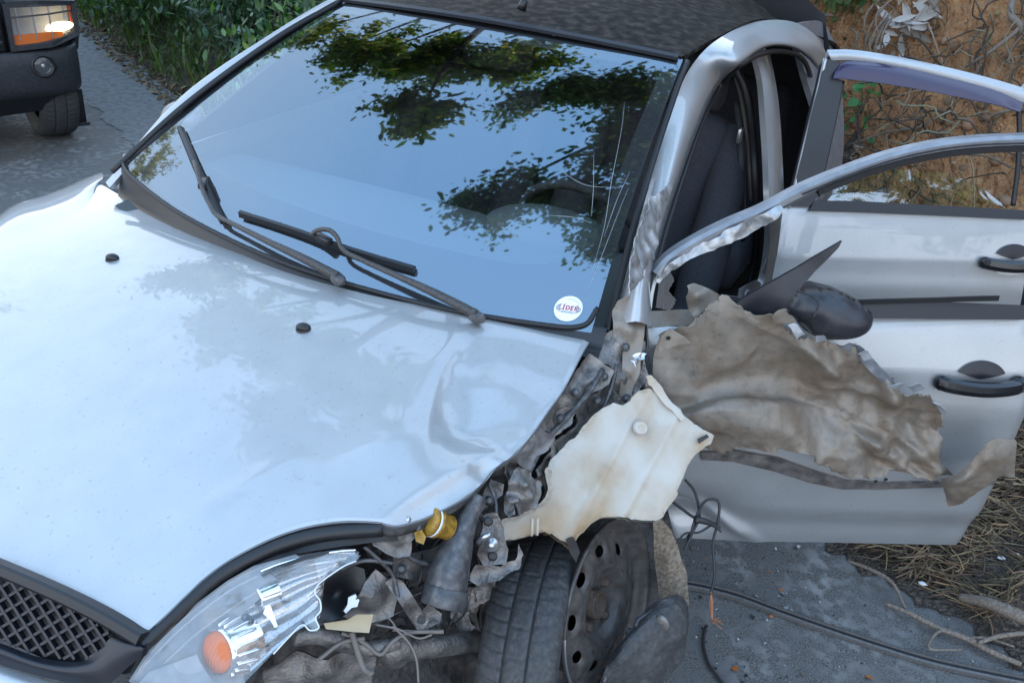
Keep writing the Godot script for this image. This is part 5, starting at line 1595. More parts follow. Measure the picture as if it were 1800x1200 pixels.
	sheet([Vector3(0.644, 0.794, 0.021), Vector3(0.656, 0.798, 0.006), Vector3(0.671, 0.783, -0.011), Vector3(0.686, 0.769, -0.016), Vector3(0.695, 0.741, -0.003), Vector3(0.699, 0.727, 0.01), Vector3(0.683, 0.724, 0.032), Vector3(0.675, 0.719, 0.045), Vector3(0.659, 0.745, 0.043), Vector3(0.646, 0.762, 0.045)], [Vector3(0.68, 0.791, 0.037), Vector3(0.693, 0.762, 0.029), Vector3(0.677, 0.762, 0.056), Vector3(0.666, 0.801, 0.031)], 0.006, 0.014, 3.0, 0.003, 0.008)
	put("torn_bracket", apron, m.grime)
	begin()
	sheet([Vector3(0.65, 0.755, 0.047), Vector3(0.661, 0.758, 0.041), Vector3(0.682, 0.733, 0.059), Vector3(0.676, 0.729, 0.07), Vector3(0.665, 0.732, 0.067)], [], 0.006, 0.002, 2.6, 0.003, 0.003)
	put("torn_strip", apron, m.grime)
	begin()
	sheet([Vector3(0.622, 0.778, 0.079), Vector3(0.631, 0.803, 0.072), Vector3(0.651, 0.791, 0.057), Vector3(0.654, 0.774, 0.066), Vector3(0.641, 0.761, 0.093), Vector3(0.633, 0.749, 0.104), Vector3(0.647, 0.723, 0.1), Vector3(0.67, 0.715, 0.081), Vector3(0.671, 0.709, 0.084), Vector3(0.646, 0.718, 0.104), Vector3(0.63, 0.75, 0.111), Vector3(0.627, 0.767, 0.095)], [], 0.007, 0.002, 2.6, 0.004, 0.0)
	put("bent_strap", apron, m.grime)
	# --- the panel behind, between bonnet and bracket
	begin()
	sheet([Vector3(0.601, 0.794, 0.117), Vector3(0.618, 0.808, 0.075), Vector3(0.625, 0.825, 0.023), Vector3(0.648, 0.761, 0.013), Vector3(0.651, 0.707, 0.032), Vector3(0.637, 0.674, 0.072), Vector3(0.602, 0.698, 0.099), Vector3(0.575, 0.727, 0.119)], [Vector3(0.603, 0.717, 0.037)], 0.012, 0.006, 2.2, 0.003)
	put("inner_panel", apron, m.grime_dark)
	# --- lamp carrier: grey brackets, hose and yellow cap
	begin()
	sheet([Vector3(0.508, 0.806, 0.292), Vector3(0.546, 0.803, 0.264), Vector3(0.58, 0.811, 0.236), Vector3(0.594, 0.808, 0.213), Vector3(0.594, 0.792, 0.222), Vector3(0.588, 0.775, 0.242), Vector3(0.579, 0.769, 0.256), Vector3(0.584, 0.747, 0.267), Vector3(0.57, 0.745, 0.281), Vector3(0.547, 0.76, 0.295), Vector3(0.532, 0.771, 0.302)], [Vector3(0.565, 0.796, 0.275)], 0.008, 0.003, 2.4, 0.004, 0.002)
	var carrier := put("lamp_carrier", car, m.grime)
	begin()
	lathe(Vector3(0.571, 0.811, 0.257), Vector3(0.4, 0.7, 0.55), [[0.0, 0.012], [0.004, 0.011], [0.005, 0.006], [0.009, 0.006], [0.010, 0.0]], 14)
	put("bolt", carrier, m.steel)
	begin()
	sheet([Vector3(0.545, 0.725, 0.261), Vector3(0.588, 0.711, 0.199), Vector3(0.61, 0.723, 0.156), Vector3(0.634, 0.662, 0.168), Vector3(0.626, 0.625, 0.196), Vector3(0.585, 0.662, 0.23), Vector3(0.555, 0.692, 0.276)], [Vector3(0.586, 0.694, 0.222)], 0.012, 0.006, 2.2, 0.004)
	put("carrier_plate", carrier, m.grime)
	begin()
	sheet([Vector3(0.554, 0.697, 0.299), Vector3(0.563, 0.705, 0.29), Vector3(0.576, 0.694, 0.278), Vector3(0.615, 0.634, 0.271), Vector3(0.626, 0.618, 0.269), Vector3(0.623, 0.609, 0.282), Vector3(0.617, 0.61, 0.291)], [Vector3(0.595, 0.671, 0.296)], 0.008, 0.002, 2.4, 0.006)
	put("support_strut", carrier, m.grime)
	begin()
	sheet([Vector3(0.609, 0.63, 0.27), Vector3(0.616, 0.64, 0.254), Vector3(0.638, 0.619, 0.244), Vector3(0.641, 0.61, 0.254), Vector3(0.627, 0.604, 0.277), Vector3(0.618, 0.608, 0.285)], [], 0.006, 0.001, 2.4, 0.004)
	put("strut_foot", carrier, m.grime)
	begin()
	lathe(Vector3(0.62, 0.625, 0.28), Vector3(0.3, 0.6, 0.7), [[0.0, 0.0], [0.002, 0.0075]], 14)
	put("bolt_hole", carrier, m.black)
	begin()
	sheet([Vector3(0.649, 0.767, 0.129), Vector3(0.666, 0.767, 0.109), Vector3(0.685, 0.738, 0.111), Vector3(0.701, 0.707, 0.122), Vector3(0.706, 0.687, 0.138), Vector3(0.676, 0.688, 0.165), Vector3(0.661, 0.708, 0.166), Vector3(0.655, 0.739, 0.15)], [Vector3(0.681, 0.742, 0.155)], 0.008, 0.002, 2.4, 0.006, 0.002)
	put("mount_plate", carrier, m.grime)
	for q in [Vector3(0.667, 0.769, 0.141), Vector3(0.691, 0.715, 0.162), Vector3(0.661, 0.735, 0.162)]:
		begin()
		lathe(q, Vector3(0.35, 0.55, 0.75), [[-0.002, 0.0], [0.001, 0.0065], [-0.002, 0.009]], 14)
		put("bolt_hole", carrier, m.black)
	begin()
	lathe(Vector3(0.685, 0.735, 0.157), Vector3(0.35, 0.55, 0.75), [[-0.002, 0.013], [0.003, 0.012], [0.004, 0.007], [0.008, 0.006], [0.008, 0.0]], 16)
	tube([Vector3(0.662, 0.741, 0.17), Vector3(0.676, 0.758, 0.169), Vector3(0.683, 0.762, 0.161)], [0.004, 0.005, 0.003], 8, 8)
	put("bolt", carrier, m.steel)
	begin()
	sheet([Vector3(0.658, 0.678, 0.16), Vector3(0.697, 0.675, 0.138), Vector3(0.716, 0.683, 0.117), Vector3(0.713, 0.71, 0.102), Vector3(0.726, 0.693, 0.106), Vector3(0.728, 0.673, 0.124), Vector3(0.709, 0.662, 0.146), Vector3(0.674, 0.648, 0.177), Vector3(0.658, 0.656, 0.18)], [], 0.008, 0.003, 2.4, 0.006, 0.003)
	put("mount_lip", carrier, m.grime)
	# hose: narrow above, flared at the open end
	begin()
	tube([Vector3(0.637, 0.803, 0.126), Vector3(0.636, 0.783, 0.151), Vector3(0.636, 0.758, 0.179), Vector3(0.639, 0.733, 0.205), Vector3(0.643, 0.709, 0.231), Vector3(0.648, 0.686, 0.248)], [0.017, 0.017, 0.023, 0.030, 0.036, 0.037], 20, 36)
	lathe(Vector3(0.649, 0.687, 0.248), Vector3(0.653, 0.658, 0.27) - Vector3(0.649, 0.687, 0.248), [[-0.004, 0.037], [-0.002, 0.0395], [0.028, 0.0395], [0.03, 0.0385], [0.03, 0.035], [-0.02, 0.033], [-0.06, 0.0]], 26)
	put("air_hose", car, m.hose)
	begin()
	var cap_ax: Vector3 = Vector3(0.592, 0.819, 0.238) - Vector3(0.611, 0.796, 0.212)
	lathe(Vector3(0.602, 0.788, 0.214), cap_ax, [[-0.03, 0.022], [-0.004, 0.023], [-0.002, 0.0265], [0.004, 0.0265], [0.006, 0.024], [0.010, 0.024], [0.012, 0.0258], [0.018, 0.0255], [0.020, 0.022], [0.020, 0.0]], 28)
	var cap := put("filler_cap", car, m.yellow)
	begin()
	sheet([Vector3(0.586, 0.792, 0.258), Vector3(0.594, 0.795, 0.248), Vector3(0.603, 0.784, 0.248), Vector3(0.603, 0.772, 0.255), Vector3(0.591, 0.778, 0.261)], [], 0.006, 0.0, 2.0, 0.006)
	put("cap_tab", cap, m.yellow)
	begin()
	lathe(Vector3(0.602, 0.788, 0.214), cap_ax, [[0.0055, 0.026], [0.0060, 0.0267], [0.0095, 0.0267], [0.010, 0.026]], 28)
	put("cap_ring", cap, m.white)
	# crumpled scraps filling the bay
	var sr := RandomNumberGenerator.new()
	sr.seed = 5
	for k in 46:
		var u := sr.randf()
		var v := sr.randf()
		var q: Vector3
		if k < 26:
			q = (Vector3(0.471, 0.675, 0.225) as Vector3).lerp(Vector3(0.645, 0.66, 0.039), u).lerp((Vector3(0.405, 0.481, 0.299) as Vector3).lerp(Vector3(0.618, 0.395, 0.074), u), v)
		else:
			q = (Vector3(0.622, 0.716, 0.003) as Vector3).lerp(Vector3(0.698, 0.789, -0.357), u).lerp((Vector3(0.653, 0.583, -0.083) as Vector3).lerp(Vector3(0.755, 0.638, -0.367), u), v)
		var ex := Vector3(sr.randfn(), sr.randfn(), sr.randfn() * 0.6).normalized()
		var ey := ex.cross(Vector3(0.3 + sr.randfn() * 0.4, 0.6, 0.6)).normalized()
		var big := sr.randf_range(0.018, 0.045)
		var rim := []
		var n := sr.randi_range(5, 8)
		for e in n:
			var a := TAU * e / n
			rim.append(q + (ex * cos(a) * sr.randf_range(0.8, 1.7) + ey * sin(a) * sr.randf_range(0.4, 1.0)) * big)
		begin()
		sheet(rim, [], 0.008, 0.008, 2.6, 0.003, 0.004)
		put("torn_scrap", carrier, m.grime if k % 3 != 0 else m.grime_dark)
	for k in 16:
		var a := (Vector3(0.495, 0.698, 0.276) as Vector3).lerp(Vector3(0.639, 0.737, 0.083), sr.randf())
		var b := (Vector3(0.462, 0.574, 0.367) as Vector3).lerp(Vector3(0.628, 0.518, 0.171), sr.randf())
		begin()
		tube([a, a.lerp(b, 0.35) + Vector3(sr.randfn(), sr.randfn(), sr.randfn()) * 0.025, a.lerp(b, 0.7) + Vector3(sr.randfn(), sr.randfn(), sr.randfn()) * 0.025, b], sr.randf_range(0.0012, 0.0032), 6, 20)
		put("wire", carrier, m.cable if k % 4 != 0 else m.hose)
	# small fixings, clips and pipes scattered through the bay
	for q in [Vector3(0.669, 0.855, -0.212), Vector3(0.695, 0.857, -0.301), Vector3(0.667, 0.827, -0.15), Vector3(0.701, 0.819, -0.262), Vector3(0.66, 0.782, 0.027), Vector3(0.586, 0.792, 0.245), Vector3(0.606, 0.694, 0.226), Vector3(0.574, 0.718, 0.277), Vector3(0.711, 0.902, -0.368), Vector3(0.743, 0.807, -0.326), Vector3(0.753, 0.743, -0.291), Vector3(0.634, 0.683, 0.194), Vector3(0.644, 0.775, 0.096), Vector3(0.676, 0.767, -0.105)]:
		begin()
		lathe(q, Vector3(0.3, 0.65, 0.65), [[-0.004, 0.0095], [0.001, 0.0095], [0.002, 0.006], [0.006, 0.0058], [0.007, 0.004], [0.007, 0.0]], 12)
		put("bolt", carrier, m.hose)
	for q in [[[Vector3(0.69, 0.872, -0.302), Vector3(0.689, 0.849, -0.237), Vector3(0.673, 0.819, -0.18), Vector3(0.658, 0.791, -0.111), Vector3(0.658, 0.758, -0.04), Vector3(0.675, 0.741, 0.026)], 0.006], [[Vector3(0.706, 0.872, -0.341), Vector3(0.712, 0.823, -0.302), Vector3(0.708, 0.783, -0.256), Vector3(0.691, 0.76, -0.184), Vector3(0.682, 0.751, -0.135)], 0.0045], [[Vector3(0.558, 0.752, 0.264), Vector3(0.583, 0.719, 0.247), Vector3(0.612, 0.703, 0.217), Vector3(0.623, 0.718, 0.178)], 0.005], [[Vector3(0.52, 0.768, 0.31), Vector3(0.544, 0.739, 0.298), Vector3(0.563, 0.708, 0.288), Vector3(0.583, 0.675, 0.299)], 0.004], [[Vector3(0.631, 0.795, 0.076), Vector3(0.656, 0.771, 0.092), Vector3(0.669, 0.741, 0.116)], 0.0035], [[Vector3(0.49, 0.721, 0.334), Vector3(0.522, 0.74, 0.313), Vector3(0.562, 0.733, 0.286)], 0.004]]:
		begin()
		tube(q[0], q[1], 8, 30)
		put("pipe", carrier, m.hose)
	# --- under the lamp: looms, harness tube, suspension arm, card tag
	begin()
	tube([Vector3(0.462, 0.633, 0.433), Vector3(0.489, 0.624, 0.4), Vector3(0.527, 0.598, 0.372), Vector3(0.56, 0.579, 0.343), Vector3(0.589, 0.577, 0.305)], [0.016, 0.016, 0.015, 0.013], 12, 60)
	var loom := put("wiring_loom", car, m.grime)
	for q in [[[Vector3(0.518, 0.623, 0.375), Vector3(0.553, 0.602, 0.358), Vector3(0.579, 0.579, 0.347), Vector3(0.592, 0.6, 0.328), Vector3(0.61, 0.608, 0.302), Vector3(0.662, 0.614, 0.274)], 0.004], [[Vector3(0.535, 0.629, 0.369), Vector3(0.554, 0.592, 0.376), Vector3(0.569, 0.572, 0.381), Vector3(0.589, 0.571, 0.384)], 0.0055], [[Vector3(0.588, 0.631, 0.323), Vector3(0.621, 0.608, 0.322), Vector3(0.641, 0.583, 0.328), Vector3(0.655, 0.549, 0.342)], 0.0022], [[Vector3(0.561, 0.631, 0.336), Vector3(0.598, 0.627, 0.321), Vector3(0.629, 0.608, 0.305), Vector3(0.649, 0.615, 0.291)], 0.002], [[Vector3(0.51, 0.603, 0.428), Vector3(0.527, 0.615, 0.387), Vector3(0.551, 0.609, 0.355)], 0.004], [[Vector3(0.566, 0.652, 0.322), Vector3(0.587, 0.636, 0.321), Vector3(0.599, 0.623, 0.323)], 0.0015], [[Vector3(0.586, 0.617, 0.32), Vector3(0.627, 0.605, 0.283), Vector3(0.622, 0.612, 0.281)], 0.002]]:
		begin()
		tube(q[0], q[1], 6, 30)
		put("wire", loom, M(Color(0.16, 0.14, 0.125), 0.6))
	begin()
	sheet([Vector3(0.502, 0.662, 0.402), Vector3(0.531, 0.663, 0.375), Vector3(0.54, 0.668, 0.362), Vector3(0.563, 0.666, 0.346), Vector3(0.565, 0.638, 0.361), Vector3(0.536, 0.646, 0.383), Vector3(0.508, 0.654, 0.404)], [], 0.01, 0.002, 2.0, 0.002)
	put("card_tag", loom, m.card)
	begin()
	tube([Vector3(0.525, 0.496, 0.284), Vector3(0.564, 0.474, 0.228), Vector3(0.608, 0.44, 0.152), Vector3(0.646, 0.407, 0.079), Vector3(0.704, 0.375, -0.018)], [0.026, 0.022, 0.022, 0.024], 12, 24)
	lathe(Vector3(0.562, 0.516, 0.279), Vector3(0.3, 0.3, 0.9), [[-0.02, 0.032], [0.01, 0.032], [0.014, 0.02], [0.02, 0.018], [0.022, 0.0]], 20)
	put("suspension_arm", car, m.grime)
	begin()
	sheet([Vector3(0.422, 0.538, 0.383), Vector3(0.485, 0.528, 0.334), Vector3(0.535, 0.508, 0.298), Vector3(0.535, 0.436, 0.316), Vector3(0.469, 0.418, 0.384), Vector3(0.403, 0.454, 0.443), Vector3(0.39, 0.514, 0.438)], [Vector3(0.488, 0.522, 0.387)], 0.015, 0.008, 2.2, 0.006)
	put("crash_bar", car, m.grime)
	begin()
	sheet([Vector3(0.501, 0.646, 0.355), Vector3(0.523, 0.696, 0.315), Vector3(0.53, 0.708, 0.291), Vector3(0.565, 0.67, 0.272), Vector3(0.57, 0.626, 0.297), Vector3(0.543, 0.618, 0.327)], [Vector3(0.545, 0.687, 0.329)], 0.01, 0.005, 2.2, 0.005)
	put("lamp_bracket", car, m.grime)
	lip = 0.0
	# strut and inner arch behind the wheel
	begin()
	tube([Vector3(0.596, 0.704, -0.256), Vector3(0.647, 0.573, -0.251), Vector3(0.689, 0.437, -0.238)], [0.05, 0.055, 0.05], 16, 8)
	put("suspension_strut", car, m.grime_dark)
	begin()
	sheet([Vector3(0.845, 0.55, -0.306), Vector3(0.867, 0.528, -0.328), Vector3(0.904, 0.485, -0.332), Vector3(0.939, 0.425, -0.324), Vector3(0.968, 0.358, -0.298), Vector3(0.978, 0.302, -0.268), Vector3(0.948, 0.285, -0.268), Vector3(0.903, 0.351, -0.287), Vector3(0.868, 0.435, -0.31)], [Vector3(0.914, 0.436, -0.294)], 0.012, 0.004, 2.0, 0.006, 0.003)
	put("wheel_arch_liner", car, skin(M(Color.WHITE, 0.8), tex(0.03, 93, [[0.2, Color(0.10, 0.08, 0.06)], [0.6, Color(0.24, 0.19, 0.14)], [0.9, Color(0.32, 0.27, 0.21)]]), 6.0))
	# --- washer tank hanging over the wheel
	begin()
	sheet([Vector3(0.784, 0.871, -0.333), Vector3(0.795, 0.866, -0.335), Vector3(0.816, 0.844, -0.332), Vector3(0.838, 0.827, -0.332), Vector3(0.867, 0.813, -0.325), Vector3(0.894, 0.797, -0.328), Vector3(0.919, 0.79, -0.329), Vector3(0.939, 0.782, -0.333), Vector3(0.939, 0.774, -0.322), Vector3(0.918, 0.755, -0.282), Vector3(0.912, 0.73, -0.251), Vector3(0.913, 0.699, -0.214), Vector3(0.906, 0.682, -0.188), Vector3(0.903, 0.671, -0.173), Vector3(0.892, 0.661, -0.155), Vector3(0.851, 0.666, -0.126), Vector3(0.805, 0.679, -0.087), Vector3(0.791, 0.674, -0.064), Vector3(0.781, 0.661, -0.04), Vector3(0.777, 0.651, -0.025), Vector3(0.774, 0.642, -0.012), Vector3(0.766, 0.647, -0.011), Vector3(0.751, 0.654, -0.008), Vector3(0.733, 0.664, -0.006), Vector3(0.722, 0.669, 0.002), Vector3(0.693, 0.667, 0.037), Vector3(0.667, 0.668, 0.067), Vector3(0.657, 0.675, 0.068), Vector3(0.651, 0.688, 0.063), Vector3(0.652, 0.702, 0.048), Vector3(0.67, 0.701, 0.027), Vector3(0.688, 0.706, -0.003), Vector3(0.697, 0.714, -0.032), Vector3(0.697, 0.726, -0.052), Vector3(0.682, 0.749, -0.071), Vector3(0.679, 0.765, -0.092), Vector3(0.687, 0.776, -0.116), Vector3(0.696, 0.786, -0.151), Vector3(0.707, 0.804, -0.193), Vector3(0.712, 0.814, -0.214), Vector3(0.725, 0.825, -0.239), Vector3(0.737, 0.832, -0.256), Vector3(0.755, 0.826, -0.267), Vector3(0.765, 0.837, -0.285), Vector3(0.774, 0.85, -0.303), Vector3(0.785, 0.851, -0.315), Vector3(0.799, 0.847, -0.32), Vector3(0.785, 0.859, -0.326)], [], 0.0062, 0.0022, 0.9, 0.022, 0.003, 0.005, 0.006, func(q, n):
			var a: float = (q - Vector3(0.743, 0.843, -0.259)).dot((Vector3(0.922, 0.763, -0.295) - Vector3(0.743, 0.843, -0.259)).normalized())
			var r: float = 0.005 * exp(-pow((a - 0.050) / 0.008, 2.0)) + 0.005 * exp(-pow((a - 0.125) / 0.008, 2.0)) - 0.004 * exp(-pow((a - 0.088) / 0.014, 2.0))
			return q + n * r)
	var tank := put("washer_tank", car, m.tank)
	begin()
	lathe(Vector3(0.811, 0.81, -0.233), Vector3(0.35, 0.5, 0.75), [[-0.01, 0.016], [0.003, 0.013], [0.004, 0.009], [0.001, 0.006], [0.001, 0.0]], 18)
	put("tank_boss", tank, m.tank)
	begin()
	sheet([Vector3(0.779, 0.876, -0.321), Vector3(0.788, 0.879, -0.328), Vector3(0.817, 0.86, -0.323), Vector3(0.854, 0.831, -0.317), Vector3(0.877, 0.815, -0.312), Vector3(0.873, 0.812, -0.301), Vector3(0.844, 0.83, -0.305), Vector3(0.802, 0.855, -0.313), Vector3(0.788, 0.862, -0.317)], [], 0.008, 0.003, 2.0, 0.006, 0.002)
	put("tank_lip", tank, m.tank)
	begin()
	lathe(Vector3(0.692, 0.763, -0.059), Vector3(0.35, 0.5, 0.75), [[0.0, 0.009], [0.003, 0.009], [0.003, 0.004], [0.0, 0.004]], 14)
	put("tank_lug", tank, m.tank)
	for q in [Vector3(0.712, 0.709, 0.046), Vector3(0.72, 0.709, 0.039)]:
		begin()
		var c: Vector3 = q
		tube([c + Vector3(0.268, 1.646, 0.614) - Vector3(0.272, 1.632, 0.621), c + Vector3(0.002, 0, 0.004), c - Vector3(0.268, 1.646, 0.614) + Vector3(0.272, 1.632, 0.621)], 0.0035, 7, 10)
		put("tank_rib", tank, m.tank)
	begin()
	sheet([Vector3(0.913, 0.786, -0.295), Vector3(0.927, 0.794, -0.312), Vector3(0.933, 0.789, -0.312), Vector3(0.919, 0.778, -0.293)], [], 0.006, 0.0, 2.0, 0.0)
	put("tank_slot", tank, m.black)
	begin()
	sheet([Vector3(0.764, 0.664, -0.005), Vector3(0.775, 0.669, -0.014), Vector3(0.793, 0.639, -0.013), Vector3(0.792, 0.618, -0.005), Vector3(0.779, 0.635, -0.003)], [], 0.006, 0.002, 2.0, 0.004, 0.002)
	put("tank_clip", tank, m.black)
	# --- wires hanging by the door
	var wires := [[[Vector3(0.9, 0.659, -0.323), Vector3(0.924, 0.631, -0.33), Vector3(0.946, 0.59, -0.315), Vector3(0.945, 0.571, -0.296), Vector3(0.938, 0.553, -0.263)], 0.003], [[Vector3(0.892, 0.651, -0.25), Vector3(0.917, 0.623, -0.27), Vector3(0.943, 0.596, -0.291), Vector3(0.968, 0.583, -0.309), Vector3(0.993, 0.568, -0.324)], 0.0032], [[Vector3(0.945, 0.553, -0.267), Vector3(0.944, 0.591, -0.289), Vector3(0.948, 0.618, -0.32), Vector3(0.961, 0.621, -0.341), Vector3(0.977, 0.614, -0.344), Vector3(0.986, 0.576, -0.325), Vector3(0.99, 0.542, -0.3), Vector3(1.013, 0.494, -0.262), Vector3(1.02, 0.47, -0.226)], 0.003], [[Vector3(0.982, 0.584, -0.316), Vector3(0.959, 0.567, -0.288), Vector3(0.935, 0.572, -0.26), Vector3(0.927, 0.559, -0.236)], 0.0025], [[Vector3(0.952, 0.596, -0.302), Vector3(0.947, 0.569, -0.277), Vector3(0.944, 0.543, -0.247)], 0.003]]
	begin()
	tube(wires[0][0], wires[0][1], 7, 30)
	var hw := put("hanging_wire", car, m.cable)
	for k in range(1, wires.size()):
		begin()
		tube(wires[k][0], wires[k][1], 7, 50)
		put("wire", hw, m.cable)
	begin()
	tube([Vector3(0.944, 0.597, -0.286), Vector3(0.964, 0.591, -0.299), Vector3(0.984, 0.578, -0.313), Vector3(0.999, 0.567, -0.313)], [0.008, 0.007, 0.005, 0.002], 7, 12)
	put("tape", hw, m.cable)
	for k in 9:
		begin()
		var r := RandomNumberGenerator.new()
		r.seed = k
		var p0: Vector3 = Vector3(1.019, 0.476, -0.229)
		var p1: Vector3 = Vector3(1.037, 0.426, -0.207)
		var e := p1 + Vector3(r.randf_range(-0.01, 0.03), r.randf_range(-0.012, 0.012), r.randf_range(-0.01, 0.02))
		tube([p0, p0.lerp(p1, 0.5) + Vector3(r.randfn(), 0, r.randfn()) * 0.002, p1, e], 0.0011, 5, 14)
		put("copper_strand", hw, m.copper)
	# --- grille and bumper
	begin()
	sheet([Vector3(-0.005, 0.756, 0.664), Vector3(0.059, 0.755, 0.651), Vector3(0.156, 0.748, 0.637), Vector3(0.254, 0.736, 0.626), Vector3(0.323, 0.726, 0.619), Vector3(0.328, 0.705, 0.633), Vector3(0.324, 0.678, 0.653), Vector3(0.267, 0.667, 0.672), Vector3(0.188, 0.665, 0.689), Vector3(0.101, 0.673, 0.701), Vector3(0.036, 0.675, 0.712)], [], 0.02, 0.0, 2.0, 0.01)
	var grille := put("grille", car, m.black)
	begin()
	sweep([Vector3(0.022, 0.787, 0.676), Vector3(0.087, 0.782, 0.666), Vector3(0.151, 0.777, 0.657), Vector3(0.214, 0.771, 0.649), Vector3(0.278, 0.762, 0.642), Vector3(0.347, 0.75, 0.637)], [Vector2(-0.010, -0.02), Vector2(0.010, -0.02), Vector2(0.010, 0.004), Vector2(0.006, 0.007), Vector2(-0.006, 0.007), Vector2(-0.010, 0.004)], Vector3(0.16, 0.57, 0.81), 30)
	put("grille_surround", grille, m.black)
	begin()
	patch([[Vector3(0.058, 0.685, 0.726), Vector3(0.12, 0.685, 0.713), Vector3(0.183, 0.683, 0.702), Vector3(0.231, 0.687, 0.689), Vector3(0.266, 0.697, 0.676), Vector3(0.289, 0.72, 0.66), Vector3(0.297, 0.735, 0.648), Vector3(0.347, 0.743, 0.639)], [Vector3(0.077, 0.69, 0.738), Vector3(0.139, 0.69, 0.726), Vector3(0.201, 0.688, 0.715), Vector3(0.257, 0.693, 0.7), Vector3(0.295, 0.706, 0.683), Vector3(0.316, 0.723, 0.667), Vector3(0.337, 0.739, 0.652), Vector3(0.358, 0.744, 0.644)], [Vector3(0.077, 0.665, 0.744), Vector3(0.138, 0.665, 0.731), Vector3(0.199, 0.666, 0.718), Vector3(0.257, 0.67, 0.704), Vector3(0.308, 0.675, 0.69), Vector3(0.325, 0.689, 0.676), Vector3(0.341, 0.711, 0.66), Vector3(0.358, 0.731, 0.646)]], 40, 8, 0.02)
	put("grille_surround", grille, m.trim)
	var bars := grille_bars()
	for k in bars.size():
		begin()
		sweep(bars[k], [Vector2(-0.0016, -0.012), Vector2(0.0016, -0.012), Vector2(0.0022, 0.0), Vector2(-0.0022, 0.0)], Vector3(0.16, 0.57, 0.81))
		put("grille_bar", grille, m.trim)
	begin()
	patch([[Vector3(0.072, 0.658, 0.742), Vector3(0.134, 0.659, 0.729), Vector3(0.195, 0.658, 0.717), Vector3(0.254, 0.66, 0.704), Vector3(0.33, 0.667, 0.684)], [Vector3(0.099, 0.657, 0.761), Vector3(0.161, 0.657, 0.749), Vector3(0.221, 0.657, 0.737), Vector3(0.279, 0.66, 0.724), Vector3(0.338, 0.648, 0.695)], [Vector3(0.127, 0.605, 0.793), Vector3(0.186, 0.608, 0.779), Vector3(0.244, 0.612, 0.765), Vector3(0.299, 0.618, 0.749), Vector3(0.354, 0.616, 0.714)]], 30, 10, 0.01)
	put("bumper", car, m.paint)

func grille_bars() -> Array:
	# two families of slanting bars, each between the upper and the lower edge of the opening
	var tl: Vector3 = Vector3(0.002, 0.774, 0.675)
	var tr: Vector3 = Vector3(0.302, 0.733, 0.643)
	var bl: Vector3 = Vector3(0.047, 0.685, 0.728)
	var br: Vector3 = Vector3(0.266, 0.697, 0.676)
	var poly := PackedVector2Array()
	var o: Vector3 = tl
	var ex := (tr - tl).normalized()
	var n := ex.cross(bl - tl).normalized()
	var ey := n.cross(ex)
	for q in [Vector3(0.002, 0.774, 0.675), Vector3(0.078, 0.77, 0.662), Vector3(0.184, 0.761, 0.647), Vector3(0.302, 0.733, 0.643), Vector3(0.296, 0.717, 0.656), Vector3(0.266, 0.697, 0.676), Vector3(0.221, 0.688, 0.691), Vector3(0.172, 0.684, 0.703), Vector3(0.119, 0.688, 0.711), Vector3(0.046, 0.688, 0.726)]:
		poly.append(Vector2((q - o).dot(ex), (q - o).dot(ey)))
	var bars := []
	var d1: Vector2 = Vector2((Vector3(0.209, 0.691, 0.691) - Vector3(0.079, 0.767, 0.664)).dot(ex), (Vector3(0.209, 0.691, 0.691) - Vector3(0.079, 0.767, 0.664)).dot(ey)).normalized()
	var d2: Vector2 = Vector2((Vector3(0.182, 0.767, 0.643) - Vector3(0.11, 0.706, 0.701)).dot(ex), (Vector3(0.182, 0.767, 0.643) - Vector3(0.11, 0.706, 0.701)).dot(ey)).normalized()
	for fam in 2:
		var d := d1 if fam == 0 else d2
		var g := d.orthogonal()
		for k in range(-24, 25):
			var c := Vector2(0.12, 0.03) + g * (k * 0.0185)
			for seg in Geometry2D.intersect_polyline_with_polygon(PackedVector2Array([c - d * 0.5, c + d * 0.5]), poly):
				if seg[0].distance_to(seg[-1]) > 0.012:
					bars.append([o + ex * seg[0].x + ey * seg[0].y + n * 0.001 * fam, o + ex * seg[-1].x + ey * seg[-1].y + n * 0.001 * fam])
	return bars

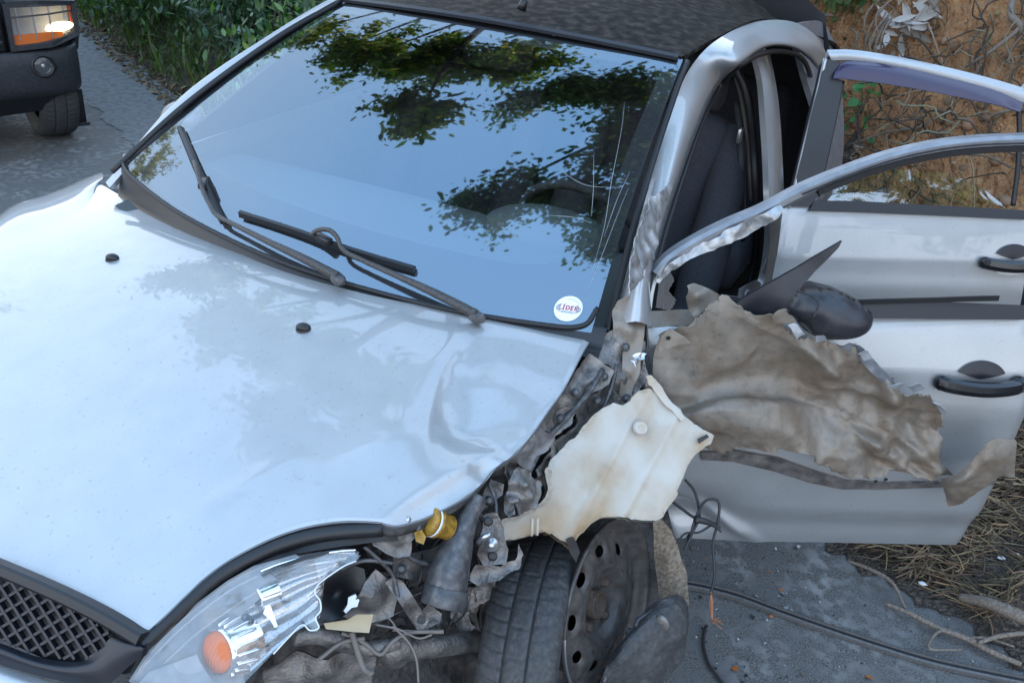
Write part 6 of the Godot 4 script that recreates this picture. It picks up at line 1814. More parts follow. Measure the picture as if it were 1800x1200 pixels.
func make_wheel(car: Node3D) -> void:
	var c: Vector3 = Vector3(0.782, 0.402, -0.135)
	var ax := Vector3(0.9624, 0.2546, 0.0828)
	var z := ax.normalized()
	var x := z.cross(Vector3.UP).normalized()
	var y := z.cross(x)
	# rim: barrel and flange (lathe), dished disc with real ventilation holes
	begin()
	lathe(c, ax, [[-0.15, 0.165], [-0.148, 0.192], [-0.14, 0.192], [-0.135, 0.178], [-0.11, 0.172], [-0.07, 0.150], [0.0, 0.150], [0.028, 0.168], [0.045, 0.178], [0.052, 0.1925], [0.058, 0.194], [0.061, 0.191], [0.056, 0.181], [0.046, 0.174], [0.036, 0.164], [0.034, 0.157]], 80)
	var rim := put("wheel_rim", car, m.wheel)
	begin()
	var disc := func(r: float, a: float) -> Vector3:
		var zz := 0.0
		if r < 0.062:
			zz = 0.020 - 0.012 * smoothstep(0.04, 0.03, r)
		elif r < 0.10:
			zz = lerpf(0.020, 0.046, smoothstep(0.062, 0.088, r))
		else:
			zz = lerpf(0.046, 0.034, smoothstep(0.105, 0.158, r))
		return c + z * zz + (x * cos(a) + y * sin(a)) * r
	var ns := 9
	for s in ns:
		var a0 := TAU * s / ns
		var a1 := TAU * (s + 1) / ns
		var am := (a0 + a1) * 0.5
		var rows := []
		for ring in 5:
			var row := []
			for k in 33:
				var t := TAU * k / 32.0
				var d := Vector2(cos(t), sin(t))
				# boundary of the sector (in angle and radius) and the oval hole in its middle
				var rr := 0.126
				var half := Vector2((a1 - a0) * 0.5 * rr, 0.032)
				var sc := minf(half.x / maxf(1e-6, absf(d.x)), half.y / maxf(1e-6, absf(d.y)))
				var hole := Vector2(d.x * 0.0165, d.y * 0.0115)
				var q := hole.lerp(d * sc, ring / 4.0)
				var w: Vector3 = disc.call(rr + q.y, am + q.x / rr)
				row.append(w - z * (0.006 if ring == 0 else 0.0))
			rows.append(row)
		lattice(rows)
	var inner := []
	for r in [0.0, 0.03, 0.034, 0.045, 0.060, 0.068, 0.078, 0.086, 0.0942]:
		var row := []
		for k in 49:
			row.append(disc.call(r, TAU * k / 48.0))
		inner.append(row)
	lattice(inner)
	put("rim_disc", rim, m.wheel)
	begin()
	lathe(c, ax, [[0.0, 0.03], [0.032, 0.030], [0.034, 0.027], [0.014, 0.024], [0.014, 0.0]], 24)
	put("hub", rim, m.rust)
	for k in 4:
		begin()
		var a := TAU * k / 4.0 + 0.5
		lathe(c + (x * cos(a) + y * sin(a)) * 0.052 + z * 0.014, ax, [[0.0, 0.014], [0.004, 0.012], [0.006, 0.0095], [0.018, 0.0095], [0.020, 0.006], [0.020, 0.0]], 6)
		put("wheel_nut", rim, m.rust)
	begin()
	lathe(c, ax, [[-0.004, 0.148], [-0.004, 0.06], [-0.05, 0.06]], 40)
	put("brake_drum", rim, m.black)
	begin()
	lathe(c, ax, [[0.0525, 0.1928], [0.058, 0.1946], [0.0612, 0.1915]], 60, -0.3, 0.8)
	put("scraped_flange", rim, M(Color(0.30, 0.30, 0.31), 0.35, 0.8))
	# tyre: off its bead, dragged inward and down
	var tc: Vector3 = Vector3(0.73, 0.289, -0.022)
	wheel_tyre(tc, Vector3(0.9621, 0.1051, -0.2430), 0.275, 0.150, 0.18, 0.02)
	put("tyre", car, m.tyre)
	for q in [Vector3(0.74, 0.29, -2.49), Vector3(-0.84, 0.29, -2.49), Vector3(-0.84, 0.29, 0.0)]:
		wheel_tyre(q, Vector3(signf(q.x), 0, 0), 0.29, 0.165, 0.18)
		var sound := put("tyre", car, m.tyre)
		begin()
		lathe(q, Vector3(signf(q.x), 0, 0), [[0.06, 0.0], [0.05, 0.08], [0.06, 0.1], [0.03, 0.16], [0.07, 0.182]], 28)
		put("rim", sound, m.wheel)
	# torn strip of tyre wall lying against the rim
	begin()
	patch([
		[Vector3(0.874, 0.361, -0.065), Vector3(0.894, 0.403, -0.113), Vector3(0.918, 0.439, -0.171), Vector3(0.951, 0.437, -0.224), Vector3(0.973, 0.408, -0.242)],
		[Vector3(0.874, 0.345, -0.03), Vector3(0.904, 0.407, -0.069), Vector3(0.938, 0.442, -0.132), Vector3(0.974, 0.433, -0.194), Vector3(0.987, 0.389, -0.224)],
		[Vector3(0.871, 0.3, -0.014), Vector3(0.922, 0.367, -0.053), Vector3(0.965, 0.392, -0.114), Vector3(0.995, 0.386, -0.175), Vector3(0.994, 0.362, -0.211)],
		[Vector3(0.872, 0.239, -0.015), Vector3(0.945, 0.279, -0.061), Vector3(0.988, 0.305, -0.123), Vector3(1.001, 0.315, -0.173), Vector3(0.994, 0.303, -0.2)]], 40, 24, 0.012, func(q, u, v): return q + Vector3(0.3, 0.6, 0.6) * (0.014 * nz.get_noise_3dv(q * 110.0) + 0.016 * (cell.get_noise_3dv(q * 130.0) + 0.4) + 0.0022 * sin(v * 60.0 + u * 9.0)))
	var strip := put("torn_tyre_wall", car, m.tyre)
	begin()
	tube([Vector3(0.88, 0.328, -0.016), Vector3(0.888, 0.362, -0.047), Vector3(0.911, 0.393, -0.089), Vector3(0.906, 0.412, -0.111), Vector3(0.902, 0.42, -0.126), Vector3(0.924, 0.434, -0.158), Vector3(0.934, 0.44, -0.18)], 0.0055, 8, 40)
	put("bead_wire", strip, m.hose)
	begin()
	ellipsoid(Vector3(0.951, 0.428, -0.136), Vector3(0.016, 0.022, 0.008), Basis(Vector3(0, 0, 1), 0.4))
	put("scuffed_patch", strip, m.grime)

func make_lamp(car: Node3D) -> void:
	# the clear cover, broken off along a ragged line
	begin()
	sheet([Vector3(0.353, 0.699, 0.666), Vector3(0.355, 0.723, 0.624), Vector3(0.361, 0.739, 0.591), Vector3(0.374, 0.756, 0.549), Vector3(0.391, 0.773, 0.503), Vector3(0.411, 0.784, 0.466), Vector3(0.444, 0.791, 0.422), Vector3(0.482, 0.793, 0.383), Vector3(0.512, 0.793, 0.354), Vector3(0.534, 0.788, 0.343), Vector3(0.537, 0.779, 0.355), Vector3(0.525, 0.776, 0.371), Vector3(0.518, 0.771, 0.386), Vector3(0.516, 0.767, 0.395), Vector3(0.509, 0.766, 0.404), Vector3(0.501, 0.771, 0.402), Vector3(0.505, 0.76, 0.417), Vector3(0.508, 0.753, 0.427), Vector3(0.52, 0.745, 0.43), Vector3(0.528, 0.735, 0.44), Vector3(0.526, 0.729, 0.451), Vector3(0.538, 0.718, 0.458), Vector3(0.53, 0.717, 0.467), Vector3(0.512, 0.728, 0.465), Vector3(0.512, 0.719, 0.482), Vector3(0.502, 0.707, 0.511), Vector3(0.496, 0.696, 0.535), Vector3(0.489, 0.684, 0.563), Vector3(0.479, 0.666, 0.604), Vector3(0.44, 0.662, 0.647)], [Vector3(0.426, 0.757, 0.537), Vector3(0.464, 0.772, 0.475), Vector3(0.403, 0.728, 0.6), Vector3(0.471, 0.734, 0.538)], 0.012, 0.0, 2.0, 0.003, 0.0, 0.008, 0.03)
	var lamp := put("headlight", car, m.lens)
	begin()
	sheet([Vector3(0.349, 0.694, 0.67), Vector3(0.348, 0.721, 0.625), Vector3(0.355, 0.74, 0.586), Vector3(0.371, 0.758, 0.539), Vector3(0.389, 0.774, 0.494), Vector3(0.409, 0.785, 0.457), Vector3(0.453, 0.791, 0.405), Vector3(0.462, 0.786, 0.405), Vector3(0.447, 0.782, 0.426), Vector3(0.432, 0.777, 0.45), Vector3(0.451, 0.766, 0.446), Vector3(0.443, 0.754, 0.465), Vector3(0.428, 0.734, 0.503), Vector3(0.412, 0.71, 0.526), Vector3(0.422, 0.684, 0.527), Vector3(0.442, 0.667, 0.538), Vector3(0.472, 0.656, 0.56), Vector3(0.442, 0.654, 0.638)], [Vector3(0.391, 0.751, 0.524), Vector3(0.373, 0.719, 0.595)], 0.012, 0.0, 2.0, 0.002)
	put("housing_wall", lamp, skin(M(Color.WHITE, 0.3, 0.2), tex(0.02, 95, [[0.2, Color(0.13, 0.135, 0.14)], [0.8, Color(0.20, 0.205, 0.21)]]), 4.0))
	begin()
	sheet([Vector3(0.43, 0.782, 0.464), Vector3(0.44, 0.789, 0.445), Vector3(0.468, 0.796, 0.409), Vector3(0.498, 0.799, 0.376), Vector3(0.5, 0.796, 0.379), Vector3(0.472, 0.792, 0.411), Vector3(0.446, 0.785, 0.447), Vector3(0.435, 0.78, 0.464)], [], 0.006, 0.0, 2.0, 0.002)
	put("open_gap", lamp, m.black)
	for q in [[Vector3(0.359, 0.711, 0.649), Vector3(0.376, 0.743, 0.582), Vector3(0.403, 0.77, 0.51), Vector3(0.426, 0.78, 0.467)], [Vector3(0.379, 0.709, 0.63), Vector3(0.398, 0.735, 0.571), Vector3(0.424, 0.756, 0.509), Vector3(0.437, 0.765, 0.477)]]:
		begin()
		tube(q, 0.0018, 6, 30)
		put("housing_ridge", lamp, m.lens)
	# mirrored bowl: ribbed trough running back from the turn bulb
	begin()
	patch([
		[Vector3(0.423, 0.776, 0.46), Vector3(0.447, 0.782, 0.426), Vector3(0.474, 0.786, 0.395), Vector3(0.509, 0.785, 0.358), Vector3(0.529, 0.781, 0.341)],
		[Vector3(0.409, 0.737, 0.481), Vector3(0.428, 0.746, 0.435), Vector3(0.457, 0.753, 0.397), Vector3(0.488, 0.759, 0.37), Vector3(0.508, 0.768, 0.357)],
		[Vector3(0.414, 0.709, 0.503), Vector3(0.439, 0.714, 0.45), Vector3(0.464, 0.724, 0.408), Vector3(0.486, 0.737, 0.388), Vector3(0.495, 0.75, 0.379)],
		[Vector3(0.439, 0.688, 0.52), Vector3(0.458, 0.694, 0.474), Vector3(0.48, 0.704, 0.436), Vector3(0.494, 0.72, 0.408), Vector3(0.502, 0.732, 0.402)],
		[Vector3(0.476, 0.673, 0.55), Vector3(0.486, 0.684, 0.508), Vector3(0.499, 0.698, 0.467), Vector3(0.515, 0.707, 0.442), Vector3(0.522, 0.714, 0.436)]], 60, 40, 0.002, func(q, u, v): return q + Vector3(0.43, 0.78, 0.45) * 0.003 * sin(v * 34.0))
	put("reflector", lamp, skin(M(Color.WHITE, 0.2, 0.9), tex(0.05, 96, [[0.2, Color(0.28, 0.28, 0.29)], [0.7, Color(0.50, 0.50, 0.51)]]), 8.0))
	# fluted ring and orange bulb
	var ta: Vector3 = Vector3(0.424, 0.695, 0.557)
	var tn := ((Vector3(0.427, 0.71, 0.578) - Vector3(0.455, 0.719, 0.535)).normalized() + Vector3(0.4315, 0.7791, 0.4548) * 0.75).normalized()
	begin()
	lathe(ta, tn, [[-0.05, 0.046], [-0.02, 0.043], [0.0, 0.0385], [0.006, 0.0375], [0.008, 0.034], [0.002, 0.031]], 40)
	var ring := put("turn_signal", lamp, m.chrome)
	begin()
	var ox := tn.cross(Vector3.UP).normalized()
	var oy := ox.cross(tn)
	gridf(40, 60, func(u, v):
		var p := Vector2(u * 2.0 - 1.0, v * 2.0 - 1.0)
		var sq := Vector2(p.x * sqrt(maxf(0.0, 1.0 - p.y * p.y * 0.5)), p.y * sqrt(maxf(0.0, 1.0 - p.x * p.x * 0.5)))
		return ta + (ox * sq.x + oy * sq.y) * 0.032 + tn * (0.004 + 0.020 * sqrt(maxf(0.0, 1.0 - minf(1.0, sq.length_squared()))) + 0.0011 * sin(sq.x * 34.0)))
	put("orange_lens", ring, m.orange)
	for k in 18:
		begin()
		var x := tn.cross(Vector3.UP).normalized()
		var y := tn.cross(x)
		var a := TAU * k / 18.0
		var e := x * cos(a) + y * sin(a)
		tube([ta + tn * -0.040 + e * 0.0475, ta + tn * -0.020 + e * 0.0445, ta + tn * -0.002 + e * 0.040], 0.0022, 6, 6)
		put("flute", ring, m.chrome)
	begin()
	var pa: Vector3 = Vector3(0.436, 0.748, 0.478)
	var pn := (Vector3(0.435, 0.754, 0.495) - Vector3(0.447, 0.752, 0.464)).normalized()
	lathe(pa, pn, [[-0.03, 0.020], [0.0, 0.017], [0.004, 0.0165], [0.003, 0.0145], [-0.02, 0.006], [-0.02, 0.0]], 28)
	put("side_lamp_cup", lamp, m.chrome)
	begin()
	sheet([Vector3(0.447, 0.736, 0.474), Vector3(0.453, 0.732, 0.471), Vector3(0.465, 0.719, 0.477), Vector3(0.474, 0.709, 0.481), Vector3(0.472, 0.708, 0.486), Vector3(0.46, 0.718, 0.483), Vector3(0.449, 0.726, 0.485)], [], 0.005, 0.0, 2.0, 0.004)
	put("lamp_stem", lamp, m.chrome)
	# chrome lip and the shard left standing at the top
	begin()
	tube([Vector3(0.426, 0.784, 0.459), Vector3(0.45, 0.791, 0.429), Vector3(0.48, 0.794, 0.395), Vector3(0.513, 0.795, 0.363), Vector3(0.53, 0.793, 0.347)], 0.0022, 6, 30)
	put("chrome_lip", lamp, m.chrome)
	begin()
	sheet([Vector3(0.484, 0.788, 0.398), Vector3(0.501, 0.793, 0.378), Vector3(0.529, 0.794, 0.351), Vector3(0.541, 0.788, 0.349), Vector3(0.537, 0.781, 0.365), Vector3(0.523, 0.782, 0.371), Vector3(0.521, 0.776, 0.384), Vector3(0.513, 0.775, 0.394), Vector3(0.511, 0.768, 0.407), Vector3(0.499, 0.771, 0.409)], [Vector3(0.516, 0.79, 0.382)], 0.006, 0.004, 3.0, 0.002, 0.003)
	put("broken_shard", lamp, m.lens)
	begin()
	sheet([Vector3(0.515, 0.727, 0.456), Vector3(0.521, 0.728, 0.448), Vector3(0.538, 0.717, 0.456), Vector3(0.537, 0.713, 0.463), Vector3(0.524, 0.718, 0.463)], [], 0.005, 0.003, 3.0, 0.002, 0.002)
	put("broken_shard", lamp, m.lens)
	begin()
	tube([Vector3(0.538, 0.781, 0.357), Vector3(0.527, 0.778, 0.373), Vector3(0.519, 0.773, 0.388), Vector3(0.511, 0.767, 0.406), Vector3(0.507, 0.762, 0.419), Vector3(0.509, 0.755, 0.429), Vector3(0.521, 0.747, 0.432), Vector3(0.529, 0.737, 0.441), Vector3(0.528, 0.731, 0.453), Vector3(0.539, 0.721, 0.459), Vector3(0.53, 0.72, 0.47), Vector3(0.516, 0.726, 0.472), Vector3(0.508, 0.715, 0.498), Vector3(0.502, 0.703, 0.525)], 0.0014, 5, 60)
	put("broken_rim", lamp, M(Color(0.62, 0.64, 0.66), 0.25))
	# dark inside of the housing, with the white plug
	begin()
	sheet([Vector3(0.446, 0.716, 0.371), Vector3(0.468, 0.72, 0.345), Vector3(0.493, 0.727, 0.323), Vector3(0.517, 0.714, 0.307), Vector3(0.53, 0.688, 0.316), Vector3(0.527, 0.662, 0.334), Vector3(0.51, 0.645, 0.364), Vector3(0.487, 0.641, 0.397), Vector3(0.463, 0.642, 0.427), Vector3(0.439, 0.679, 0.409)], [Vector3(0.475, 0.653, 0.332)], 0.012, 0.004, 2.0, 0.004)
	put("housing_back", lamp, m.black)
	begin()
	sheet([Vector3(0.515, 0.682, 0.35), Vector3(0.523, 0.686, 0.341), Vector3(0.532, 0.678, 0.342), Vector3(0.532, 0.668, 0.348), Vector3(0.525, 0.667, 0.354), Vector3(0.52, 0.66, 0.364), Vector3(0.515, 0.663, 0.364), Vector3(0.518, 0.672, 0.357)], [], 0.005, 0.001, 2.0, 0.008)
	put("plug", lamp, m.white)
	begin()
	sheet([Vector3(0.37, 0.706, 0.648), Vector3(0.412, 0.715, 0.593), Vector3(0.422, 0.706, 0.597), Vector3(0.452, 0.686, 0.603), Vector3(0.432, 0.671, 0.648), Vector3(0.361, 0.687, 0.683)], [], 0.015, 0.0, 2.0, 0.004)
	put("lower_trim", lamp, skin(M(Color.WHITE, 0.3, 0.3), tex(0.02, 97, [[0.2, Color(0.19, 0.20, 0.215)], [0.8, Color(0.26, 0.27, 0.285)]]), 4.0))

# ------------------------------------------------------------------ the torn left wing, folded back with its inner face out
func make_wing(car: Node3D) -> void:
	var rows := [
		[Vector3(0.757, 0.903, -0.466), Vector3(0.788, 0.92, -0.469), Vector3(0.815, 0.948, -0.475), Vector3(0.842, 0.986, -0.48), Vector3(0.864, 1.016, -0.489), Vector3(0.9, 0.998, -0.496), Vector3(0.941, 0.982, -0.519), Vector3(0.98, 0.996, -0.525), Vector3(1.025, 0.944, -0.557), Vector3(1.065, 0.932, -0.58), Vector3(1.102, 0.922, -0.61), Vector3(1.14, 0.926, -0.611), Vector3(1.184, 0.88, -0.653), Vector3(1.219, 0.862, -0.667), Vector3(1.254, 0.824, -0.685), Vector3(1.291, 0.838, -0.677), Vector3(1.345, 0.776, -0.739)],
		[Vector3(0.752, 0.874, -0.452), Vector3(0.782, 0.889, -0.464), Vector3(0.813, 0.911, -0.468), Vector3(0.848, 0.94, -0.479), Vector3(0.878, 0.972, -0.477), Vector3(0.915, 0.951, -0.501), Vector3(0.954, 0.939, -0.518), Vector3(0.993, 0.934, -0.539), Vector3(1.032, 0.908, -0.562), Vector3(1.077, 0.905, -0.563), Vector3(1.112, 0.882, -0.61), Vector3(1.154, 0.867, -0.63), Vector3(1.198, 0.834, -0.661), Vector3(1.238, 0.831, -0.643), Vector3(1.272, 0.79, -0.703), Vector3(1.309, 0.783, -0.719), Vector3(1.351, 0.744, -0.757)],
		[Vector3(0.755, 0.839, -0.442), Vector3(0.786, 0.848, -0.457), Vector3(0.82, 0.864, -0.465), Vector3(0.858, 0.884, -0.472), Vector3(0.89, 0.907, -0.477), Vector3(0.93, 0.901, -0.492), Vector3(0.966, 0.891, -0.522), Vector3(1.006, 0.885, -0.537), Vector3(1.042, 0.863, -0.574), Vector3(1.083, 0.857, -0.584), Vector3(1.124, 0.853, -0.595), Vector3(1.165, 0.82, -0.643), Vector3(1.211, 0.788, -0.672), Vector3(1.251, 0.784, -0.667), Vector3(1.29, 0.75, -0.722), Vector3(1.324, 0.74, -0.735), Vector3(1.358, 0.708, -0.769)],
		[Vector3(0.764, 0.795, -0.443), Vector3(0.799, 0.804, -0.447), Vector3(0.831, 0.811, -0.467), Vector3(0.869, 0.834, -0.466), Vector3(0.903, 0.852, -0.476), Vector3(0.941, 0.849, -0.497), Vector3(0.978, 0.845, -0.523), Vector3(1.018, 0.839, -0.539), Vector3(1.053, 0.821, -0.577), Vector3(1.094, 0.814, -0.594), Vector3(1.134, 0.808, -0.611), Vector3(1.177, 0.775, -0.657), Vector3(1.221, 0.75, -0.681), Vector3(1.264, 0.747, -0.683), Vector3(1.301, 0.718, -0.725), Vector3(1.335, 0.708, -0.733), Vector3(1.366, 0.671, -0.78)],
		[Vector3(0.79, 0.741, -0.448), Vector3(0.816, 0.742, -0.457), Vector3(0.846, 0.748, -0.47), Vector3(0.881, 0.766, -0.475), Vector3(0.916, 0.776, -0.491), Vector3(0.953, 0.779, -0.513), Vector3(0.991, 0.78, -0.535), Vector3(1.029, 0.773, -0.563), Vector3(1.065, 0.76, -0.595), Vector3(1.107, 0.752, -0.613), Vector3(1.149, 0.745, -0.626), Vector3(1.192, 0.714, -0.666), Vector3(1.237, 0.701, -0.679), Vector3(1.278, 0.707, -0.675), Vector3(1.317, 0.679, -0.722), Vector3(1.35, 0.671, -0.736), Vector3(1.376, 0.641, -0.781)],
		[Vector3(0.819, 0.729, -0.423), Vector3(0.842, 0.733, -0.431), Vector3(0.868, 0.746, -0.436), Vector3(0.899, 0.762, -0.444), Vector3(0.932, 0.775, -0.454), Vector3(0.967, 0.782, -0.469), Vector3(1.003, 0.779, -0.496), Vector3(1.041, 0.772, -0.524), Vector3(1.077, 0.754, -0.561), Vector3(1.117, 0.732, -0.594), Vector3(1.16, 0.71, -0.623), Vector3(1.204, 0.694, -0.642), Vector3(1.247, 0.688, -0.645), Vector3(1.289, 0.655, -0.712), Vector3(1.325, 0.664, -0.704), Vector3(1.363, 0.638, -0.75), Vector3(1.393, 0.615, -0.791)],
		[Vector3(0.844, 0.685, -0.441), Vector3(0.868, 0.69, -0.449), Vector3(0.893, 0.704, -0.447), Vector3(0.92, 0.714, -0.452), Vector3(0.95, 0.725, -0.459), Vector3(0.984, 0.732, -0.469), Vector3(1.019, 0.732, -0.49), Vector3(1.057, 0.72, -0.522), Vector3(1.095, 0.704, -0.549), Vector3(1.135, 0.68, -0.579), Vector3(1.178, 0.667, -0.593), Vector3(1.22, 0.645, -0.63), Vector3(1.262, 0.611, -0.696), Vector3(1.3, 0.634, -0.689), Vector3(1.338, 0.61, -0.742), Vector3(1.373, 0.619, -0.745), Vector3(1.405, 0.595, -0.799)],
		[Vector3(0.866, 0.631, -0.478), Vector3(0.886, 0.639, -0.479), Vector3(0.909, 0.643, -0.48), Vector3(0.933, 0.646, -0.489), Vector3(0.962, 0.655, -0.494), Vector3(0.997, 0.656, -0.509), Vector3(1.032, 0.663, -0.518), Vector3(1.071, 0.662, -0.541), Vector3(1.11, 0.658, -0.553), Vector3(1.152, 0.627, -0.579), Vector3(1.199, 0.589, -0.613), Vector3(1.239, 0.583, -0.643), Vector3(1.277, 0.585, -0.677), Vector3(1.311, 0.586, -0.72), Vector3(1.349, 0.595, -0.731), Vector3(1.386, 0.585, -0.765), Vector3(1.417, 0.578, -0.807)]]
	# the sharp creases: each sheet falls away to the right of the line from its first to its second point
	var creases := []
	for q in [[[Vector3(1.149, 0.78, -0.606), Vector3(0.841, 0.773, -0.423)], 0.020, 0.05], [[Vector3(0.879, 0.996, -0.524), Vector3(1.199, 0.805, -0.638)], 0.022, 0.06], [[Vector3(0.859, 0.763, -0.433), Vector3(0.97, 0.902, -0.534)], 0.014, 0.05], [[Vector3(1.097, 0.815, -0.578), Vector3(1.344, 0.768, -0.721)], 0.020, 0.04], [[Vector3(1.173, 0.725, -0.615), Vector3(1.332, 0.592, -0.709)], 0.022, 0.05], [[Vector3(1.379, 0.692, -0.735), Vector3(1.302, 0.591, -0.692)], 0.020, 0.035], [[Vector3(1.024, 0.922, -0.575), Vector3(1.246, 0.658, -0.657)], 0.012, 0.05], [[Vector3(0.837, 0.733, -0.416), Vector3(0.954, 0.694, -0.483)], 0.010, 0.04]]:
		creases.append([wing_uv(q[0][0]), wing_uv(q[0][1]), q[1], q[2]])
	begin()
	patch(rows, 200, 104, 0.003, func(q, u, v):
		var edge := maxf(smoothstep(0.95, 1.0, maxf(v, 1.0 - v)), smoothstep(0.97, 1.0, u))
		var n: float = nz.get_noise_3dv(q * 45.0)
		var f: float = absf(nz.get_noise_3dv(q * 24.0 + Vector3(9, 4, 2)))
		var jag := edge * (Vector3(nz.get_noise_3dv(q * 170.0), nz.get_noise_3dv(q * 150.0 + Vector3(50, 0, 0)), 0) * 0.018 + Vector3(nz.get_noise_3dv(q * 520.0 + Vector3(3, 0, 0)), nz.get_noise_3dv(q * 480.0), 0) * 0.005)
		return q + front_out * (0.003 * n + 0.010 * f * smoothstep(0.25, 0.75, u) + (0.030 * (cell.get_noise_3dv(q * 85.0) + 0.4) + 0.005 * (cell.get_noise_3dv(q * 240.0) + 0.4)) * (0.25 + 0.75 * smoothstep(0.3, 0.65, u)) - wing_drop(creases, q)) + jag)
	var wing := put("torn_wing", car, m.primer)
	# curled strip at its rear end
	begin()
	patch([
		[Vector3(1.401, 0.569, -0.78), Vector3(1.412, 0.591, -0.768), Vector3(1.427, 0.612, -0.765), Vector3(1.442, 0.653, -0.761), Vector3(1.453, 0.692, -0.767), Vector3(1.469, 0.712, -0.789), Vector3(1.519, 0.706, -0.83)],
		[Vector3(1.413, 0.54, -0.795), Vector3(1.423, 0.582, -0.757), Vector3(1.441, 0.608, -0.75), Vector3(1.457, 0.635, -0.759), Vector3(1.476, 0.665, -0.776), Vector3(1.496, 0.675, -0.793), Vector3(1.534, 0.662, -0.839)],
		[Vector3(1.427, 0.506, -0.813), Vector3(1.438, 0.547, -0.785), Vector3(1.457, 0.569, -0.784), Vector3(1.476, 0.598, -0.783), Vector3(1.498, 0.611, -0.807), Vector3(1.516, 0.622, -0.823), Vector3(1.546, 0.617, -0.853)],
		[Vector3(1.437, 0.477, -0.829), Vector3(1.462, 0.487, -0.83), Vector3(1.475, 0.525, -0.821), Vector3(1.49, 0.559, -0.816), Vector3(1.51, 0.584, -0.827), Vector3(1.527, 0.591, -0.842), Vector3(1.553, 0.588, -0.864)]], 40, 16, 0.003, func(q, u, v): return q + front_out * 0.012 * nz.get_noise_3dv(q * 120.0))
	put("wing_end_strip", wing, m.primer)
	# bright painted edges that show where it tore
	for q in [[Vector3(1.006, 0.979, -0.521), Vector3(1.018, 0.986, -0.526), Vector3(1.043, 0.962, -0.535), Vector3(1.03, 0.951, -0.528)], [Vector3(1.063, 0.961, -0.546), Vector3(1.077, 0.965, -0.551), Vector3(1.088, 0.948, -0.562), Vector3(1.066, 0.944, -0.546)], [Vector3(1.151, 0.924, -0.593), Vector3(1.166, 0.931, -0.6), Vector3(1.184, 0.911, -0.612), Vector3(1.168, 0.904, -0.605)], [Vector3(1.226, 0.848, -0.625), Vector3(1.243, 0.861, -0.634), Vector3(1.259, 0.859, -0.643), Vector3(1.256, 0.841, -0.646)], [Vector3(1.322, 0.816, -0.689), Vector3(1.335, 0.811, -0.69), Vector3(1.359, 0.789, -0.708), Vector3(1.357, 0.777, -0.712)], [Vector3(1.265, 0.854, -0.644), Vector3(1.279, 0.87, -0.647), Vector3(1.303, 0.851, -0.666), Vector3(1.279, 0.837, -0.659)]]:
		begin()
		sheet(q, [], 0.006, 0.006, 3.0, 0.002, 0.003)
		put("paint_edge", wing, m.paint)
	begin()
	sheet([Vector3(0.765, 0.898, -0.428), Vector3(0.767, 0.919, -0.433), Vector3(0.779, 0.936, -0.442), Vector3(0.794, 0.929, -0.448), Vector3(0.813, 0.922, -0.45), Vector3(0.827, 0.911, -0.453), Vector3(0.807, 0.904, -0.444), Vector3(0.782, 0.893, -0.431), Vector3(0.769, 0.881, -0.424)], [], 0.006, 0.002, 2.0, 0.003)
	var tab := put("fixing_tab", wing, m.primer)
	begin()
	lathe(Vector3(0.782, 0.918, -0.432), front_out, [[0.0, 0.0], [0.0012, 0.005]], 14)
	put("bolt_hole", wing, m.black)
	for q in [Vector3(1.262, 0.597, -0.648), Vector3(1.281, 0.602, -0.661)]:
		begin()
		lathe(q, front_out, [[0.0, 0.0], [0.002, 0.005]], 10)
		put("bolt_hole", wing, m.black)
	begin()
	sheet([Vector3(0.973, 0.997, -0.504), Vector3(0.981, 1.012, -0.51), Vector3(0.997, 1.014, -0.52), Vector3(1.01, 1, -0.524), Vector3(1.019, 0.986, -0.532), Vector3(1.001, 0.979, -0.524), Vector3(0.98, 0.98, -0.512)], [], 0.006, 0.005, 3.0, 0.003, 0.003)
	put("fixing_tab", wing, m.primer)
	begin()
	patch([[Vector3(1.13, 0.939, -0.599), Vector3(1.154, 0.933, -0.61), Vector3(1.195, 0.89, -0.64), Vector3(1.239, 0.848, -0.662)], [Vector3(1.114, 0.922, -0.599), Vector3(1.141, 0.914, -0.606), Vector3(1.183, 0.873, -0.632), Vector3(1.233, 0.83, -0.658)]], 20, 5, 0.002, func(q, u, v): return q + front_out * 0.02 * nz.get_noise_3dv(q * 110.0))
	put("folded_edge", wing, m.dusty_paint)

func wing_uv(q: Vector3) -> Vector2:
	return Vector2((q - FRONT_HINGE).dot(Vector3(front_out.z, 0, -front_out.x)), -q.y)

func wing_drop(creases: Array, q: Vector3) -> float:
	var p := wing_uv(q)
	var sum := 0.0
	for f in creases:
		var ab: Vector2 = f[1] - f[0]
		var ln := ab.length()
		ab /= ln
		var v: Vector2 = p - f[0]
		var t: float = v.dot(ab) / ln
		var along := smoothstep(-0.2, 0.25, t) * smoothstep(1.25, 0.8, t)
		var d: float = (-v.x * ab.y + v.y * ab.x) / f[3] + 0.15 * sin(t * 7.0 + ln * 60.0)
		sum += f[2] * along * (d * exp(1.0 - d) if d > 0.04 else 0.104 * exp((d - 0.04) * 26.0))
	return sum

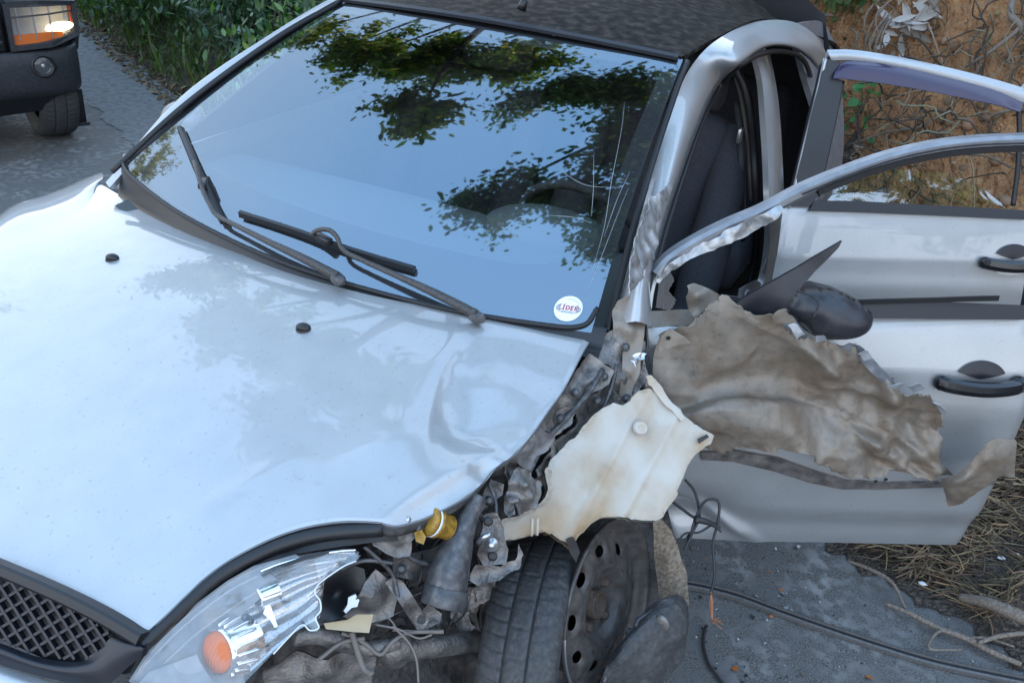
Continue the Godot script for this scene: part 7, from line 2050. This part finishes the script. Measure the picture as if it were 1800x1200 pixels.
# ------------------------------------------------------------------ what lies about
func make_litter() -> void:
	var r := RandomNumberGenerator.new()
	r.seed = 31
	# the rubber door seal on the road
	begin()
	var path := [Vector3(0.857, 0.018, -0.729), Vector3(0.926, 0.016, -0.753), Vector3(1.02, 0.016, -0.77), Vector3(1.132, 0.016, -0.773), Vector3(1.255, 0.016, -0.78), Vector3(1.388, 0.016, -0.791), Vector3(1.53, 0.016, -0.81), Vector3(1.668, 0.016, -0.845), Vector3(1.829, 0.016, -0.891)]
	sweep(path, [Vector2(-0.0135, -0.014), Vector2(0.0135, -0.014), Vector2(0.0135, -0.002), Vector2(0.0081, 0.001), Vector2(0.0041, -0.006), Vector2(-0.0054, -0.006), Vector2(-0.0081, 0.002), Vector2(-0.0135, 0.0)], Vector3.UP, 90)
	var seal := put("rubber_seal", self, skin(M(Color.WHITE, 0.5), tex(0.04, 98, [[0.2, Color(0.06, 0.06, 0.062)], [0.8, Color(0.12, 0.116, 0.112)]]), 6.0))
	begin()
	sweep(path, [Vector2(-0.0065, -0.007), Vector2(0.0055, -0.007), Vector2(0.005, -0.004), Vector2(-0.006, -0.004)], Vector3.UP, 90)
	put("groove", seal, m.black)
	tag(seal, "long black rubber door seal lying curved across the asphalt", "rubber strip")
	begin()
	tube([Vector3(0.973, 0.01, -0.614), Vector3(0.984, 0.008, -0.553), Vector3(1.015, 0.008, -0.494), Vector3(1.05, 0.008, -0.462), Vector3(1.094, 0.008, -0.427)], 0.0045, 7, 24)
	var cable := put("cable_end", self, m.cable)
	tag(cable, "thin black cable end lying on the road below the copper wire", "cable")
	# dead sticks one can tell apart
	var wood := skin(M(Color.WHITE, 0.85), tex(0.04, 99, [[0.2, Color(0.10, 0.08, 0.065)], [0.8, Color(0.25, 0.205, 0.165)]]), 5.0)
	var sticks := [
		["forked dead stick on the asphalt below the dry litter", [Vector3(1.387, 0.02, -0.957), Vector3(1.455, 0.025, -0.947), Vector3(1.532, 0.02, -0.936), Vector3(1.604, 0.02, -0.938), Vector3(1.669, 0.02, -0.922), Vector3(1.741, 0.02, -0.916)], [0.005, 0.008, 0.009, 0.007]],
		["short bent twig beside the forked stick near the litter edge", [Vector3(1.543, 0.02, -0.938), Vector3(1.522, 0.03, -0.886), Vector3(1.519, 0.03, -0.833), Vector3(1.594, 0.02, -0.885)], [0.005, 0.004, 0.003]],
		["thin twig that crosses the litter edge under the open front door", [Vector3(1.262, 0.03, -1.069), Vector3(1.327, 0.04, -1.055), Vector3(1.394, 0.04, -1.029), Vector3(1.442, 0.02, -0.965)], [0.004, 0.006, 0.004]],
		["pale stick lying in the dry litter at the right", [Vector3(1.629, 0.04, -0.912), Vector3(1.677, 0.06, -0.948), Vector3(1.74, 0.08, -0.978)], [0.005, 0.007, 0.006]],
		["thick grey dead branch half buried in the litter", [Vector3(1.572, 0.05, -1.061), Vector3(1.636, 0.09, -1.028), Vector3(1.719, 0.1, -1.006), Vector3(1.802, 0.1, -1.022)], [0.012, 0.018, 0.02]],
		["pale arched branch above the car roof on the bank", [Vector3(-0.029, 1.037, -4.281), Vector3(0.06, 1.082, -4.21), Vector3(0.164, 1.102, -4.154), Vector3(0.297, 1.095, -4.116), Vector3(0.395, 1.089, -4.164)], [0.012, 0.014, 0.010]],
		["bare root hanging down the bank beside the white dead leaves", [Vector3(0.506, 1.052, -4.094), Vector3(0.564, 1.032, -4.005), Vector3(0.569, 0.982, -3.996), Vector3(0.619, 0.955, -3.997)], [0.006, 0.008, 0.005]],
		["long thin branch leaning over the bank at the right", [Vector3(1.102, 0.983, -3.784), Vector3(1.202, 1.09, -3.714), Vector3(1.289, 1.201, -3.751), Vector3(1.351, 1.303, -3.858)], [0.006, 0.010, 0.012]],
		["twisted pale root at the right end of the bank", [Vector3(1.229, 1.33, -3.926), Vector3(1.241, 1.252, -3.837), Vector3(1.295, 1.218, -3.76), Vector3(1.303, 1.153, -3.78), Vector3(1.278, 1.07, -3.788)], [0.016, 0.018, 0.014, 0.008]],
		["thin twig on the bare earth seen through the rear door window", [Vector3(0.705, 0.548, -3.728), Vector3(0.854, 0.642, -3.708), Vector3(1.004, 0.705, -3.688), Vector3(1.059, 0.78, -3.734)], [0.005, 0.007, 0.004]],
		["dry twig on the earth at the right of the rear door window", [Vector3(1.286, 0.814, -3.656), Vector3(1.338, 0.853, -3.634), Vector3(1.414, 0.885, -3.624)], [0.006, 0.008, 0.006]]]
	for q in sticks:
		begin()
		tube(q[1], q[2], 7, 26)
		if q[0].begins_with("forked"):
			tube([q[1][3], q[1][3] + Vector3(0.05, 0.01, -0.02), q[1][3] + Vector3(0.11, 0.03, 0.0)], [0.005, 0.003], 6, 8)
		var o := put("dead_stick", self, wood)
		tag(o, q[0], "stick", "dead sticks and branches")
	# straw and roots: past counting
	begin()
	tube([Vector3(-0.5, 0, 0), Vector3(-0.17, 0.03, 0.02), Vector3(0.17, 0.02, -0.03), Vector3(0.5, 0.06, 0.02)], [0.012, 0.016, 0.014, 0.005], 4, 7)
	st.generate_normals()
	var stalk: ArrayMesh = st.commit()
	begin()
	tube([Vector3(-0.5, 0, 0), Vector3(-0.3, 0.10, 0.07), Vector3(0.0, 0.0, -0.08), Vector3(0.22, 0.09, 0.05), Vector3(0.5, -0.05, 0.0)], [0.010, 0.014, 0.012, 0.010, 0.004], 4, 9)
	st.generate_normals()
	var crook: ArrayMesh = st.commit()
	var straw := M(Color.WHITE, 0.9)
	straw.vertex_color_use_as_albedo = true
	var places := []
	var tints := []
	for k in 30000:
		var s := r.randf_range(-1.0, 2.4)
		var d := 0.03 + 1.9 * r.randf()
		var q := roadside(s, d)
		if d < 0.45 and nz.get_noise_2d(s * 40.0, 50.0) < -0.02:
			continue
		q.y = bank_relief(q.x, q.z) + r.randf_range(0.012, 0.05)
		var l := r.randf_range(0.03, 0.2)
		places.append(Transform3D(Basis.from_euler(Vector3(r.randf_range(-0.4, 0.4), r.randfn() * 0.9 + 0.4, r.randf_range(-0.25, 0.35))) * Basis.from_scale(Vector3(l, r.randf_range(0.08, 0.2), r.randf_range(0.08, 0.2))), q))
		tints.append(tint(r, Color(0.07, 0.045, 0.03), Color(0.33, 0.23, 0.135)))
	var o := scatter("dry_straw", self, stalk, straw, places, tints)
	tag(o, "dry straw and twigs littering the verge right of the asphalt", "dry litter")
	places = []
	tints = []
	var knots := []
	for k in 62:
		var s := r.randf_range(-3.4, 3.4)
		var d := r.randf_range(2.0, 4.6)
		# the bare red patches stay open
		if nz.get_noise_2d(s * 14.0 + 30.0, d * 14.0) > 0.12 and r.randf() < 0.75:
			continue
		knots.append([s, d, r.randf_range(0.12, 0.42)])
	for q in knots:
		for k in 95:
			var s: float = q[0] + r.randfn() * q[2]
			var d: float = q[1] + r.randfn() * q[2] * 0.6
			if d < 1.9:
				continue
			var w := roadside(s, d)
			w.y = bank_relief(w.x, w.z) + r.randf_range(-0.01, 0.10)
			w += Vector3(-0.25, 0, 0.6).normalized() * r.randf_range(0.0, 0.12)
			var l := r.randf_range(0.12, 0.55)
			var down := Basis.from_euler(Vector3(r.randfn() * 0.5, r.randfn() * 1.2, r.randfn() * 0.9 - 0.5))
			places.append(Transform3D(down * Basis.from_scale(Vector3(l, r.randf_range(0.2, 0.45), r.randf_range(0.2, 0.45))), w))
			tints.append(tint(r, Color(0.055, 0.042, 0.034), Color(0.27, 0.215, 0.16)))
	o = scatter("dry_roots", self, crook, straw, places, tints)
	tag(o, "tangle of dry roots and dead brush hanging on the earth bank", "dry brush")
	# crumbs of earth and stones on the bank, chips and grit on the road
	begin()
	ellipsoid(Vector3.ZERO, Vector3(1, 0.7, 0.85), Basis.IDENTITY, 4)
	st.generate_normals()
	var pebble: ArrayMesh = st.commit()
	places = []
	tints = []
	for k in 5200:
		var w := roadside(r.randf_range(-3.0, 4.0), r.randf_range(1.7, 4.9))
		w.y = bank_relief(w.x, w.z)
		var z := 0.006 + 0.035 * pow(r.randf(), 4.0)
		places.append(Transform3D(twirl(r).scaled(Vector3.ONE * z), w))
		tints.append(tint(r, Color(0.16, 0.085, 0.045), Color(0.36, 0.24, 0.15)))
	o = scatter("earth_crumbs", self, pebble, straw, places, tints)
	tag(o, "crumbs of red earth lying on the bank", "soil")
	places = []
	tints = []
	for k in 7000:
		var w := Vector3(r.randf_range(0.3, 2.6), 0.001, r.randf_range(-1.5, 0.6))
		if edge_depth(w.x, w.z) > 0.1:
			continue
		var z := 0.001 + 0.0032 * pow(r.randf(), 6.0)
		places.append(Transform3D(twirl(r).scaled(Vector3.ONE * z), w))
		var pale := r.randf() < 0.10
		tints.append(Color(0.36, 0.36, 0.36) if pale else tint(r, Color(0.06, 0.06, 0.065), Color(0.2, 0.19, 0.18)))
	o = scatter("road_grit", self, pebble, straw, places, tints)
	tag(o, "grit and chips of paint scattered on the asphalt by the wheel", "grit")
	begin()
	flat()
	tri(Vector3(-0.5, 0, -0.3), Vector3(0.1, 0.12, 0.5), Vector3(0.6, 0, -0.2))
	tri(Vector3(-0.5, 0, -0.3), Vector3(0.6, 0, -0.2), Vector3(0.0, -0.1, -0.6))
	st.generate_normals()
	var shard: ArrayMesh = st.commit()
	places = []
	tints = []
	var shades := [Color(0.42, 0.43, 0.44), Color(0.02, 0.02, 0.022), Color(0.02, 0.02, 0.022), Color(0.28, 0.29, 0.30), Color(0.10, 0.09, 0.08), Color(0.45, 0.12, 0.01)]
	for k in 420:
		var w := Vector3(0.9 + r.randfn() * 0.45, 0.006, -0.45 + r.randfn() * 0.35)
		if edge_depth(w.x, w.z) > 0.2:
			continue
		places.append(Transform3D(Basis.from_euler(Vector3(r.randf_range(-0.4, 0.4), r.randf_range(0, TAU), r.randf_range(-0.4, 0.4))).scaled(Vector3.ONE * (0.004 + 0.016 * pow(r.randf(), 3.0))), w))
		tints.append(shades[r.randi_range(0, 4) if k % 14 != 0 else 5])
	o = scatter("plastic_shards", self, shard, straw, places, tints)
	tag(o, "small shards of broken lamp and plastic trim on the road by the wheel", "debris")
	places = []
	tints = []
	for k in 70:
		var w := roadside(r.randf_range(-1.0, 1.6), r.randf_range(0.0, 1.2))
		w.y = bank_relief(w.x, w.z) + 0.03
		places.append(Transform3D(twirl(r).scaled(Vector3(1, 0.4, 0.7) * r.randf_range(0.006, 0.014)), w))
		tints.append(Color(0.6, 0.61, 0.62))
	o = scatter("paint_chips", self, pebble, straw, places, tints)
	tag(o, "white chips of paint and filler in the dry litter", "paint chips")
	var dry := leaf_mesh(0.07, 0.035, 0.5, 0.9)
	places = []
	tints = []
	for k in 2600:
		var w := roadside(r.randf_range(-12.0, -2.6), 0.02 + absf(r.randfn()) * 0.16)
		w.y = maxf(bank_relief(w.x, w.z), 0.02) + 0.012
		places.append(Transform3D(Basis.from_euler(Vector3(r.randf_range(1.0, 2.1), r.randf_range(0, TAU), 0)).scaled(Vector3.ONE * r.randf_range(0.4, 1.1)), w))
		tints.append(tint(r, Color(0.09, 0.055, 0.03), Color(0.30, 0.22, 0.13)))
	o = scatter("dead_leaves", self, dry, straw, places, tints)
	tag(o, "brown dead leaves fallen along the inner edge of the gutter", "dead leaves")
	# the white dead leaves and the green plant on the bank
	var dead := thing("dead_plant", "cluster of big white withered leaves stuck on the earth bank", "plant", Vector3(0.788, 1.117, -4.086))
	var big := leaf_mesh(0.15, 0.045, 0.5, 0.6)
	var pale := M(Color(0.42, 0.41, 0.40), 0.7)
	var c: Vector3 = Vector3(0.795, 1.129, -3.999)
	for k in 30:
		var l := MeshInstance3D.new()
		l.mesh = big
		l.material_override = pale if k % 3 != 0 else M(Color(0.24, 0.21, 0.175), 0.8)
		l.name = "leaf"
		var a := k * 2.4
		var bs := Basis(Vector3(1, 0, 0), -0.5) * Basis(Vector3(0, 0, 1), a) * Basis(Vector3(1, 0, 0), r.randf_range(-0.7, 0.5)) * Basis(Vector3.UP, r.randf_range(-0.8, 0.8))
		l.transform = Transform3D(bs.scaled(Vector3.ONE * r.randf_range(0.55, 1.0)), c - dead.position + Vector3(r.randfn() * 0.05, r.randfn() * 0.07, r.randf_range(-0.04, 0.05)))
		dead.add_child(l, true)
	for k in 9:
		begin()
		var b0 := c + Vector3(-0.13 + k * 0.008, r.randf_range(0.0, 0.15), 0.05)
		tube([b0, b0 + Vector3(-0.05 + r.randfn() * 0.03, -0.12, 0.06), b0 + Vector3(r.randfn() * 0.05, -0.30, 0.02)], [0.004, 0.006, 0.003], 5, 10)
		put("dry_stalk", dead, wood)
	var clover := thing("leafy_weed", "small green weed with round leaves on the bank beside the rear door", "plant", Vector3(0.698, 0.677, -3.848))
	begin()
	var disc := []
	for k in 12:
		var a := TAU * k / 12.0
		var b := TAU * (k + 1) / 12.0
		tri(Vector3.ZERO, Vector3(sin(a), 0.12, cos(a)), Vector3(sin(b), 0.12, cos(b)))
	st.generate_normals()
	var round_leaf: ArrayMesh = st.commit()
	var lm := M(Color(0.035, 0.14, 0.035), 0.5)
	lm.backlight_enabled = true
	lm.backlight = Color(0.1, 0.3, 0.05)
	var cc: Vector3 = Vector3(0.686, 0.712, -3.81)
	for k in 24:
		var l := MeshInstance3D.new()
		l.mesh = round_leaf
		l.material_override = lm
		l.name = "leaf"
		var at := cc + Vector3(r.randf_range(-0.14, 0.10), r.randf_range(-0.16, 0.13), r.randf_range(-0.05, 0.08))
		l.transform = Transform3D(Basis.from_euler(Vector3(r.randf_range(0.3, 1.1), r.randf_range(-0.8, 0.8), r.randf_range(-0.4, 0.4))).scaled(Vector3.ONE * r.randf_range(0.016, 0.03)), at - clover.position)
		clover.add_child(l, true)
		if k % 2 == 0:
			begin()
			tube([clover.position, clover.position.lerp(at, 0.5) + Vector3(0, 0.04, 0.02), at], 0.003, 5, 6)
			put("stem", clover, M(Color(0.09, 0.12, 0.04), 0.7))
